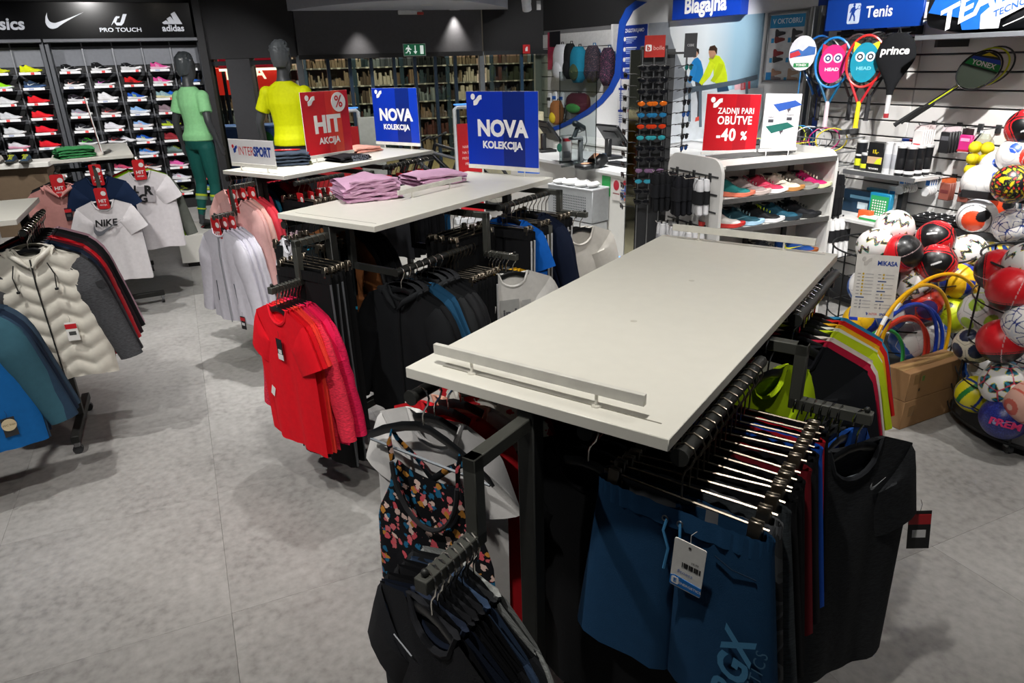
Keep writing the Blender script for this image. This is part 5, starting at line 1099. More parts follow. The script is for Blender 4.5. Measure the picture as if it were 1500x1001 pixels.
a = cw(911, 100); b = cw(904, 198); ob('blue_line', MB().prism([(a[0] - .012, a[1]), (a[0] + .012, a[1]), (a[0] + .012, b[1]), (a[0] - .012, b[1])], -.006, 0), BLU, wallc)
ob('blue_pilaster', MB().box((.07, -.02, 1.65), (.17, .06, 3.3), bev=.004), P('#123a92', .4), wallc)
def ctext(s, size, mat, par, x, y, z, **k): return text(s, size, mat, par, (x, y, z), **k)
# Blagajna sign box
a = cw(984, 30, -.12); b = cw(1084, 22, -.12); wd = b[0] - a[0]
t = thing('cash_desk_sign', 'blue box sign reading Blagajna above the running mural', 'sign', CW0, CWA)
ob('box', MB().box(((a[0] + b[0]) / 2, -.06, a[1] + .18), (wd, .12, .36), bev=.004), P('#0d3aa8', .4, var=.02), t); text('Blagajna', .22, PRINTW, t, ((a[0] + b[0]) / 2, -.122, a[1] + .13), bold=.035, sx=.92)
# info poster
a = cw(913, 38); b = cw(949, 35); c_ = cw(911, 116)
t = thing('info_poster', 'dark blue poster headed ZAGOTAVLJAMO with white bullet rings', 'poster', CW0 + Vector((0, 0, 0)), CWA); PW = b[0] - a[0]; PH_ = a[1] - c_[1]; px0 = a[0]; pz0 = c_[1]
ob('sheet', MB().box((px0 + PW / 2, -.004, pz0 + PH_ / 2), (PW, .006, PH_)), P('#12318c', .45, var=.02), t); text('ZAGOTAVLJAMO', .062, PRINTW, t, (px0 + PW / 2, -.0085, pz0 + PH_ * .9), bold=.01, sx=.78)
for k in range(4):
    zz = pz0 + PH_ * (.75 - .19 * k); ob('bullet_ring', MB().prism(ellipse(px0 + .05, zz, .022, .028, 14), -.009, -.007), P('#d8d4cc', .5), t)
    for j in range(4): ob('text_line', MB().box((px0 + .10 + (.17 - .03 * j) * .5 + .0, -.0075, zz + .02 - .022 * j), (.26 - .05 * j if j else .22, .001, .009 if j else .013)), P('#9fb0dc' if j else '#d8dcea', .6), t)
ob('white_foot', MB().box((px0 + PW / 2, -.004, pz0 - .04), (PW, .006, .08)), P('#d2d0d0', .5), t)
for i, (qx, qy, hdc) in enumerate(((907, 128, '#12318c'), (921, 128, '#12318c'), (906, 160, '#12318c'), (920, 160, '#b8222c'))):
    a = cw(qx, qy); t = thing('notice_sheet', ['white notice sheet with blue header under the info poster', 'second white notice sheet with blue header under the info poster', 'lower white notice sheet with blue header', 'lower white notice sheet with red block'][i], 'notice', CW0, CWA)
    ob('sheet', MB().box((a[0] + .075, -.004, a[1] - .14), (.15, .004, .27)), P('#d2d2d4', .5), t); ob('header', MB().box((a[0] + .075, -.007, a[1] - .02), (.15, .001, .03)), P(hdc, .5), t)
    for j in range(4): ob('text_line', MB().box((a[0] + .055, -.007, a[1] - .08 - .028 * j), (.075, .001, .012)), P('#5a6a9c', .6), t)
# running mural (a print)
a = cw(953, 34); b = cw(1121, 20); mx0, mx1, mz1, mz0 = a[0], b[0], a[1], 1.0
t = thing('mural_print', 'large wall print of two runners leaning on a railing', 'wall print', CW0, CWA); MWd = mx1 - mx0
m_, nt, bb = _new('mural_sky'); tc = nt.nodes.new('ShaderNodeTexCoord'); sp = nt.nodes.new('ShaderNodeSeparateXYZ'); nt.links.new(tc.outputs['Generated'], sp.inputs[0])
r_ = _ramp(nt, sp.outputs['X'], [(0, hexc('#b8c4cc')), (.3, hexc('#e6eaec')), (.55, hexc('#dfe8ee')), (.8, hexc('#8fb0c4')), (1, hexc('#7693a6'))]); nt.links.new(r_.outputs['Color'], bb.inputs['Base Color']); bb.inputs['Roughness'].default_value = .4
ob('sheet', MB().box(((mx0 + mx1) / 2, -.01, (mz0 + mz1) / 2), (MWd, .02, mz1 - mz0)).mesh('sheet', 0), m_, t)
def mp(px, py): return cw(px, py)
def mpoly(pts, col, y, name): ob(name, MB().prism([mp(*p) for p in pts], y - .0008, y).mesh(name, 0), P(col, .5, var=.08, scale=12), t)
mpoly([(953, 34), (982, 32), (984, 50), (990, 70), (1000, 95), (1014, 120), (1020, 135), (953, 160)], '#8a8f96', -.0205, 'printed_shape')
mpoly([(953, 160), (1020, 135), (1120, 128), (1118, 170), (1113, 190), (953, 215)], '#c4cad0', -.0205, 'printed_shape')
mpoly([(1005, 128), (1040, 124), (1080, 117), (1112, 109), (1112, 116), (1080, 124), (1040, 131), (1005, 137)], '#4d5a66', -.0225, 'printed_railing')
for x0, y0, y1 in ((1010, 134, 178), (1026, 132, 186), (1094, 114, 140)): mpoly([(x0, y0), (x0 + 4, y0), (x0 + 4, y1), (x0, y1)], '#5a6874', -.0225, 'printed_railing')
# left runner
mpoly([(1015, 92), (1019, 86), (1024, 84), (1029, 90), (1032, 102), (1032, 120), (1027, 122), (1017, 118)], '#1f7fc4', -.0215, 'printed_jacket'); mpoly([(1016, 90), (1012, 110), (1009, 119), (1013, 122), (1020, 112), (1023, 98)], '#2a8ad0', -.0222, 'printed_sleeve')
mpoly([(1016, 76), (1017, 72), (1024, 72), (1025, 79), (1022, 84), (1018, 85)], '#c89a80', -.0215, 'printed_face'); mpoly([(1015, 76), (1016, 71), (1021, 69), (1026, 72), (1026, 80), (1023, 75)], '#2a2019', -.0222, 'printed_hair')
mpoly([(1020, 120), (1032, 121), (1030, 135), (1028, 150), (1027, 170), (1023, 176), (1024, 150)], '#3a4048', -.0212, 'printed_legs'); mpoly([(1021, 172), (1028, 170), (1028, 176), (1020, 178)], '#c8483a', -.0218, 'printed_shoe')
# right runner
mpoly([(1040, 86), (1047, 80), (1056, 82), (1063, 92), (1067, 110), (1068, 126), (1054, 129), (1048, 118), (1047, 100)], '#c4d81c', -.0215, 'printed_jacket'); mpoly([(1042, 88), (1034, 106), (1026, 121), (1030, 125), (1042, 112), (1050, 95)], '#d2e424', -.0222, 'printed_sleeve'); mpoly([(1055, 92), (1048, 110), (1043, 118), (1048, 121), (1058, 108), (1062, 95)], '#b4c814', -.0224, 'printed_sleeve')
mpoly([(1040, 76), (1042, 70), (1050, 70), (1051, 79), (1047, 87), (1042, 87)], '#b98a70', -.0215, 'printed_face'); mpoly([(1040, 74), (1042, 68), (1049, 66), (1053, 71), (1052, 80), (1049, 74)], '#3a281e', -.0222, 'printed_hair'); mpoly([(1052, 128), (1068, 126), (1070, 133), (1053, 135)], '#24405c', -.0216, 'printed_shorts')
for x0, c_ in ((1078, '#d8a8b0'), (1060, '#9cc8d8'), (1087, '#b8343c')): mpoly([(x0, 121), (x0 + 14, 119), (x0 + 14, 130), (x0, 132)], c_, -.0212, 'printed_crowd')
# V OKTOBRU frame
a = cw(1128, 19); b = cw(1187, 13); c_ = cw(1119, 122); t = thing('poster_frame', 'silver framed poster headed V OKTOBRU with rows of shoes', 'poster', CW0, CWA)
x0, x1, z1, z0 = a[0] + .0, b[0], a[1], c_[1] + .01; wd, ht = x1 - x0, z1 - z0; cx, cz = (x0 + x1) / 2, (z0 + z1) / 2
for (bx, bz, bw, bh) in ((cx, z1 - .012, wd, .024), (cx, z0 + .012, wd, .024), (x0 + .012, cz, .024, ht), (x1 - .012, cz, .024, ht)): ob('frame_bar', MB().box((bx, -.014, bz), (bw, .028, bh), bev=.003), MET('#b8bcc0', .4), t)
ob('sheet', MB().box((cx, -.006, cz), (wd - .04, .008, ht - .04)), P('#d4d6da', .45), t); ob('header', MB().box((cx, -.011, z1 - .09), (wd - .06, .002, .12)), P('#2f8fc8', .45), t); text('V OKTOBRU', .068, P('#e6eef2', .5), t, (cx, -.0125, z1 - .09), bold=.015, sx=.95)
SHP = [(0, .1), (.1, .0), (1, .02), (1.02, .18), (.7, .3), (.45, .36), (.3, .55), (.12, .6), (.05, .45)]
for i in range(3):
    for j in range(2):
        bx = x0 + .08 + .21 * j; bz = z1 - .30 - .19 * i
        for q_, c_ in enumerate((('#8a4440', '#3c3c40'), ('#3a3c40', '#8c3438'), ('#8a7c80', '#b08a78'))[i]): flat(SHP, P(c_ if j == 0 else ('#44464c', '#6a6460', '#b49a88')[i], .6), t, -.0115 - .0008 * q_, .0008, 'printed_shoe', .13, (bx + .03, bz + .06 * q_), .2)
        ob('price_block', MB().box((bx, -.0115, bz + .03), (.035, .001, .045)), P('#2f8fc8', .5), t)
ob('logo_block', MB().box((x0 + .085, -.0115, z0 + .06), (.1, .001, .08)), P('#2a80c0', .5), t)

# ---------------------------------------------------------------- slat wall with backpacks behind the desk
BW0 = Vector((1.7, 10.5, 0)); bw = lambda px, py, off=0.: local_on(BW0, CWA, off, px, py)
wb_ = bpy.data.objects.new('wall_rear_slat', None); COL.objects.link(wb_); wb_.location = BW0; wb_.rotation_euler = (0, 0, CWA); wb_['kind'] = 'structure'
ob('backing', MB().box((-1.1, .06, 1.2), (2.6, .08, 2.4)), P('#6e6e70', .7), wb_); ob('dark_wall', MB().box((-.9, .06, 2.9), (3.4, .1, 1.0)), P('#19191b', .8), wb_)
for k in range(11):
    for x0, x1 in ((-2.2, -1.35), (-1.345, -.25)):
        ob('slat', cached(('slat', round(x1 - x0, 3)), lambda: MB().box((0, 0, 0), (x1 - x0, .018, .20), bev=.003).mesh('slat')), P('#c9c9c9', .5), wb_, ((x0 + x1) / 2, .01, .12 + .212 * k))
ob('end_board', MB().box((-.21, -.03, 1.2), (.05, .14, 2.4)), P('#d0d0d2', .5), wb_); ob('end_board', MB().box((-2.23, -.03, 1.2), (.05, .14, 2.4)), P('#b9b9bb', .5), wb_)
def backpack(px, py, label, mat, w_, h_, d_=.16, straps='#2a2a2c', trim=None):
    x, z = bw(px, py, -.18); p = BW0 + Vector((math.cos(CWA) * x, math.sin(CWA) * x, 0)) + Vector((math.sin(CWA), -math.cos(CWA), 0)) * .17
    t = thing('backpack', label, 'backpack', (p.x, p.y, z), CWA, 'backpacks on the rear slat wall')
    rings = []
    for i in range(11):
        v = i / 10; zz = lerp(.0, h_, v); k = (1 - abs(v * 2 - 1) ** 4 * .45); rings.append([(w_ / 2 * k * math.copysign(abs(math.cos(a)) ** .6, math.cos(a)), d_ / 2 * k * math.copysign(abs(math.sin(a)) ** .7, math.sin(a)), zz - h_ / 2) for a in [2 * PI * q / 18 for q in range(18)]])
    ob('bag', MB().loft(rings).mesh('bag', 1.2), mat, t)
    ob('front_pocket', MB().sphere((0, -d_ * .42, -h_ * .2), 1, 14, 8, (w_ * .38, .05, h_ * .24)), trim or mat, t)
    ob('grab_handle', MB().tube([(-.03, .03, h_ * .46), (-.025, .03, h_ * .56), (.025, .03, h_ * .56), (.03, .03, h_ * .46)], .008, 6), P(straps, .7), t)
    for s in (-1, 1): ob('shoulder_strap', MB().tube([(s * .07, d_ * .4, h_ * .4), (s * .09, d_ * .62, h_ * .1), (s * .08, d_ * .45, -h_ * .4)], .018, 6, flat=.4), P(straps, .7), t)
backpack(821, 92, 'white grey crumpled backpack on the rear slat wall', FAB('#c4c6cc', 'gloss'), .3, .52, .18); backpack(846, 95, 'teal backpack with a patterned front pocket', FAB('#1c7896'), .28, .50, .18, trim=FAB('#3c4a34', 'splash', '#8a8a5c'))
backpack(867, 94, 'dark flowered backpack with blue straps', FAB('#2c2a34', 'speck', '#8a6a70'), .27, .5, .16, '#2a6a9c'); backpack(889, 98, 'dark purple flowered backpack at the panel end', FAB('#262230', 'speck', '#a85a7c'), .24, .5, .15, '#2a4a6c'); backpack(834, 90, 'black backpack between the white and teal ones', FAB('#17181b'), .2, .5, .16)
backpack(815, 165, 'brown and yellow duffel bag under the backpacks', FAB('#8a5a34'), .2, .36, .2, trim=FAB('#c8b02c')); backpack(846, 152, 'plum red duffel bag with green trim', FAB('#4a1c28'), .48, .3, .22, trim=FAB('#3c7a3c'))
for px, py, lab in ((804, 148, 'white shin guard pack'), (812, 146, 'blue and white shin guard pack'), (822, 147, 'blue strapped guard pack')):
    x, z = bw(px, py, -.12); p = BW0 + Vector((math.cos(CWA) * x, math.sin(CWA) * x, 0)) + Vector((math.sin(CWA), -math.cos(CWA), 0)) * .1; t = thing('guard_pack', lab + ' hanging on the rear slat wall', 'sports pack', (p.x, p.y, z), CWA)
    ob('pack', MB().box((0, 0, 0), (.10, .05, .24), bev=.02), P('#d8dadf', .5), t); ob('strap_band', MB().box((0, -.028, .03), (.102, .006, .05), bev=.002), P('#1f5fc0' if 'blue' in lab else '#2a2c30', .5), t)
x, z = bw(803, 75, -.06); t = thing('wall_poster', 'black and crimson photo poster behind the white backpack', 'poster', BW0, CWA); ob('sheet', MB().box((x + .1, -.02, z), (.34, .006, .55)), P('#a02c48', .4, var=.3, scale=8), t); ob('upper_block', MB().box((x + .14, -.025, z + .17), (.3, .004, .22)), P('#1a1a1e', .4), t)
hk_ = thing('hook_bar', 'dark hang bar across the rear slat wall', 'hang bar', BW0, CWA); a = bw(832, 66, -.1); b = bw(893, 60, -.1); ob('bar', MB().tube([(a[0], -.1, 2.03), (b[0], -.1, 2.03)], .01, 8), P('#222222', .5), hk_)
for s in (.1, .9): ob('bracket', MB().box((lerp(a[0], b[0], s), -.05, 2.03), (.02, .1, .03)), P('#222222', .5), hk_)

# ---------------------------------------------------------------- counter
CN0 = Vector((1.16, 6.57, 0)); CNL = 2.3
def con(x, y, z): return CN0 + Vector((math.cos(CWA) * x - math.sin(CWA) * y, math.sin(CWA) * x + math.cos(CWA) * y, z))
t = thing('cash_counter', 'long white cash desk with rounded corner and blue lit base', 'counter', CN0, CWA)
pl_ = [(-CNL, 0), (-.10, 0)] + [(-.10 + .10 * math.sin(R(a)), .10 - .10 * math.cos(R(a))) for a in (15, 30, 45, 60, 75, 90)] + [(0, .8), (-CNL, .8)]
ob('worktop', MB().prism(pl_, .92, .95, 'xy'), P('#dfe0e0', .3, var=.01), t); ob('front_panel', MB().prism([(a * .985, .02 + b * .97) for a, b in pl_], .14, .92, 'xy'), P('#c6c5bf', .45, var=.02), t)
ob('base', MB().prism([(a - .12, b * .8 + .12) for a, b in pl_], .0, .14, 'xy'), P('#3a5a8c', .4), t); ob('light_strip', MB().box((-1.2, .05, .128), (2.1, .03, .012)), EM('#2a7cff', 6), t)
for k in range(2): ob('side_return', MB().box((.14, .62 + .0 * k, .30), (.30, .36, .60), bev=.004), P('#cfcec8', .45), t) if k == 0 else None
def card_on(parent, x, z, w_, h_, col, name='sticker'): return ob(name, MB().box((x, .016, z), (w_, .004, h_)), P(col, .45), parent)
card_on(t, -.42, .80, .13, .19, '#13883c'); card_on(t, -.45, .675, .10, .04, '#1c3226'); card_on(t, -.26, .78, .115, .20, '#c9c4bf'); ob('red_disc', MB().prism(ellipse(-.26, .825, .043, .048, 20), .0125, .0138), P('#a8182c', .45), t); card_on(t, -.26, .745, .10, .012, '#a8182c', 'text_line'); ob('red_disc', MB().prism(ellipse(-.135, .86, .024, .026, 16), .0125, .0138), P('#a8182c', .45), t)
for j, c_ in enumerate(('#1f3f8c', '#3455a8', '#8c2c3c', '#2f4f9c', '#b8582c')): card_on(t, -.112, .82 - .028 * j, .05, .026, c_)
for j in range(4): card_on(t, -.165, .79 - .028 * j, .045, .012, '#5a70a0', 'text_line')
def monitor(px, py, label, rz, sc_=1., z=.95):
    p = pz(px, py, z); t = thing('till_screen', label, 'monitor', (p.x, p.y, z), rz); t.scale = (sc_,) * 3
    ob('base', MB().box((0, .03, .015), (.2, .2, .03), bev=.006), BLACKP, t); ob('stand', MB().box((0, .06, .11), (.07, .05, .2), bev=.006), BLACKP, t)
    hd2 = ob('screen_case', MB().box((0, 0, 0), (.37, .03, .29), bev=.008), P('#141517', .35), t, (0, 0, .24), (R(-38), 0, 0)); ob('screen', MB().box((0, -.0165, 0), (.33, .002, .25)), P('#2c3034', .12), hd2); ob('rear_vents', MB().box((0, .018, .03), (.2, .012, .08), bev=.003), P('#2a2c2e', .5), hd2)
monitor(897, 232, 'black till screen tilted back beside the card terminal', R(120)); monitor(803, 222, 'black till screen half behind the large blue sign', R(110))
p = pz(850, 238, .95); t = thing('barcode_scanner', 'grey handheld barcode scanner resting in a tall stand', 'scanner', (p.x, p.y, .95), R(30)); ob('stand_post', MB().box((0, 0, .13), (.05, .04, .26), bev=.008), P('#77797b', .4), t); ob('cradle', MB().box((-.06, 0, .25), (.16, .06, .03), bev=.01), P('#8a8c8e', .4), t)
ob('scanner_head', MB().box((-.02, 0, .37), (.17, .07, .06), rot=Euler((0, R(28), 0)), bev=.02), P('#22282c', .35), t); ob('scanner_grip', MB().tube([(-.04, 0, .35), (-.09, 0, .25)], .024, 10), P('#343a3e', .4), t); ob('cable', MB().tube([(-.02, .02, .3), (.1, .05, .32), (.14, .08, .2), (.08, .1, .05), (.12, .1, .01)], .004, 6), BLACKP, t)
p = pz(830, 238, .95); t = thing('leaflet_holder', 'clear upright leaflet holder with a red and white leaflet', 'leaflet holder', (p.x, p.y, .95), R(25)); ob('holder', MB().box((0, .01, .14), (.13, .006, .28)), GLASS('#eef2f2', .92, 'acrylic'), t); ob('foot', MB().box((0, .02, .006), (.13, .09, .012)), GLASS('#eef2f2', .92, 'acrylic'), t); ob('leaflet', MB().box((0, 0, .14), (.11, .003, .25)), P('#dcd8d8', .5), t); ob('leaflet_title', MB().box((0, -.002, .23), (.09, .001, .03)), P('#c02430', .5), t); ob('leaflet_picture', MB().box((0, -.002, .08), (.08, .001, .07)), P('#8a8c92', .5), t)
p = pz(868, 246, .95); t = thing('card_terminal', 'black payment terminal with orange receipts clipped on', 'payment terminal', (p.x, p.y, .95), R(35)); ob('body', MB().box((.07, 0, .06), (.16, .16, .1), rot=Euler((0, R(-20), 0)), bev=.02), P('#17181a', .35), t); ob('cradle', MB().box((-.06, 0, .025), (.24, .16, .05), bev=.015), P('#1d1e20', .4), t); ob('receipt', MB().box((-.1, -.02, .056), (.09, .07, .004), R(12)), P('#d89a78', .6), t); ob('receipt', MB().box((.02, 0, .115), (.08, .07, .004), rot=Euler((0, R(-30), 0))), P('#dca080', .6), t); ob('display', MB().box((.10, -.03, .118), (.07, .06, .004), rot=Euler((0, R(-20), 0))), P('#3a4a5c', .2), t)
p = pz(912, 243, .95); t = thing('keyboard', 'black keyboard lying beside the till screen', 'keyboard', (p.x, p.y, .95), R(-62)); ob('case', MB().box((0, 0, .012), (.4, .15, .024), bev=.005), P('#17181a', .45), t)
for k in range(4): ob('key_row', MB().box((0, -.05 + .033 * k, .027), (.37, .025, .008), bev=.002), P('#232528', .5), t)
p0_ = pz(820, 243, .95); p1_ = pz(872, 249, .95); d = p1_ - p0_; t = thing('acrylic_screen', 'clear acrylic hygiene screen standing on the cash desk', 'screen', p0_, math.atan2(d.y, d.x)); ob('sheet', MB().box((d.length / 2, 0, .46), (d.length, .006, .88)), GLASS('#eef3f3', .93, 'acrylic'), t)
for x in (.0, d.length): ob('edge', MB().box((x, 0, .46), (.008, .008, .88)), GLASS('#f4f6f6', .75, 'acrylic_edge'), t)
for x in (.1, d.length - .1): ob('foot', MB().box((x, 0, .01), (.02, .16, .02), bev=.002), GLASS('#eef3f3', .8, 'acrylic_foot'), t)
ob('sticker', MB().prism(ellipse(.0, .18, .035, .042, 16), -.006, -.004), P('#1f5a4a', .5), t)
p0_ = pz(688, 250, 1.0) ; 
# back counter
t = thing('back_counter', 'white low cabinet behind the cash desk', 'cabinet', CW0, CWA); ob('body', MB().box((-2.2, -.28, .44), (3.4, .5, .86), bev=.004), P('#c4c4c2', .45), t); ob('worktop', MB().box((-2.2, -.28, .885), (3.44, .54, .03), bev=.004), P('#d4d4d2', .35), t)
for k in range(4): dr = ob('door', MB().box((-3.45 + .84 * k, -.535, .43), (.80, .02, .78), bev=.004), P('#cfcfcd', .4), t); ob('handle', MB().box((-3.45 + .84 * k, -.55, .74), (.16, .012, .012)), STEEL, dr)
# perforated bin on a white box
q = Vector((.615, 6.985, 0)); BNA = R(-50); t = thing('perforated_bin', 'grey perforated metal bin on a white box holding white rolls', 'bin', q, BNA)
ob('base_box', MB().box((.06, .11, .23), (.48, .22, .46), bev=.004), P('#b9bbbb', .45), t); bx = ob('bin', MB().box((0, .11, .63), (.62, .24, .32), bev=.006), P('#9ea1a3', .4, .2), t)
pf = MB()
for i in range(20):
    for j in range(8): pf.box((-.22 + .023 * i, -.0115, .535 + .025 * j), (.011, .003, .012)); 
o_ = ob('perforation', pf.mesh('perforation', 0), P('#54585a', .6), t); o_['kind'] = 'stuff'
ob('bin_rim', MB().tube([(-.31, -.01, .79), (.31, -.01, .79), (.31, .23, .79), (-.31, .23, .79)], .008, 6, closed=True), P('#c4c6c8', .4), t)
for i, (x, y, r_) in enumerate(((-.2, .06, 20), (-.05, .05, -15), (.1, .06, 30), (-.12, .14, 5), (.03, .15, -20), (.2, .12, 40))):
    p = q + Vector((math.cos(BNA) * x - math.sin(BNA) * y, math.sin(BNA) * x + math.cos(BNA) * y, .80)); s_ = thing('sock_roll', 'white rolled sports sock lying in the perforated bin', 'sock', (p.x, p.y, .80), R(r_), 'white rolls in the perforated bin'); ob('roll', MB().sphere((0, 0, .022), 1, 12, 8, (.085, .04, .026)), FAB('#e2e2e0'), s_); ob('cuff', MB().tube([(.03, 0, .02), (.055, 0, .02)], .03, 10, rad=[.034, .03], flat=.8), FAB('#c8c8ca'), s_)
ob_ = ob('blue_folder', MB().box((.22, 7.35, .90), (.24, .03, .03), R(-30)).mesh('blue_folder'), P('#1c5fc8', .4))
tag(ob_, 'narrow bright blue shelf edge beside the perforated bin', 'shelf edge'); ob_.parent = None

# anti-theft gates and bikes at the entrance
def gate(px, py, y, label, h_=1.45, tex=True):
    p = pd(px, py, y); t = thing('security_gate', label, 'security gate', (p.x, p.y, 0), R(25)); ob('base', MB().box((0, 0, .04), (.5, .14, .08), bev=.01), P('#b9bbbd', .4), t); w_ = .34
    ob('loop', MB().tube([(-w_ / 2, 0, .08), (-w_ / 2, 0, h_ - .03), (-w_ / 2 + .03, 0, h_), (w_ / 2 - .03, 0, h_), (w_ / 2, 0, h_ - .03), (w_ / 2, 0, .08)], .025, 8), P('#c6cacc', .4), t); ob('top_light', MB().box((0, 0, h_ + .03), (w_, .05, .015), bev=.004), EM('#4a8ae0', 1.0), t)
    pn = ob('red_panel', MB().box((0, -.02, (h_ - .26) / 2 + .08), (w_ - .02, .03, h_ - .3)), P('#b3161e', .45), t)
    if tex:
        for k, s in enumerate(('NAROCITE', 'NA SPLETU,', 'PREVZEMITE', 'PRI NAS')): text(s, .045, P('#e2b8b4', .5), pn, (0, -.036, h_ - .48 - .07 * k), sx=.9, bold=.01)
    dsc = ob('white_disc', MB().prism(ellipse(.02, h_ - .93, .10, .13, 20), -.038, -.036), P('#d8d4d2', .5), pn)
    if tex: ob('hand_mark', MB().box((.02, -.0395, h_ - .92), (.06, .002, .11), bev=.0005), P('#b3161e', .5), dsc)
    else: text('%', .11, P('#b3161e', .5), dsc, (.02, -.0395, h_ - .93), bold=.02)
gate(684, 156, 9.2, 'red security gate with white lettering beside the bicycle', 1.45); gate(505, 160, 9.6, 'red security gate with percent disc behind the red sale sign', 1.42, False)
t = thing('gate_panel', 'plain pale grey gate panel behind the smaller blue sign', 'panel', (pd(541, 165, 8.9).x, 8.9, 0), R(20)); ob('panel', MB().box((0, 0, .7), (.3, .05, 1.36), bev=.006), P('#a9aca6', .5), t); ob('base', MB().box((0, 0, .02), (.36, .16, .04), bev=.006), P('#8c8f8c', .5), t)
def bike(loc, rz, label, frame, dark=P('#111214', .45)):
    t = thing('bicycle', label, 'bicycle', loc, rz, 'bicycles by the storefront'); wr = .35
    for x in (-.53, .53):
        w = ob('wheel', MB().tube([(x + wr * math.cos(a), 0, wr + wr * math.sin(a)) for a in [2 * PI * k / 36 for k in range(36)]], .024, 8, closed=True), dark, t)
        sp = MB()
        for k in range(14): a = 2 * PI * k / 14; sp.tube([(x, 0, wr), (x + .33 * math.cos(a), 0, wr + .33 * math.sin(a))], .0015, 4)
        ob('spokes', sp, STEEL, w); ob('hub', MB().tube([(x, -.04, wr), (x, .04, wr)], .02, 8), dark, w)
        ob('brake_disc', MB().tube([(x, -.03, wr), (x, -.032, wr)], .085, 20), STEEL, w)
    bb_ = (.0, 0, .33); seat = (-.20, 0, .80); head0 = (.36, 0, .86); head1 = (.40, 0, .70)
    fr = MB(); fr.tube([head1, bb_], .034, 10); fr.tube([head0, (-.17, 0, .72)], .022, 8); fr.tube([bb_, seat], .02, 8); fr.tube([(-.16, .0, .70), (-.53, .03, .35)], .012, 6); fr.tube([(-.16, 0, .70), (-.53, -.03, .35)], .012, 6); fr.tube([bb_, (-.53, .04, .35)], .014, 6); fr.tube([bb_, (-.53, -.04, .35)], .014, 6); fr.tube([head0, head1], .028, 8); ob('frame', fr, frame, t)
    fk = MB(); 
    for s in (-1, 1): fk.tube([(.41, s * .05, .68), (.53, s * .055, .35)], .018, 8)
    fk.box((.415, 0, .70), (.05, .13, .04), bev=.006); ob('fork', fk, dark, t)
    ob('saddle', MB().sphere((-.24, 0, .93), 1, 12, 8, (.14, .065, .03)), dark, t); ob('seat_post', MB().tube([seat, (-.23, 0, .92)], .014, 8), dark, t)
    ob('handlebar', MB().tube([(.30, -.34, .99), (.36, -.1, .95), (.36, .1, .95), (.30, .34, .99)], .015, 8), dark, t); ob('stem', MB().tube([head0, (.36, 0, .96)], .02, 8), dark, t)
    for s in (-1, 1): ob('grip', MB().tube([(.318, s * .24, .977), (.30, s * .34, .99)], .02, 8), P('#26282a', .7), t)
    ob('motor', MB().sphere((.0, 0, .32), 1, 12, 8, (.11, .06, .10)), dark, t); ob('crank', MB().tube([(.0, -.09, .33), (.10, -.1, .20)], .012, 6), STEEL, t); ob('pedal', MB().box((.10, -.15, .20), (.09, .1, .02), bev=.004), dark, t); ob('chain_ring', MB().tube([(0, -.065, .33), (0, -.07, .33)], .085, 20), P('#1d1e20', .4), t)
bike((-.85, 10.0, 0), R(172), 'grey framed mountain bike with black motor and fork', P('#54565c', .35, .4)); bike((-.7, 10.55, 0), R(165), 'black mountain bike parked behind the grey one', P('#1d1f23', .35, .3)); bike((-1.95, 10.2, 0), R(120), 'dark mountain bike turned with its wheel forward', P('#26282c', .35, .3))
p = pd(735, 160, 11.2); t = thing('locker_cabinet', 'cream two-door locker with round black locks behind the sign', 'cabinet', (p.x + .1, 11.2, 0), R(15)); ob('body', MB().box((0, 0, .62), (1.0, .4, 1.24), bev=.006), P('#b3ae92', .5), t)
for s in (-.25, .25): dr = ob('door', MB().box((s, -.21, .9), (.46, .02, .6), bev=.004), P('#bdb79a', .5), t); ob('lock', MB().prism(ellipse(s - .1, 1.02, .045, .07, 16), -.228, -.221), BLACKP, dr)

# ---------------------------------------------------------------- eyewear spinner
ES = Vector((1.13, 5.72, 0)); ESA = R(-8)
t = thing('eyewear_stand', 'tall revolving sunglasses stand with mirror strip', 'display stand', ES, ESA)
ob('base', MB().lathe([(.001, .05), (.22, .045), (.25, .0), (.001, 0)], 28), P('#2a2a2c', .4), t); ob('core', MB().box((0, .02, 1.06), (.20, .18, 1.95), bev=.004), P('#232426', .5), t)
ob('mirror', MB().box((-.135, -.08, 1.20), (.075, .01, 1.62)), MET('#c9c6a8', .06), t); ob('mirror_edge', MB().box((-.175, -.08, 1.20), (.006, .02, 1.62)), STEEL, t); ob('rear_board', MB().box((.11, .0, 1.36), (.1, .02, 1.3)), P('#3a3b3d', .5), t)
for x in (-.085, .0, .085): ob('rail', MB().box((x, -.10, 1.2), (.008, .02, 1.62)), MET('#b0b2b4', .3), t)
ob('rail', MB().box((.24, -.06, 1.36), (.012, .012, 1.25)), MET('#9a9c9e', .35), t); ob('arm', MB().box((.17, -.04, 1.98), (.16, .015, .015)), P('#333333', .4), t); ob('arm', MB().box((.17, -.04, .78), (.16, .015, .015)), P('#333333', .4), t)
cd = ob('brand_card', MB().box((.0, -.11, 2.03), (.15, .006, .15)), P('#b3261c', .45), t); flat(rrect(.045, .045, .008, 3, -.045, 2.02), PRINTW, cd, -.114, .001, 'brand_mark'); text('b', .045, P('#b3261c', .45), cd, (-.045, -.1157, 2.018), bold=.05); text('bolle', .042, P('#e0b0a8', .5), cd, (.03, -.1145, 2.018))
cd = ob('brand_card', MB().box((.26, -.09, 2.03), (.09, .006, .165), R(-12)), P('#2c2d30', .5), t); text('CEBE', .022, P('#b9b9bb', .5), cd, (.26, -.094, 2.03), (PI / 2, 0, R(-12)), name='brand_lettering')
def lensmesh():
    mb = MB()
    for s in (-1, 1): mb.sphere((s * .034, 0, 0), 1, 12, 6, (.029, .006, .021))
    return mb
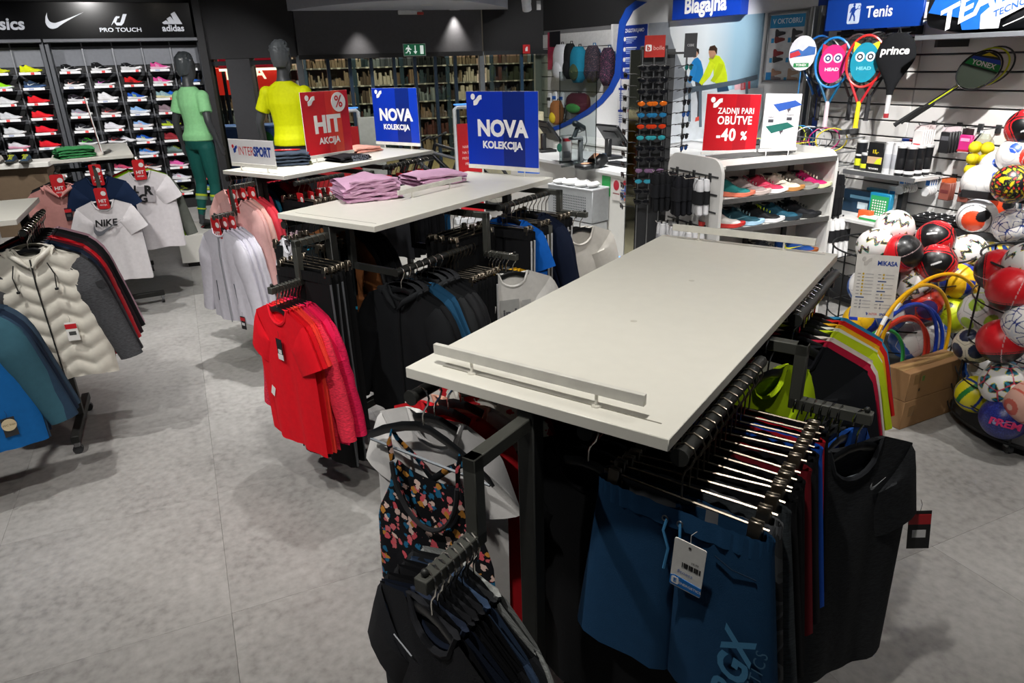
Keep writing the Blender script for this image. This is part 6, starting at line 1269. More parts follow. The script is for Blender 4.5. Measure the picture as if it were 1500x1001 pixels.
def glasses(loc, rz, label, lens, frame='#141416'):
    t = thing('sunglasses', label, 'sunglasses', loc, rz, 'sunglasses on the revolving stand'); ob('lenses', cached('lens', lambda: lensmesh().mesh('lenses')), P(lens, .12, .2, var=.03), t)
    ob('frame', cached('gfr', lambda: MB().tube([(-.068, 0, .012), (-.03, -.003, .021), (0, -.004, .012), (.03, -.003, .021), (.068, 0, .012)], .0045, 6).mesh('frame')), P(frame, .4), t)
    for s in (-1, 1): ob('temple', cached(('tmp', s), lambda: MB().tube([(s * .068, 0, .012), (s * .07, .06, .012), (s * .068, .12, -.006)], .003, 5).mesh('temple')), P(frame, .4), t)
def esw(x, y, z): return ES + Vector((math.cos(ESA) * x - math.sin(ESA) * y, math.sin(ESA) * x + math.cos(ESA) * y, z))
LC = {3: ('#d86a1c', 'orange'), 4: ('#2a78a8', 'sky blue'), 5: ('#d8401c', 'flame red'), 6: ('#3aa4b0', 'turquoise'), 9: ('#8a6a8c', 'lilac'), 10: ('#3c9cb4', 'aqua')}
for k in range(13):
    z = 1.88 - .083 * k
    for x, sd in ((-.045, 'mirror side'), (.045, 'board side')):
        c_, nm = LC.get(k, ('#15161a', 'black')); glasses(esw(x * 1.05, -.125, z), ESA, '%s lensed sunglasses on the front of the stand, %s' % (nm, sd), c_)
    c_, nm = {0: ('#1d7c74', 'green mirror'), 4: ('#2458a8', 'blue mirror'), 7: ('#1f4f9c', 'deep blue mirror'), 8: ('#1d6a4c', 'emerald mirror'), 9: ('#e07a1c', 'amber')}.get(k, ('#1a1b1e', 'smoke'))
    glasses(esw(.255, -.10, z - .0), ESA + R(58), nm + ' lensed sunglasses on the side arm of the stand', c_)
    glasses(esw(-.205, -.03, z - .05), ESA - R(80), 'dark sunglasses on the mirror edge of the stand', '#17181b')
t = thing('boot_box_stack', 'tan and brown boxes stacked behind the sunglasses stand', 'boxes', (1.02, 6.1, 0), R(-30)) if False else None

# ---------------------------------------------------------------- shoe gondola
GO = Vector((1.43, 4.75, 0)); GA = R(22)
def gw(x, y, z): return GO + Vector((math.cos(GA) * x - math.sin(GA) * y, math.sin(GA) * x + math.cos(GA) * y, z))
t = thing('shoe_gondola', 'white shoe gondola with rounded side panels and dark edged shelves', 'shelving', GO, GA)
def side_poly(): return [(0, .08)] + [(0, 1.18)] + [(.11 - .11 * math.cos(R(a)), 1.20 + .11 * math.sin(R(a))) for a in range(10, 91, 16)] + [(.51 + .11 * math.sin(R(a)), 1.20 + .11 * math.cos(R(a))) for a in range(0, 91, 18)] + [(.62, .08)]
for x in (0, 1.0):
    sp_ = ob('side_panel', MB().prism(side_poly(), x, x + .025, 'yz'), P('#cfcecb', .45, var=.02), t)
    for z in (1.19, 1.07, .95, .83, .71, .59): ob('groove', MB().box((x - .001 if x == 0 else x + .026, .31, z), (.004, .56, .012)), P('#3a3b3c', .5), sp_)
ob('back_panel', MB().box((.5, .31, .64), (.98, .03, 1.2)), P('#c9c8c2', .5), t); ob('spine', MB().box((.5, .285, .7), (.04, .02, 1.1)), P('#2c2d2f', .5), t); ob('spine', MB().box((.86, .285, .7), (.04, .02, 1.1)), P('#2c2d2f', .5), t)
for z, nm in ((1.262, 'top'), (1.04, 'b'), (.83, 'c'), (.555, 'd'), (.30, 'e')):
    sh = ob('shelf', MB().box((.5125, .145, z - .008), (.97, .29, .016)), P('#d4d3ce', .45), t); ob('shelf_edge', MB().box((.5125, -.004, z - .01), (.97, .012, .036), bev=.002), P('#4b4a49', .45), sh)
ob('top_tray', MB().box((.5125, .42, 1.254), (.97, .24, .016)), P('#d4d3ce', .45), t); ob('top_rail', MB().box((.5, .31, 1.285), (.8, .02, .03)), P('#5a5a5a', .5), t); ob('plinth', MB().box((.5, .31, .04), (1.0, .56, .08)), P('#2a2a2a', .6), t)
GS = [(1.04, .13, 'teal shoe with coral sole on the gondola', '#1d6a68', '#d8745a', None, None), (1.04, .27, 'taupe shoe with dark swoosh and paper label', '#8a7a78', '#b8a8a2', '#2a2628', '#6a5a5a'), (1.04, .42, 'raspberry pink running shoe with white sole', '#b8304c', '#e0dcdc', '#d86a80', '#8a3048'), (1.04, .57, 'cream court shoe with black K mark and gum sole', '#c9c2b2', '#a8743c', '#1c1c1e', '#d8d4c8'), (1.04, .70, 'grey suede shoe on the gondola', '#6a625a', '#8a8a84', None, '#3a3a38'), (1.04, .82, 'black and magenta trainer with lime sole', '#b01c5c', '#c4c8a0', None, '#e8e0c8'),
      (.83, .24, 'petrol running shoe with pale blue sole', '#1d4450', '#9cc0d8', '#5a8a94', '#7a98a0'), (.83, .42, 'black trainer with lime laces and white sole', '#141517', '#d0d0d2', None, '#b8d020'), (.83, .58, 'dark teal trainer with black toe', '#1c4c60', '#1a2a34', None, '#24282c'), (.83, .76, 'all black trainer on the gondola', '#15161a', '#111214', None, '#1c1d20'),
      (.555, .30, 'navy shoe peeking over the sign rail', '#1a2440', '#c0c4cc', None, '#e0e0e0'), (.555, .52, 'dark shoe with brown sole', '#24262c', '#7a4a2c', None, '#30343a'), (.555, .78, 'blue trainer with yellow mark and gum sole', '#123a78', '#8a4a20', '#d8d820', '#1c2a44'), (.83, .07, 'white and red shoe at the side panel', '#c9c4c0', '#b82c28', None, None)]
for z, x, lab, up, so_, lo, lc in GS: make_shoe(lab, gw(x - .08, .19, z + .001), GA + R(-34), up, so_, lo, lc, scale=1.12, high=True, mark='swoosh')
# signs on the gondola
def lean_sign(px, py, label, W_, H_, rz, y=5.2):
    p = pd(px, py, y); t = thing('sign_holder', label, 'sign', (p.x, p.y, 1.262), rz)
    ob('rail', MB().box((0, 0, .045), (W_ * 1.02, .012, .02), bev=.001), P('#dcdad6', .4), t)
    for s in (-.3, .3): ob('foot', MB().tube([(W_ * s, 0, 0), (W_ * s, 0, .04)], .004, 6), P('#dcdad6', .4), t)
    return t
GR = R(8)
t = lean_sign(1068, 214, 'red sign reading ZADNJI PARI OBUTVE -40% on the gondola', .41, .40, GR); pn = poster(t, 0, .054, .405, .385, [(.55, '#b0101c'), (.25, '#9c0e1c'), (.2, '#b41624')]); pn.rotation_euler = (R(-3), R(2.5), 0)
logo_mark(pn, -.155, .345, .085, PRINTW); text('ZADNJI PARI', .056, PRINTW, pn, (.025, -.0035, .270), bold=.018, sx=.82, space=1.06); text('OBUTVE', .078, PRINTW, pn, (.02, -.0035, .205), bold=.026, sx=.84, space=1.08); text('-40', .115, PRINTW, pn, (-.035, -.0035, .105), bold=.03, sx=.88, space=1.12); text('%', .078, PRINTW, pn, (.10, -.0035, .10), bold=.035, sx=.9)
t = lean_sign(1140, 208, 'white sign with a blue and a green table tennis table', .29, .38, GR, 5.25); pn = poster(t, 0, .054, .275, .375, [(1, '#d6d3d6')]); pn.rotation_euler = (R(-3), R(2.5), 0)
logo_mark(pn, -.105, .335, .07, P('#b9b4bc', .5))
for z, c_, xo in ((.28, '#2a4f9c', .03), (.13, '#1d5c54', -.01)):
    flat([(-.105, .022), (-.055, -.026), (.115, .022), (.06, .052)], P(c_, .4), pn, -.0032, .001, 'printed_table', 1, (xo, z)); flat([(-.005, .005), (0, .0), (.012, .03), (.008, .036)], P(c_, .4), pn, -.004, .001, 'printed_net', 1, (xo, z))
    for lx in (-.085, -.055, .06, .09): flat([(lx, .0), (lx + .002, .0), (lx + .001, -.055), (lx - .001, -.055)], P('#8a8a90', .5), pn, -.0028, .0006, 'printed_leg', 1, (xo, z))
    flat([(0, -.0), (.035, .006), (.03, -.02), (.02, -.02), (.022, -.032), (.016, -.032), (.008, -.018)], P('#4a4048', .5), pn, -.003, .0008, 'printed_frame', 1, (xo, z))
for z, xx in ((.205, .06), (.19, -.08)): ob('price_block', MB().box((xx, -.0034, z), (.04, .001, .022)), P('#3a3a40', .5), pn)
text('Outdoor', .017, P('#2a2a30', .5), pn, (.06, -.0034, .232), bold=.02, shear=.15); text('Indoor', .017, P('#2a2a30', .5), pn, (-.08, -.0034, .215), bold=.02, shear=.15)
# socks on the side panels
def sockpack(loc, rz, label, c1, c2, c3, group, h_=.24, mark=True):
    t = thing('sock_pack', label, 'socks', loc, rz, group)
    for s in (-1, 1): ob('sock', MB().loft([ring((s * .026, 0, -.01), .024, .018), ring((s * .028, 0, -.05), .034, .026), ring((s * .028, 0, -.09), .032, .024), ring((s * .03, 0, -.16), .034, .022), ring((s * .034, 0, -h_), .038, .022), ring((s * .034, 0, -h_ - .012), .02, .012)]), FAB(c1 if s < 0 else c3), t)
    ob('band', MB().loft([ring((0, 0, -.085), .068, .032), ring((0, 0, -.175), .07, .032)]), FAB(c2), t); ob('card_hook', MB().tube([(0, 0, -.01), (0, 0, .012)], .006, 6), P('#1a1a1c', .5), t)
    if mark: flat(SWOOSH, PRINTW, t, -.0335, .001, 'logo', .04, (-.02, -.15))
def hookbar(loc, rz, L_, label):
    t = thing('display_hook', label, 'hook', loc, rz, 'prong hooks'); ob('prong', MB().tube([(0, 0, 0), (-L_, 0, 0), (-L_ - .01, 0, .015)], .004, 6), CHROME, t); ob('back_plate', MB().box((.004, 0, -.01), (.012, .03, .06), bev=.002), P('#2a2b2d', .5), t)
for y, n, c, lab in ((.50, 4, ('#121316', '#17181c', '#121316'), 'black crew sock pack on the gondola side'), (.30, 3, ('#14151a', '#191a1e', '#14151a'), 'black ankle sock pack on the gondola side'), (.12, 2, ('#cfcfd2', '#1a1b1e', '#b4b5b8'), 'white sock pack with black band on the gondola side')):
    hookbar(gw(-.004, y, 1.19), GA, .20, 'chrome prong hook with socks on the gondola side')
    for k in range(n): sockpack(gw(-.04 - .05 * k, y, 1.185), GA + R(75), lab, *c, 'socks on the gondola side panel', .27 if n > 2 else .24)
for y in (.46, .30, .14):
    hookbar(gw(-.004, y, .83), GA, .18, 'low prong hook on the gondola side')
    for k in range(3): sockpack(gw(-.04 - .05 * k, y, .825), GA + R(75), 'pale short sock pack on the lower hooks', '#c4c4c6', '#9a9a9e', '#d0d0d2', 'low socks on the gondola side panel', .16, False)
for y, z, c, lab in ((.12, 1.12, ('#131417', '#17181b', '#131417'), 'black sock pack on the gondola side facing the racket wall'), (.30, 1.12, ('#131417', '#17181b', '#131417'), 'black long sock pack facing the racket wall')):
    for k in range(3): sockpack(gw(1.07 + .045 * k, y, z), GA - R(75), lab, *c, 'socks facing the racket wall', .3)
for k in range(4):
    for y in (.06, .2): sockpack(gw(1.06 + .05 * k, y, .80), GA - R(70), 'white football sock pack with black stripes', '#dcdcdc', '#1a1a1c', '#dcdcdc', 'striped football socks', .3, False)
# ---------------------------------------------------------------- racket wall (local x towards the viewer along the wall, room at -y)
import bmesh
TW0 = Vector((2.58, 6.0, 0)); TWA = R(-64)
tw = lambda px, py, off=0.: local_on(TW0, TWA, off, px, py)
def tww(s, y, z): return TW0 + Vector((math.cos(TWA) * s - math.sin(TWA) * y, math.sin(TWA) * s + math.cos(TWA) * y, z))
wr_ = bpy.data.objects.new('wall_right', None); COL.objects.link(wr_); wr_.location = TW0; wr_.rotation_euler = (0, 0, TWA); wr_['kind'] = 'structure'
ob('backing', MB().box((2.45, .06, 1.65), (5.0, .08, 3.3)), P('#55565a', .7), wr_)
SLM = P('#d6d4d2', .42, var=.015)
for k in range(-8, 16):
    for x0, x1 in ((-.03, .778), (.782, 1.978), (1.982, 3.2), (3.204, 4.9)):
        ob('slat', cached(('tslat', round(x1 - x0, 3)), lambda: MB().box((0, 0, 0), (x1 - x0, .018, .102), bev=.003).mesh('slat')), SLM, wr_, ((x0 + x1) / 2, .01, 1.13 + .1135 * (k + .5)))
for x in (-.10, -.17): 
    u_ = ob('upright', MB().box((x, -.02, 1.15), (.03, .05, 2.3), bev=.003), MET('#a8aaac', .35), wr_)
# Tenis sign
a = tw(1209, 46, -.16); b = tw(1350, 38, -.16); t = thing('department_sign', 'blue board reading Tenis with white player pictogram', 'sign', TW0, TWA)
wd = b[0] - a[0]; cx = (a[0] + b[0]) / 2; z0 = a[1]; hh = .215
ob('board', MB().box((cx, -.16, z0 + hh / 2), (wd, .02, hh), bev=.002), P('#0f3f9c', .4, var=.04, scale=4), t); text('Tenis', .105, PRINTW, t, (cx + .06, -.1715, z0 + hh * .5), bold=.02, sx=.95)
pc = flat(rrect(.105, .135, .012, 4, cx - .15, z0 + hh * .5), P('#c9d6ea', .5), t, -.1705, .0015, 'pictogram_card')
ob('pictogram', MB().prism([(-.012, .045), (.004, .05), (.012, .03), (.03, .036), (.032, .03), (.012, .02), (.004, .0), (.016, -.02), (.018, -.05), (.008, -.05), (.004, -.022), (-.01, -.005), (-.022, -.045), (-.034, -.05), (-.032, -.042), (-.024, -.005), (-.02, .02), (-.03, .005), (-.036, .008), (-.026, .035)][::-1], -.1735, -.1722).xf(Matrix.Translation((cx - .15, 0, z0 + hh * .5))), P('#123f9c', .5), pc); ob('pictogram', MB().prism(ellipse(cx - .152, z0 + hh * .5 + .058, .01, .01, 10), -.1735, -.1722), P('#123f9c', .5), pc); ob('pictogram', MB().tube([(cx - .108 + .012 * math.cos(q), -.173, z0 + hh * .5 + .04 + .012 * math.sin(q)) for q in [2 * PI * k / 12 for k in range(12)]], .0016, 4, closed=True), P('#123f9c', .5), pc)
br = ob('hook_beam', MB().box((cx + .0, -.10, z0 - .02), (wd * .82, .03, .025)), P('#1d1e20', .45), t)
for k in range(3): ob('arm', MB().box((cx - wd * .36 + wd * .36 * k, -.05, z0 - .02), (.03, .1, .06)), P('#1d1e20', .45), br)
for k in range(6): ob('prong', MB().tube([(cx - .05 + .07 * k, -.1, z0 - .03), (cx - .05 + .07 * k, -.2, z0 - .05), (cx - .05 + .07 * k, -.21, z0 - .035)], .003, 5), P('#2a2b2d', .4), br)
# rackets
def racket_meshes(rx, ry, handle, fr):
    ol = [(rx * math.cos(a), 0, ry * math.sin(a)) for a in [2 * PI * k / 40 for k in range(40)]]
    f = MB().tube(ol, fr, 8, closed=True); th = MB()
    for s in (-1, 1): th.tube([(s * rx * .62, 0, -ry * .80), (s * rx * .34, 0, -ry * 1.22), (s * .010, 0, -ry * 1.62)], fr * 1.05, 8)
    st = MB(); n = 13
    for k in range(1, n): x = -rx + 2 * rx * k / n; h = ry * math.sqrt(1 - (x / rx) ** 2); st.tube([(x, 0, -h), (x, 0, h)], .0008, 3, cap=False)
    for k in range(1, 16): z = -ry + 2 * ry * k / 16; h = rx * math.sqrt(1 - (z / ry) ** 2); st.tube([(-h, 0, z), (h, 0, z)], .0008, 3, cap=False)
    hd = MB().tube([(0, 0, -ry * 1.58), (0, 0, -ry * 1.58 - handle)], .016, 8, rad=[.0145, .0165]); hd.tube([(0, 0, -ry * 1.58 - handle), (0, 0, -ry * 1.58 - handle - .008)], .019, 8)
    return dict(frame=f.mesh('frame'), throat=th.mesh('throat'), strings=st.mesh('strings', 0), handle=hd.mesh('handle'))
def racket(label, loc, rz, fcol, tcol, hcol, card=None, tilt=0., rx=.118, ry=.165, group=None, k=1.):
    t = thing('tennis_racket', label, 'racket', loc, rz, group, rot=(0, tilt, rz)); t.scale = (k,) * 3; ms = cached(('rk', rx, ry), lambda: racket_meshes(rx, ry, .17, .0085))
    ob('frame', ms['frame'], P(fcol, .3), t); ob('throat', ms['throat'], P(tcol, .3), t); ob('strings', ms['strings'], P('#3a3a30', .5), t); ob('handle', ms['handle'], P(hcol, .6), t)
    return t
def tpos(px, py, off): s, z = tw(px, py, off); return tww(s, off, z)
RZ = R(-36)
def facecard(t, base, ears, e1, txt, tcol):
    cd = flat(ellipse(0, -.008, .090, .128, 30), P(base, .4), t, -.009, .003, 'cover_card'); flat([(-.08, .06), (-.078, .128), (-.04, .11), (.04, .11), (.078, .128), (.08, .06)], P(ears, .4), t, -.008, .003, 'card_ears')
    for s in (-1, 1):
        for r_, c_, y in ((.030, '#e8e8ee', -.0122), (.019, e1, -.0132), (.010, '#f0f0f4', -.0142)): ob('printed_ring', MB().prism(ellipse(s * .033, .03, r_, r_ * 1.05, 18), y - .0008, y), P(c_, .4), cd)
    text('HEAD', .030, P(tcol, .5), cd, (0, -.0126, -.045), bold=.04, sx=1.2)
r1 = racket('blue framed junior racket with pink card under the strings', tpos(1220, 92, -.26), RZ, '#1d7cc4', '#17567c', '#d8c8d0', k=1.05); facecard(r1, '#e22c80', '#c02c48', '#2a2c6c', 'HEAD', '#f8e0ec')
r2 = racket('red framed junior racket with teal card under the strings', tpos(1267, 90, -.24), RZ, '#cc2c28', '#b8242c', '#e8d21c', k=1.05); facecard(r2, '#168aa4', '#d8d02c', '#1a2a34', 'HEAD', '#7ac8d8')
t = thing('racket_cover', 'black zipped racket cover with white prince lettering', 'racket cover', tpos(1311, 88, -.20), R(-40)); 
rings = []
for i in range(13):
    v = i / 12; z = lerp(.175, -.23, v); w_ = .128 * math.sqrt(max(0, 1 - ((z - .02) / .165) ** 2)) if z > .02 else lerp(.128, .022, smoothstep(.02 - z, 0, .25) ** .8); w_ = max(w_, .012)
    rings.append([(w_ * math.cos(a), .022 * math.sin(a) * min(1, w_ / .05 + .2), z) for a in [2 * PI * q / 16 for q in range(16)]])
ob('cover', MB().loft(rings).mesh('cover', 1.2), FAB('#141518', rough=.7), t); text('prince', .072, PRINTW, t, (-.005, -.0245, .06), bold=.03, shear=.1); ob('handle', MB().tube([(0, 0, -.23), (0, 0, -.36)], .016, 8), P('#c9c9cb', .5), t); ob('butt_cap', MB().tube([(0, 0, -.355), (0, 0, -.385)], .018, 8), P('#a02c34', .4), t); ob('hang_loop', MB().tube([(-.012, 0, .17), (0, 0, .21), (.012, 0, .17)], .004, 6), P('#141518', .6), t)
for i, (px, py, c) in enumerate(((1207, 90, '#2a2c30'), (1200, 86, '#1d5fa8'), (1254, 86, '#3a2c2e'), (1282, 84, '#1c1d20'))): racket(['dark racket hanging behind the blue framed one', 'deep blue racket hung beside the rail post', 'maroon racket behind the red framed one', 'black racket between red frame and black cover'][i], tpos(px, py, -.14), RZ + R(6 * i), c, c, '#26262a', k=1.0)
# badminton rackets
def badminton(label, loc, rz, tilt, col, cover=None, k=1.):
    t = thing('badminton_racket', label, 'racket', loc, rz, None, rot=(0, tilt, rz)); t.scale = (k,) * 3
    ms = cached('bdm', lambda: dict(f=MB().tube([(.092 * math.cos(a), 0, .118 * math.sin(a)) for a in [2 * PI * q / 36 for q in range(36)]], .005, 6, closed=True).mesh('frame'), s=MB().tube([(0, 0, -.118), (0, 0, -.33)], .0035, 6).mesh('shaft'), h=MB().tube([(0, 0, -.33), (0, 0, -.36), (0, 0, -.50), (0, 0, -.506)], .013, 8, rad=[.009, .012, .013, .015]).mesh('handle')))
    ob('frame', ms['f'], P(col, .3), t); ob('shaft', ms['s'], P(col, .3), t); ob('handle', ms['h'], P('#17181a', .6), t)
    return t
b1 = badminton('badminton racket in a white printed head cover', tpos(1176, 78, -.34), R(-30), 0, '#2a7fc0'); flat(ellipse(0, 0, .098, .125, 30), P('#dcdee6', .4), b1, -.006, .012, 'head_cover'); flat([(-.09, .01), (-.03, .03), (.0, .015), (.04, .05), (.09, .04), (.09, -.01), (.03, -.02), (-.09, -.03)], P('#3a6ab0', .5), b1, -.019, .001, 'cover_print'); flat([(-.09, .0), (-.03, .02), (-.01, -.01), (-.085, -.035)], P('#c8303c', .5), b1, -.0205, .001, 'cover_print'); flat(rrect(.11, .03, .004, 3, 0, -.085), P('#2c8a4c', .5), b1, -.019, .001, 'cover_print'); text('YONEX', .022, PRINTW, b1, (0, -.0212, -.085), bold=.03)
for i, (px, py, c) in enumerate(((1434, 103, '#1d1e20'), (1444, 99, '#c8d41c'), (1452, 97, '#26282a'))):
    bb2 = badminton(['black badminton racket with printed YONEX cover card', 'lime badminton racket behind the YONEX cover card', 'black badminton racket at the back of the slanted bunch'][i], tpos(px, py, -.20 + .06 * i), R(-48), R(52), c, k=1.12)
    if i == 0:
        cc = flat(ellipse(0, 0, .086, .112, 28), P('#20261e', .4), bb2, -.006, .004, 'cover_card'); flat([(-.083, .0), (-.078, -.035), (.07, .07), (.045, .098)], P('#1f8a44', .4), cc, -.0105, .001, 'card_band'); flat([(-.083, .02), (-.083, .0), (.045, .098), (.02, .107)], P('#2348b0', .4), cc, -.0105, .001, 'card_band'); text('YONEX', .036, PRINTW, cc, (-.012, -.0125, .035), (PI / 2, R(-37), 0), bold=.03); flat([(-.06, .05), (-.02, .09), (.0, .106), (-.05, .085)], P('#d8c81c', .4), cc, -.0105, .001, 'card_picture')
# TEAM bag on a shelf
s0, z0 = tw(1348, 52, -.34); t = thing('display_shelf', 'grey metal shelf high on the racket wall', 'shelf', TW0, TWA); ob('board', MB().box((s0 + .42, -.20, z0 - .015), (.86, .36, .03), bev=.003), P('#7a7d82', .4, .3), t)
for x in (.12, .72): ob('bracket', MB().box((s0 + x, -.18, z0 - .05), (.02, .32, .05)), P('#1d1e20', .5), t)
t = thing('racket_bag', 'blue black and white racket bag with TEAM lettering on the shelf', 'bag', tww(s0 + .40, -.20, z0), TWA)
rg_ = []
for i in range(9):
    x = lerp(-.40, .40, i / 8); k = 1 - .25 * abs(i / 4 - 1) ** 3; rg_.append([(x, .15 * math.copysign(abs(math.cos(a)) ** .7, math.cos(a)) * k, .16 + .158 * math.copysign(abs(math.sin(a)) ** .7, math.sin(a)) * k) for a in [2 * PI * q / 16 for q in range(16)]])
ob('body', MB().loft(rg_).mesh('body', 1.0), FAB('#16171a', rough=.6), t)
flat([(-.36, .13), (-.30, .27), (-.2, .31), (.30, .31), (.36, .28), (.05, .10), (-.02, .02), (-.12, .02), (-.15, .09)], P('#1d62c4', .4), t, -.151, .003, 'blue_panel'); flat([(-.02, .10), (.02, .135), (.38, .27), (.38, .20), (.10, .07), (.10, .02), (-.01, .02)], P('#d0d2d4', .4), t, -.1535, .002, 'white_panel')
text('TEAM', .17, PRINTW, t, (-.06, -.1565, .155), (PI / 2, R(-24), 0), bold=.03, shear=.35, sx=1.15); text('TECNOPRO', .05, P('#2458a8', .5), t, (.19, -.1575, .145), (PI / 2, R(-21), 0), bold=.02, shear=.2, sx=1.1)
ob('piping', MB().tube([(.12, -.148, .03), (.36, -.13, .13)], .003, 5), PRINTW, t); ob('end_strap', MB().tube([(.34, -.14, .30), (.38, -.15, .12), (.36, -.12, .0)], .022, 8, flat=.5), P('#0d0e10', .7), t)
# ball shelf
s0, z0 = tw(1236, 249, -.30); s1, _z = tw(1341, 259, -.30); t = thing('display_shelf', 'white shelf with dark edge holding ball cans', 'shelf', TW0, TWA); zs = 1.13
ob('board', MB().box(((s0 + s1) / 2, -.15, zs - .01), (s1 - s0, .30, .02)), P('#d2d2d0', .45), t); ob('edge', MB().box(((s0 + s1) / 2, -.302, zs - .012), (s1 - s0, .012, .032)), P('#5a5b5d', .45), t)
def can(s, y, h_, col, lab, label, w_=.038, group='ball cans on the racket wall shelf', lid='#d8d8d8'):
    t = thing('ball_can', label, 'ball can', tww(s, y, zs + .0005), TWA, group); ob('tube', cached(('can', h_, w_), lambda: MB().lathe([(w_ * .96, 0), (w_, .004), (w_, h_ - .006), (w_ * .97, h_)], 18).mesh('tube')), P(col, .3), t); ob('lid', cached(('lid', h_, w_), lambda: MB().lathe([(.001, h_ + .008), (w_ * 1.02, h_ + .006), (w_ * 1.02, h_ - .008), (w_ * .98, h_ - .01)], 18).mesh('lid')), P(lid, .4), t)
    for z_, hh_, c_ in lab: ob('label_band', cached(('cb', z_, hh_, w_), lambda: MB().lathe([(w_ * 1.004, z_), (w_ * 1.012, z_ + .001), (w_ * 1.012, z_ + hh_), (w_ * 1.004, z_ + hh_ + .001)], 18).mesh('label_band')), P(c_, .4), t)
ww = s1 - s0
YB = [(.03, .05, '#d8e02c'), (.1, .012, '#e8e8e8')]; KW = [(.02, .02, '#e8e8ea'), (.06, .06, '#17181a')]
can(s0 + .05, -.2, .205, '#1a1b1e', YB, 'black and lime ball can beside the small can'); can(s0 + .12, -.22, .12, '#24262a', [(.02, .03, '#d8e02c')], 'short black and lime ball can'); 
t = thing('ball_carton', 'square black carton with yellow price and lime ball picture', 'carton', tww(s0 + .21, -.215, zs), TWA); ob('carton', MB().box((0, 0, .105), (.13, .075, .21), bev=.002), P('#17181a', .4), t); text('15,-', .035, P('#e8d21c', .5), t, (0, -.039, .145), bold=.03); ob('picture', MB().box((0, -.038, .085), (.12, .001, .05)), P('#c9a884', .5), t); ob('picture', MB().prism([(0, .06), (.055, .06), (.055, .108), (.02, .095)], -.0395, -.0385), P('#d4dc2c', .5), t); text('TECNIFIBRE', .016, PRINTW, t, (0, -.039, .025), bold=.02)
for k in range(4): can(s0 + .31 + .032 * (k % 2) * 2, -.24 + .08 * (k // 2), .215, '#c9cacc', [(.04, .1, '#a8aab0')], 'silver shuttlecock tube on the ball shelf', .031)
for k in range(6): can(s0 + .42 + .07 * (k % 2) + .0, -.25 + .085 * (k // 2), .2, '#141518', KW, 'black and white ball can at the shelf end', .034)
for k, c_ in enumerate(('#1f4fc0', '#c0202c', '#1f9a4c')): can(s0 + .30 + .06 * k, -.06, .225, '#c9cacc', [(.04, .1, '#a8aab0')], ['blue', 'red', 'green'][k] + ' lidded tube at the back of the ball shelf', .031, lid=c_)
# hanging packs
def hookt(s, z, L_=.16): 
    t = thing('display_hook', 'dark prong hook on the racket wall', 'hook', tww(s, 0, z), TWA, 'prong hooks on the racket wall'); ob('prong', MB().tube([(0, 0, 0), (0, -L_, 0), (0, -L_ - .012, .014)], .003, 5), P('#3a3b3d', .35, .4), t); ob('back_plate', MB().box((0, -.006, -.008), (.035, .012, .055), bev=.002), P('#2a2b2d', .5), t)
def pack(s, y, z, w_, h_, th, label, body, card='#dcdcdc', top=.03, group='packs hanging on the racket wall', mark=None):
    t = thing('hanging_pack', label, 'pack', tww(s, y, z), TWA, group); ob('header_card', MB().box((0, 0, -top / 2), (w_ * .9, .0015, top)), P(card, .5), t); ob('pack', MB().box((0, 0, -top - h_ / 2), (w_, th, h_), bev=min(.006, th * .4)), body if not isinstance(body, str) else P(body, .5), t)
    if mark: ob('mark', MB().box((0, -th / 2 - .0008, -top - h_ * mark[1]), (w_ * .7, .001, h_ * .2)), P(mark[0], .5), t)
s_, z_ = tw(1368, 187, 0); hookt(s_ - .0, 1.47)
for k in range(6): pack(s_, -.03 - .024 * k, 1.466, .075, .20, .010, 'white overgrip sleeve pack with red print', '#d0cdcc', '#e8d8d8', mark=('#c03038', .55))
s_, z_ = tw(1405, 190, 0); hookt(s_, 1.47)
for k in range(4): pack(s_, -.03 - .032 * k, 1.466, .075, .14, .02, 'black wristband pack with small white logo', '#17181b', '#d8c8cc', mark=('#5a5a60', .3))
s_, z_ = tw(1436, 193, 0); hookt(s_, 1.47); pack(s_, -.13, 1.466, .085, .10, .03, 'pink wristband pack with a red base', '#c42878', '#2a1c20', .04, mark=('#e8a0c8', .3)); ob('base_strip', MB().box((0, -.001, -.14), (.085, .03, .012)), P('#a8242c', .5), bpy.data.objects[[o.name for o in bpy.data.objects if o.name.startswith('hanging_pack')][-1]])
s_, z_ = tw(1462, 195, 0); hookt(s_, 1.47, .2)
t = thing('foam_ball_bag', 'clear bag of six yellow foam balls on the racket wall', 'ball bag', tww(s_, -.14, 1.465), TWA)
for i in range(6): ob('foam_ball', cached('foam', lambda: MB().sphere((0, 0, 0), .040, 16, 12).mesh('foam_ball')), P('#e4cf14', .7), t, (-.035 + .07 * (i % 2) , -.012 + .012 * (i % 2), -.11 - .072 * (i // 2)))
ob('clear_bag', MB().loft([ring((0, 0, -.02), .03, .006), ring((0, 0, -.07), .07, .03), ring((0, 0, -.16), .078, .042), ring((0, 0, -.27), .078, .042), ring((0, 0, -.295), .07, .01)], cap=False), GLASS('#f4f4ea', .95, 'clear_film'), t); ob('header_card', MB().box((0, -.002, -.03), (.06, .002, .05)), P('#dfe4ea', .5), t)
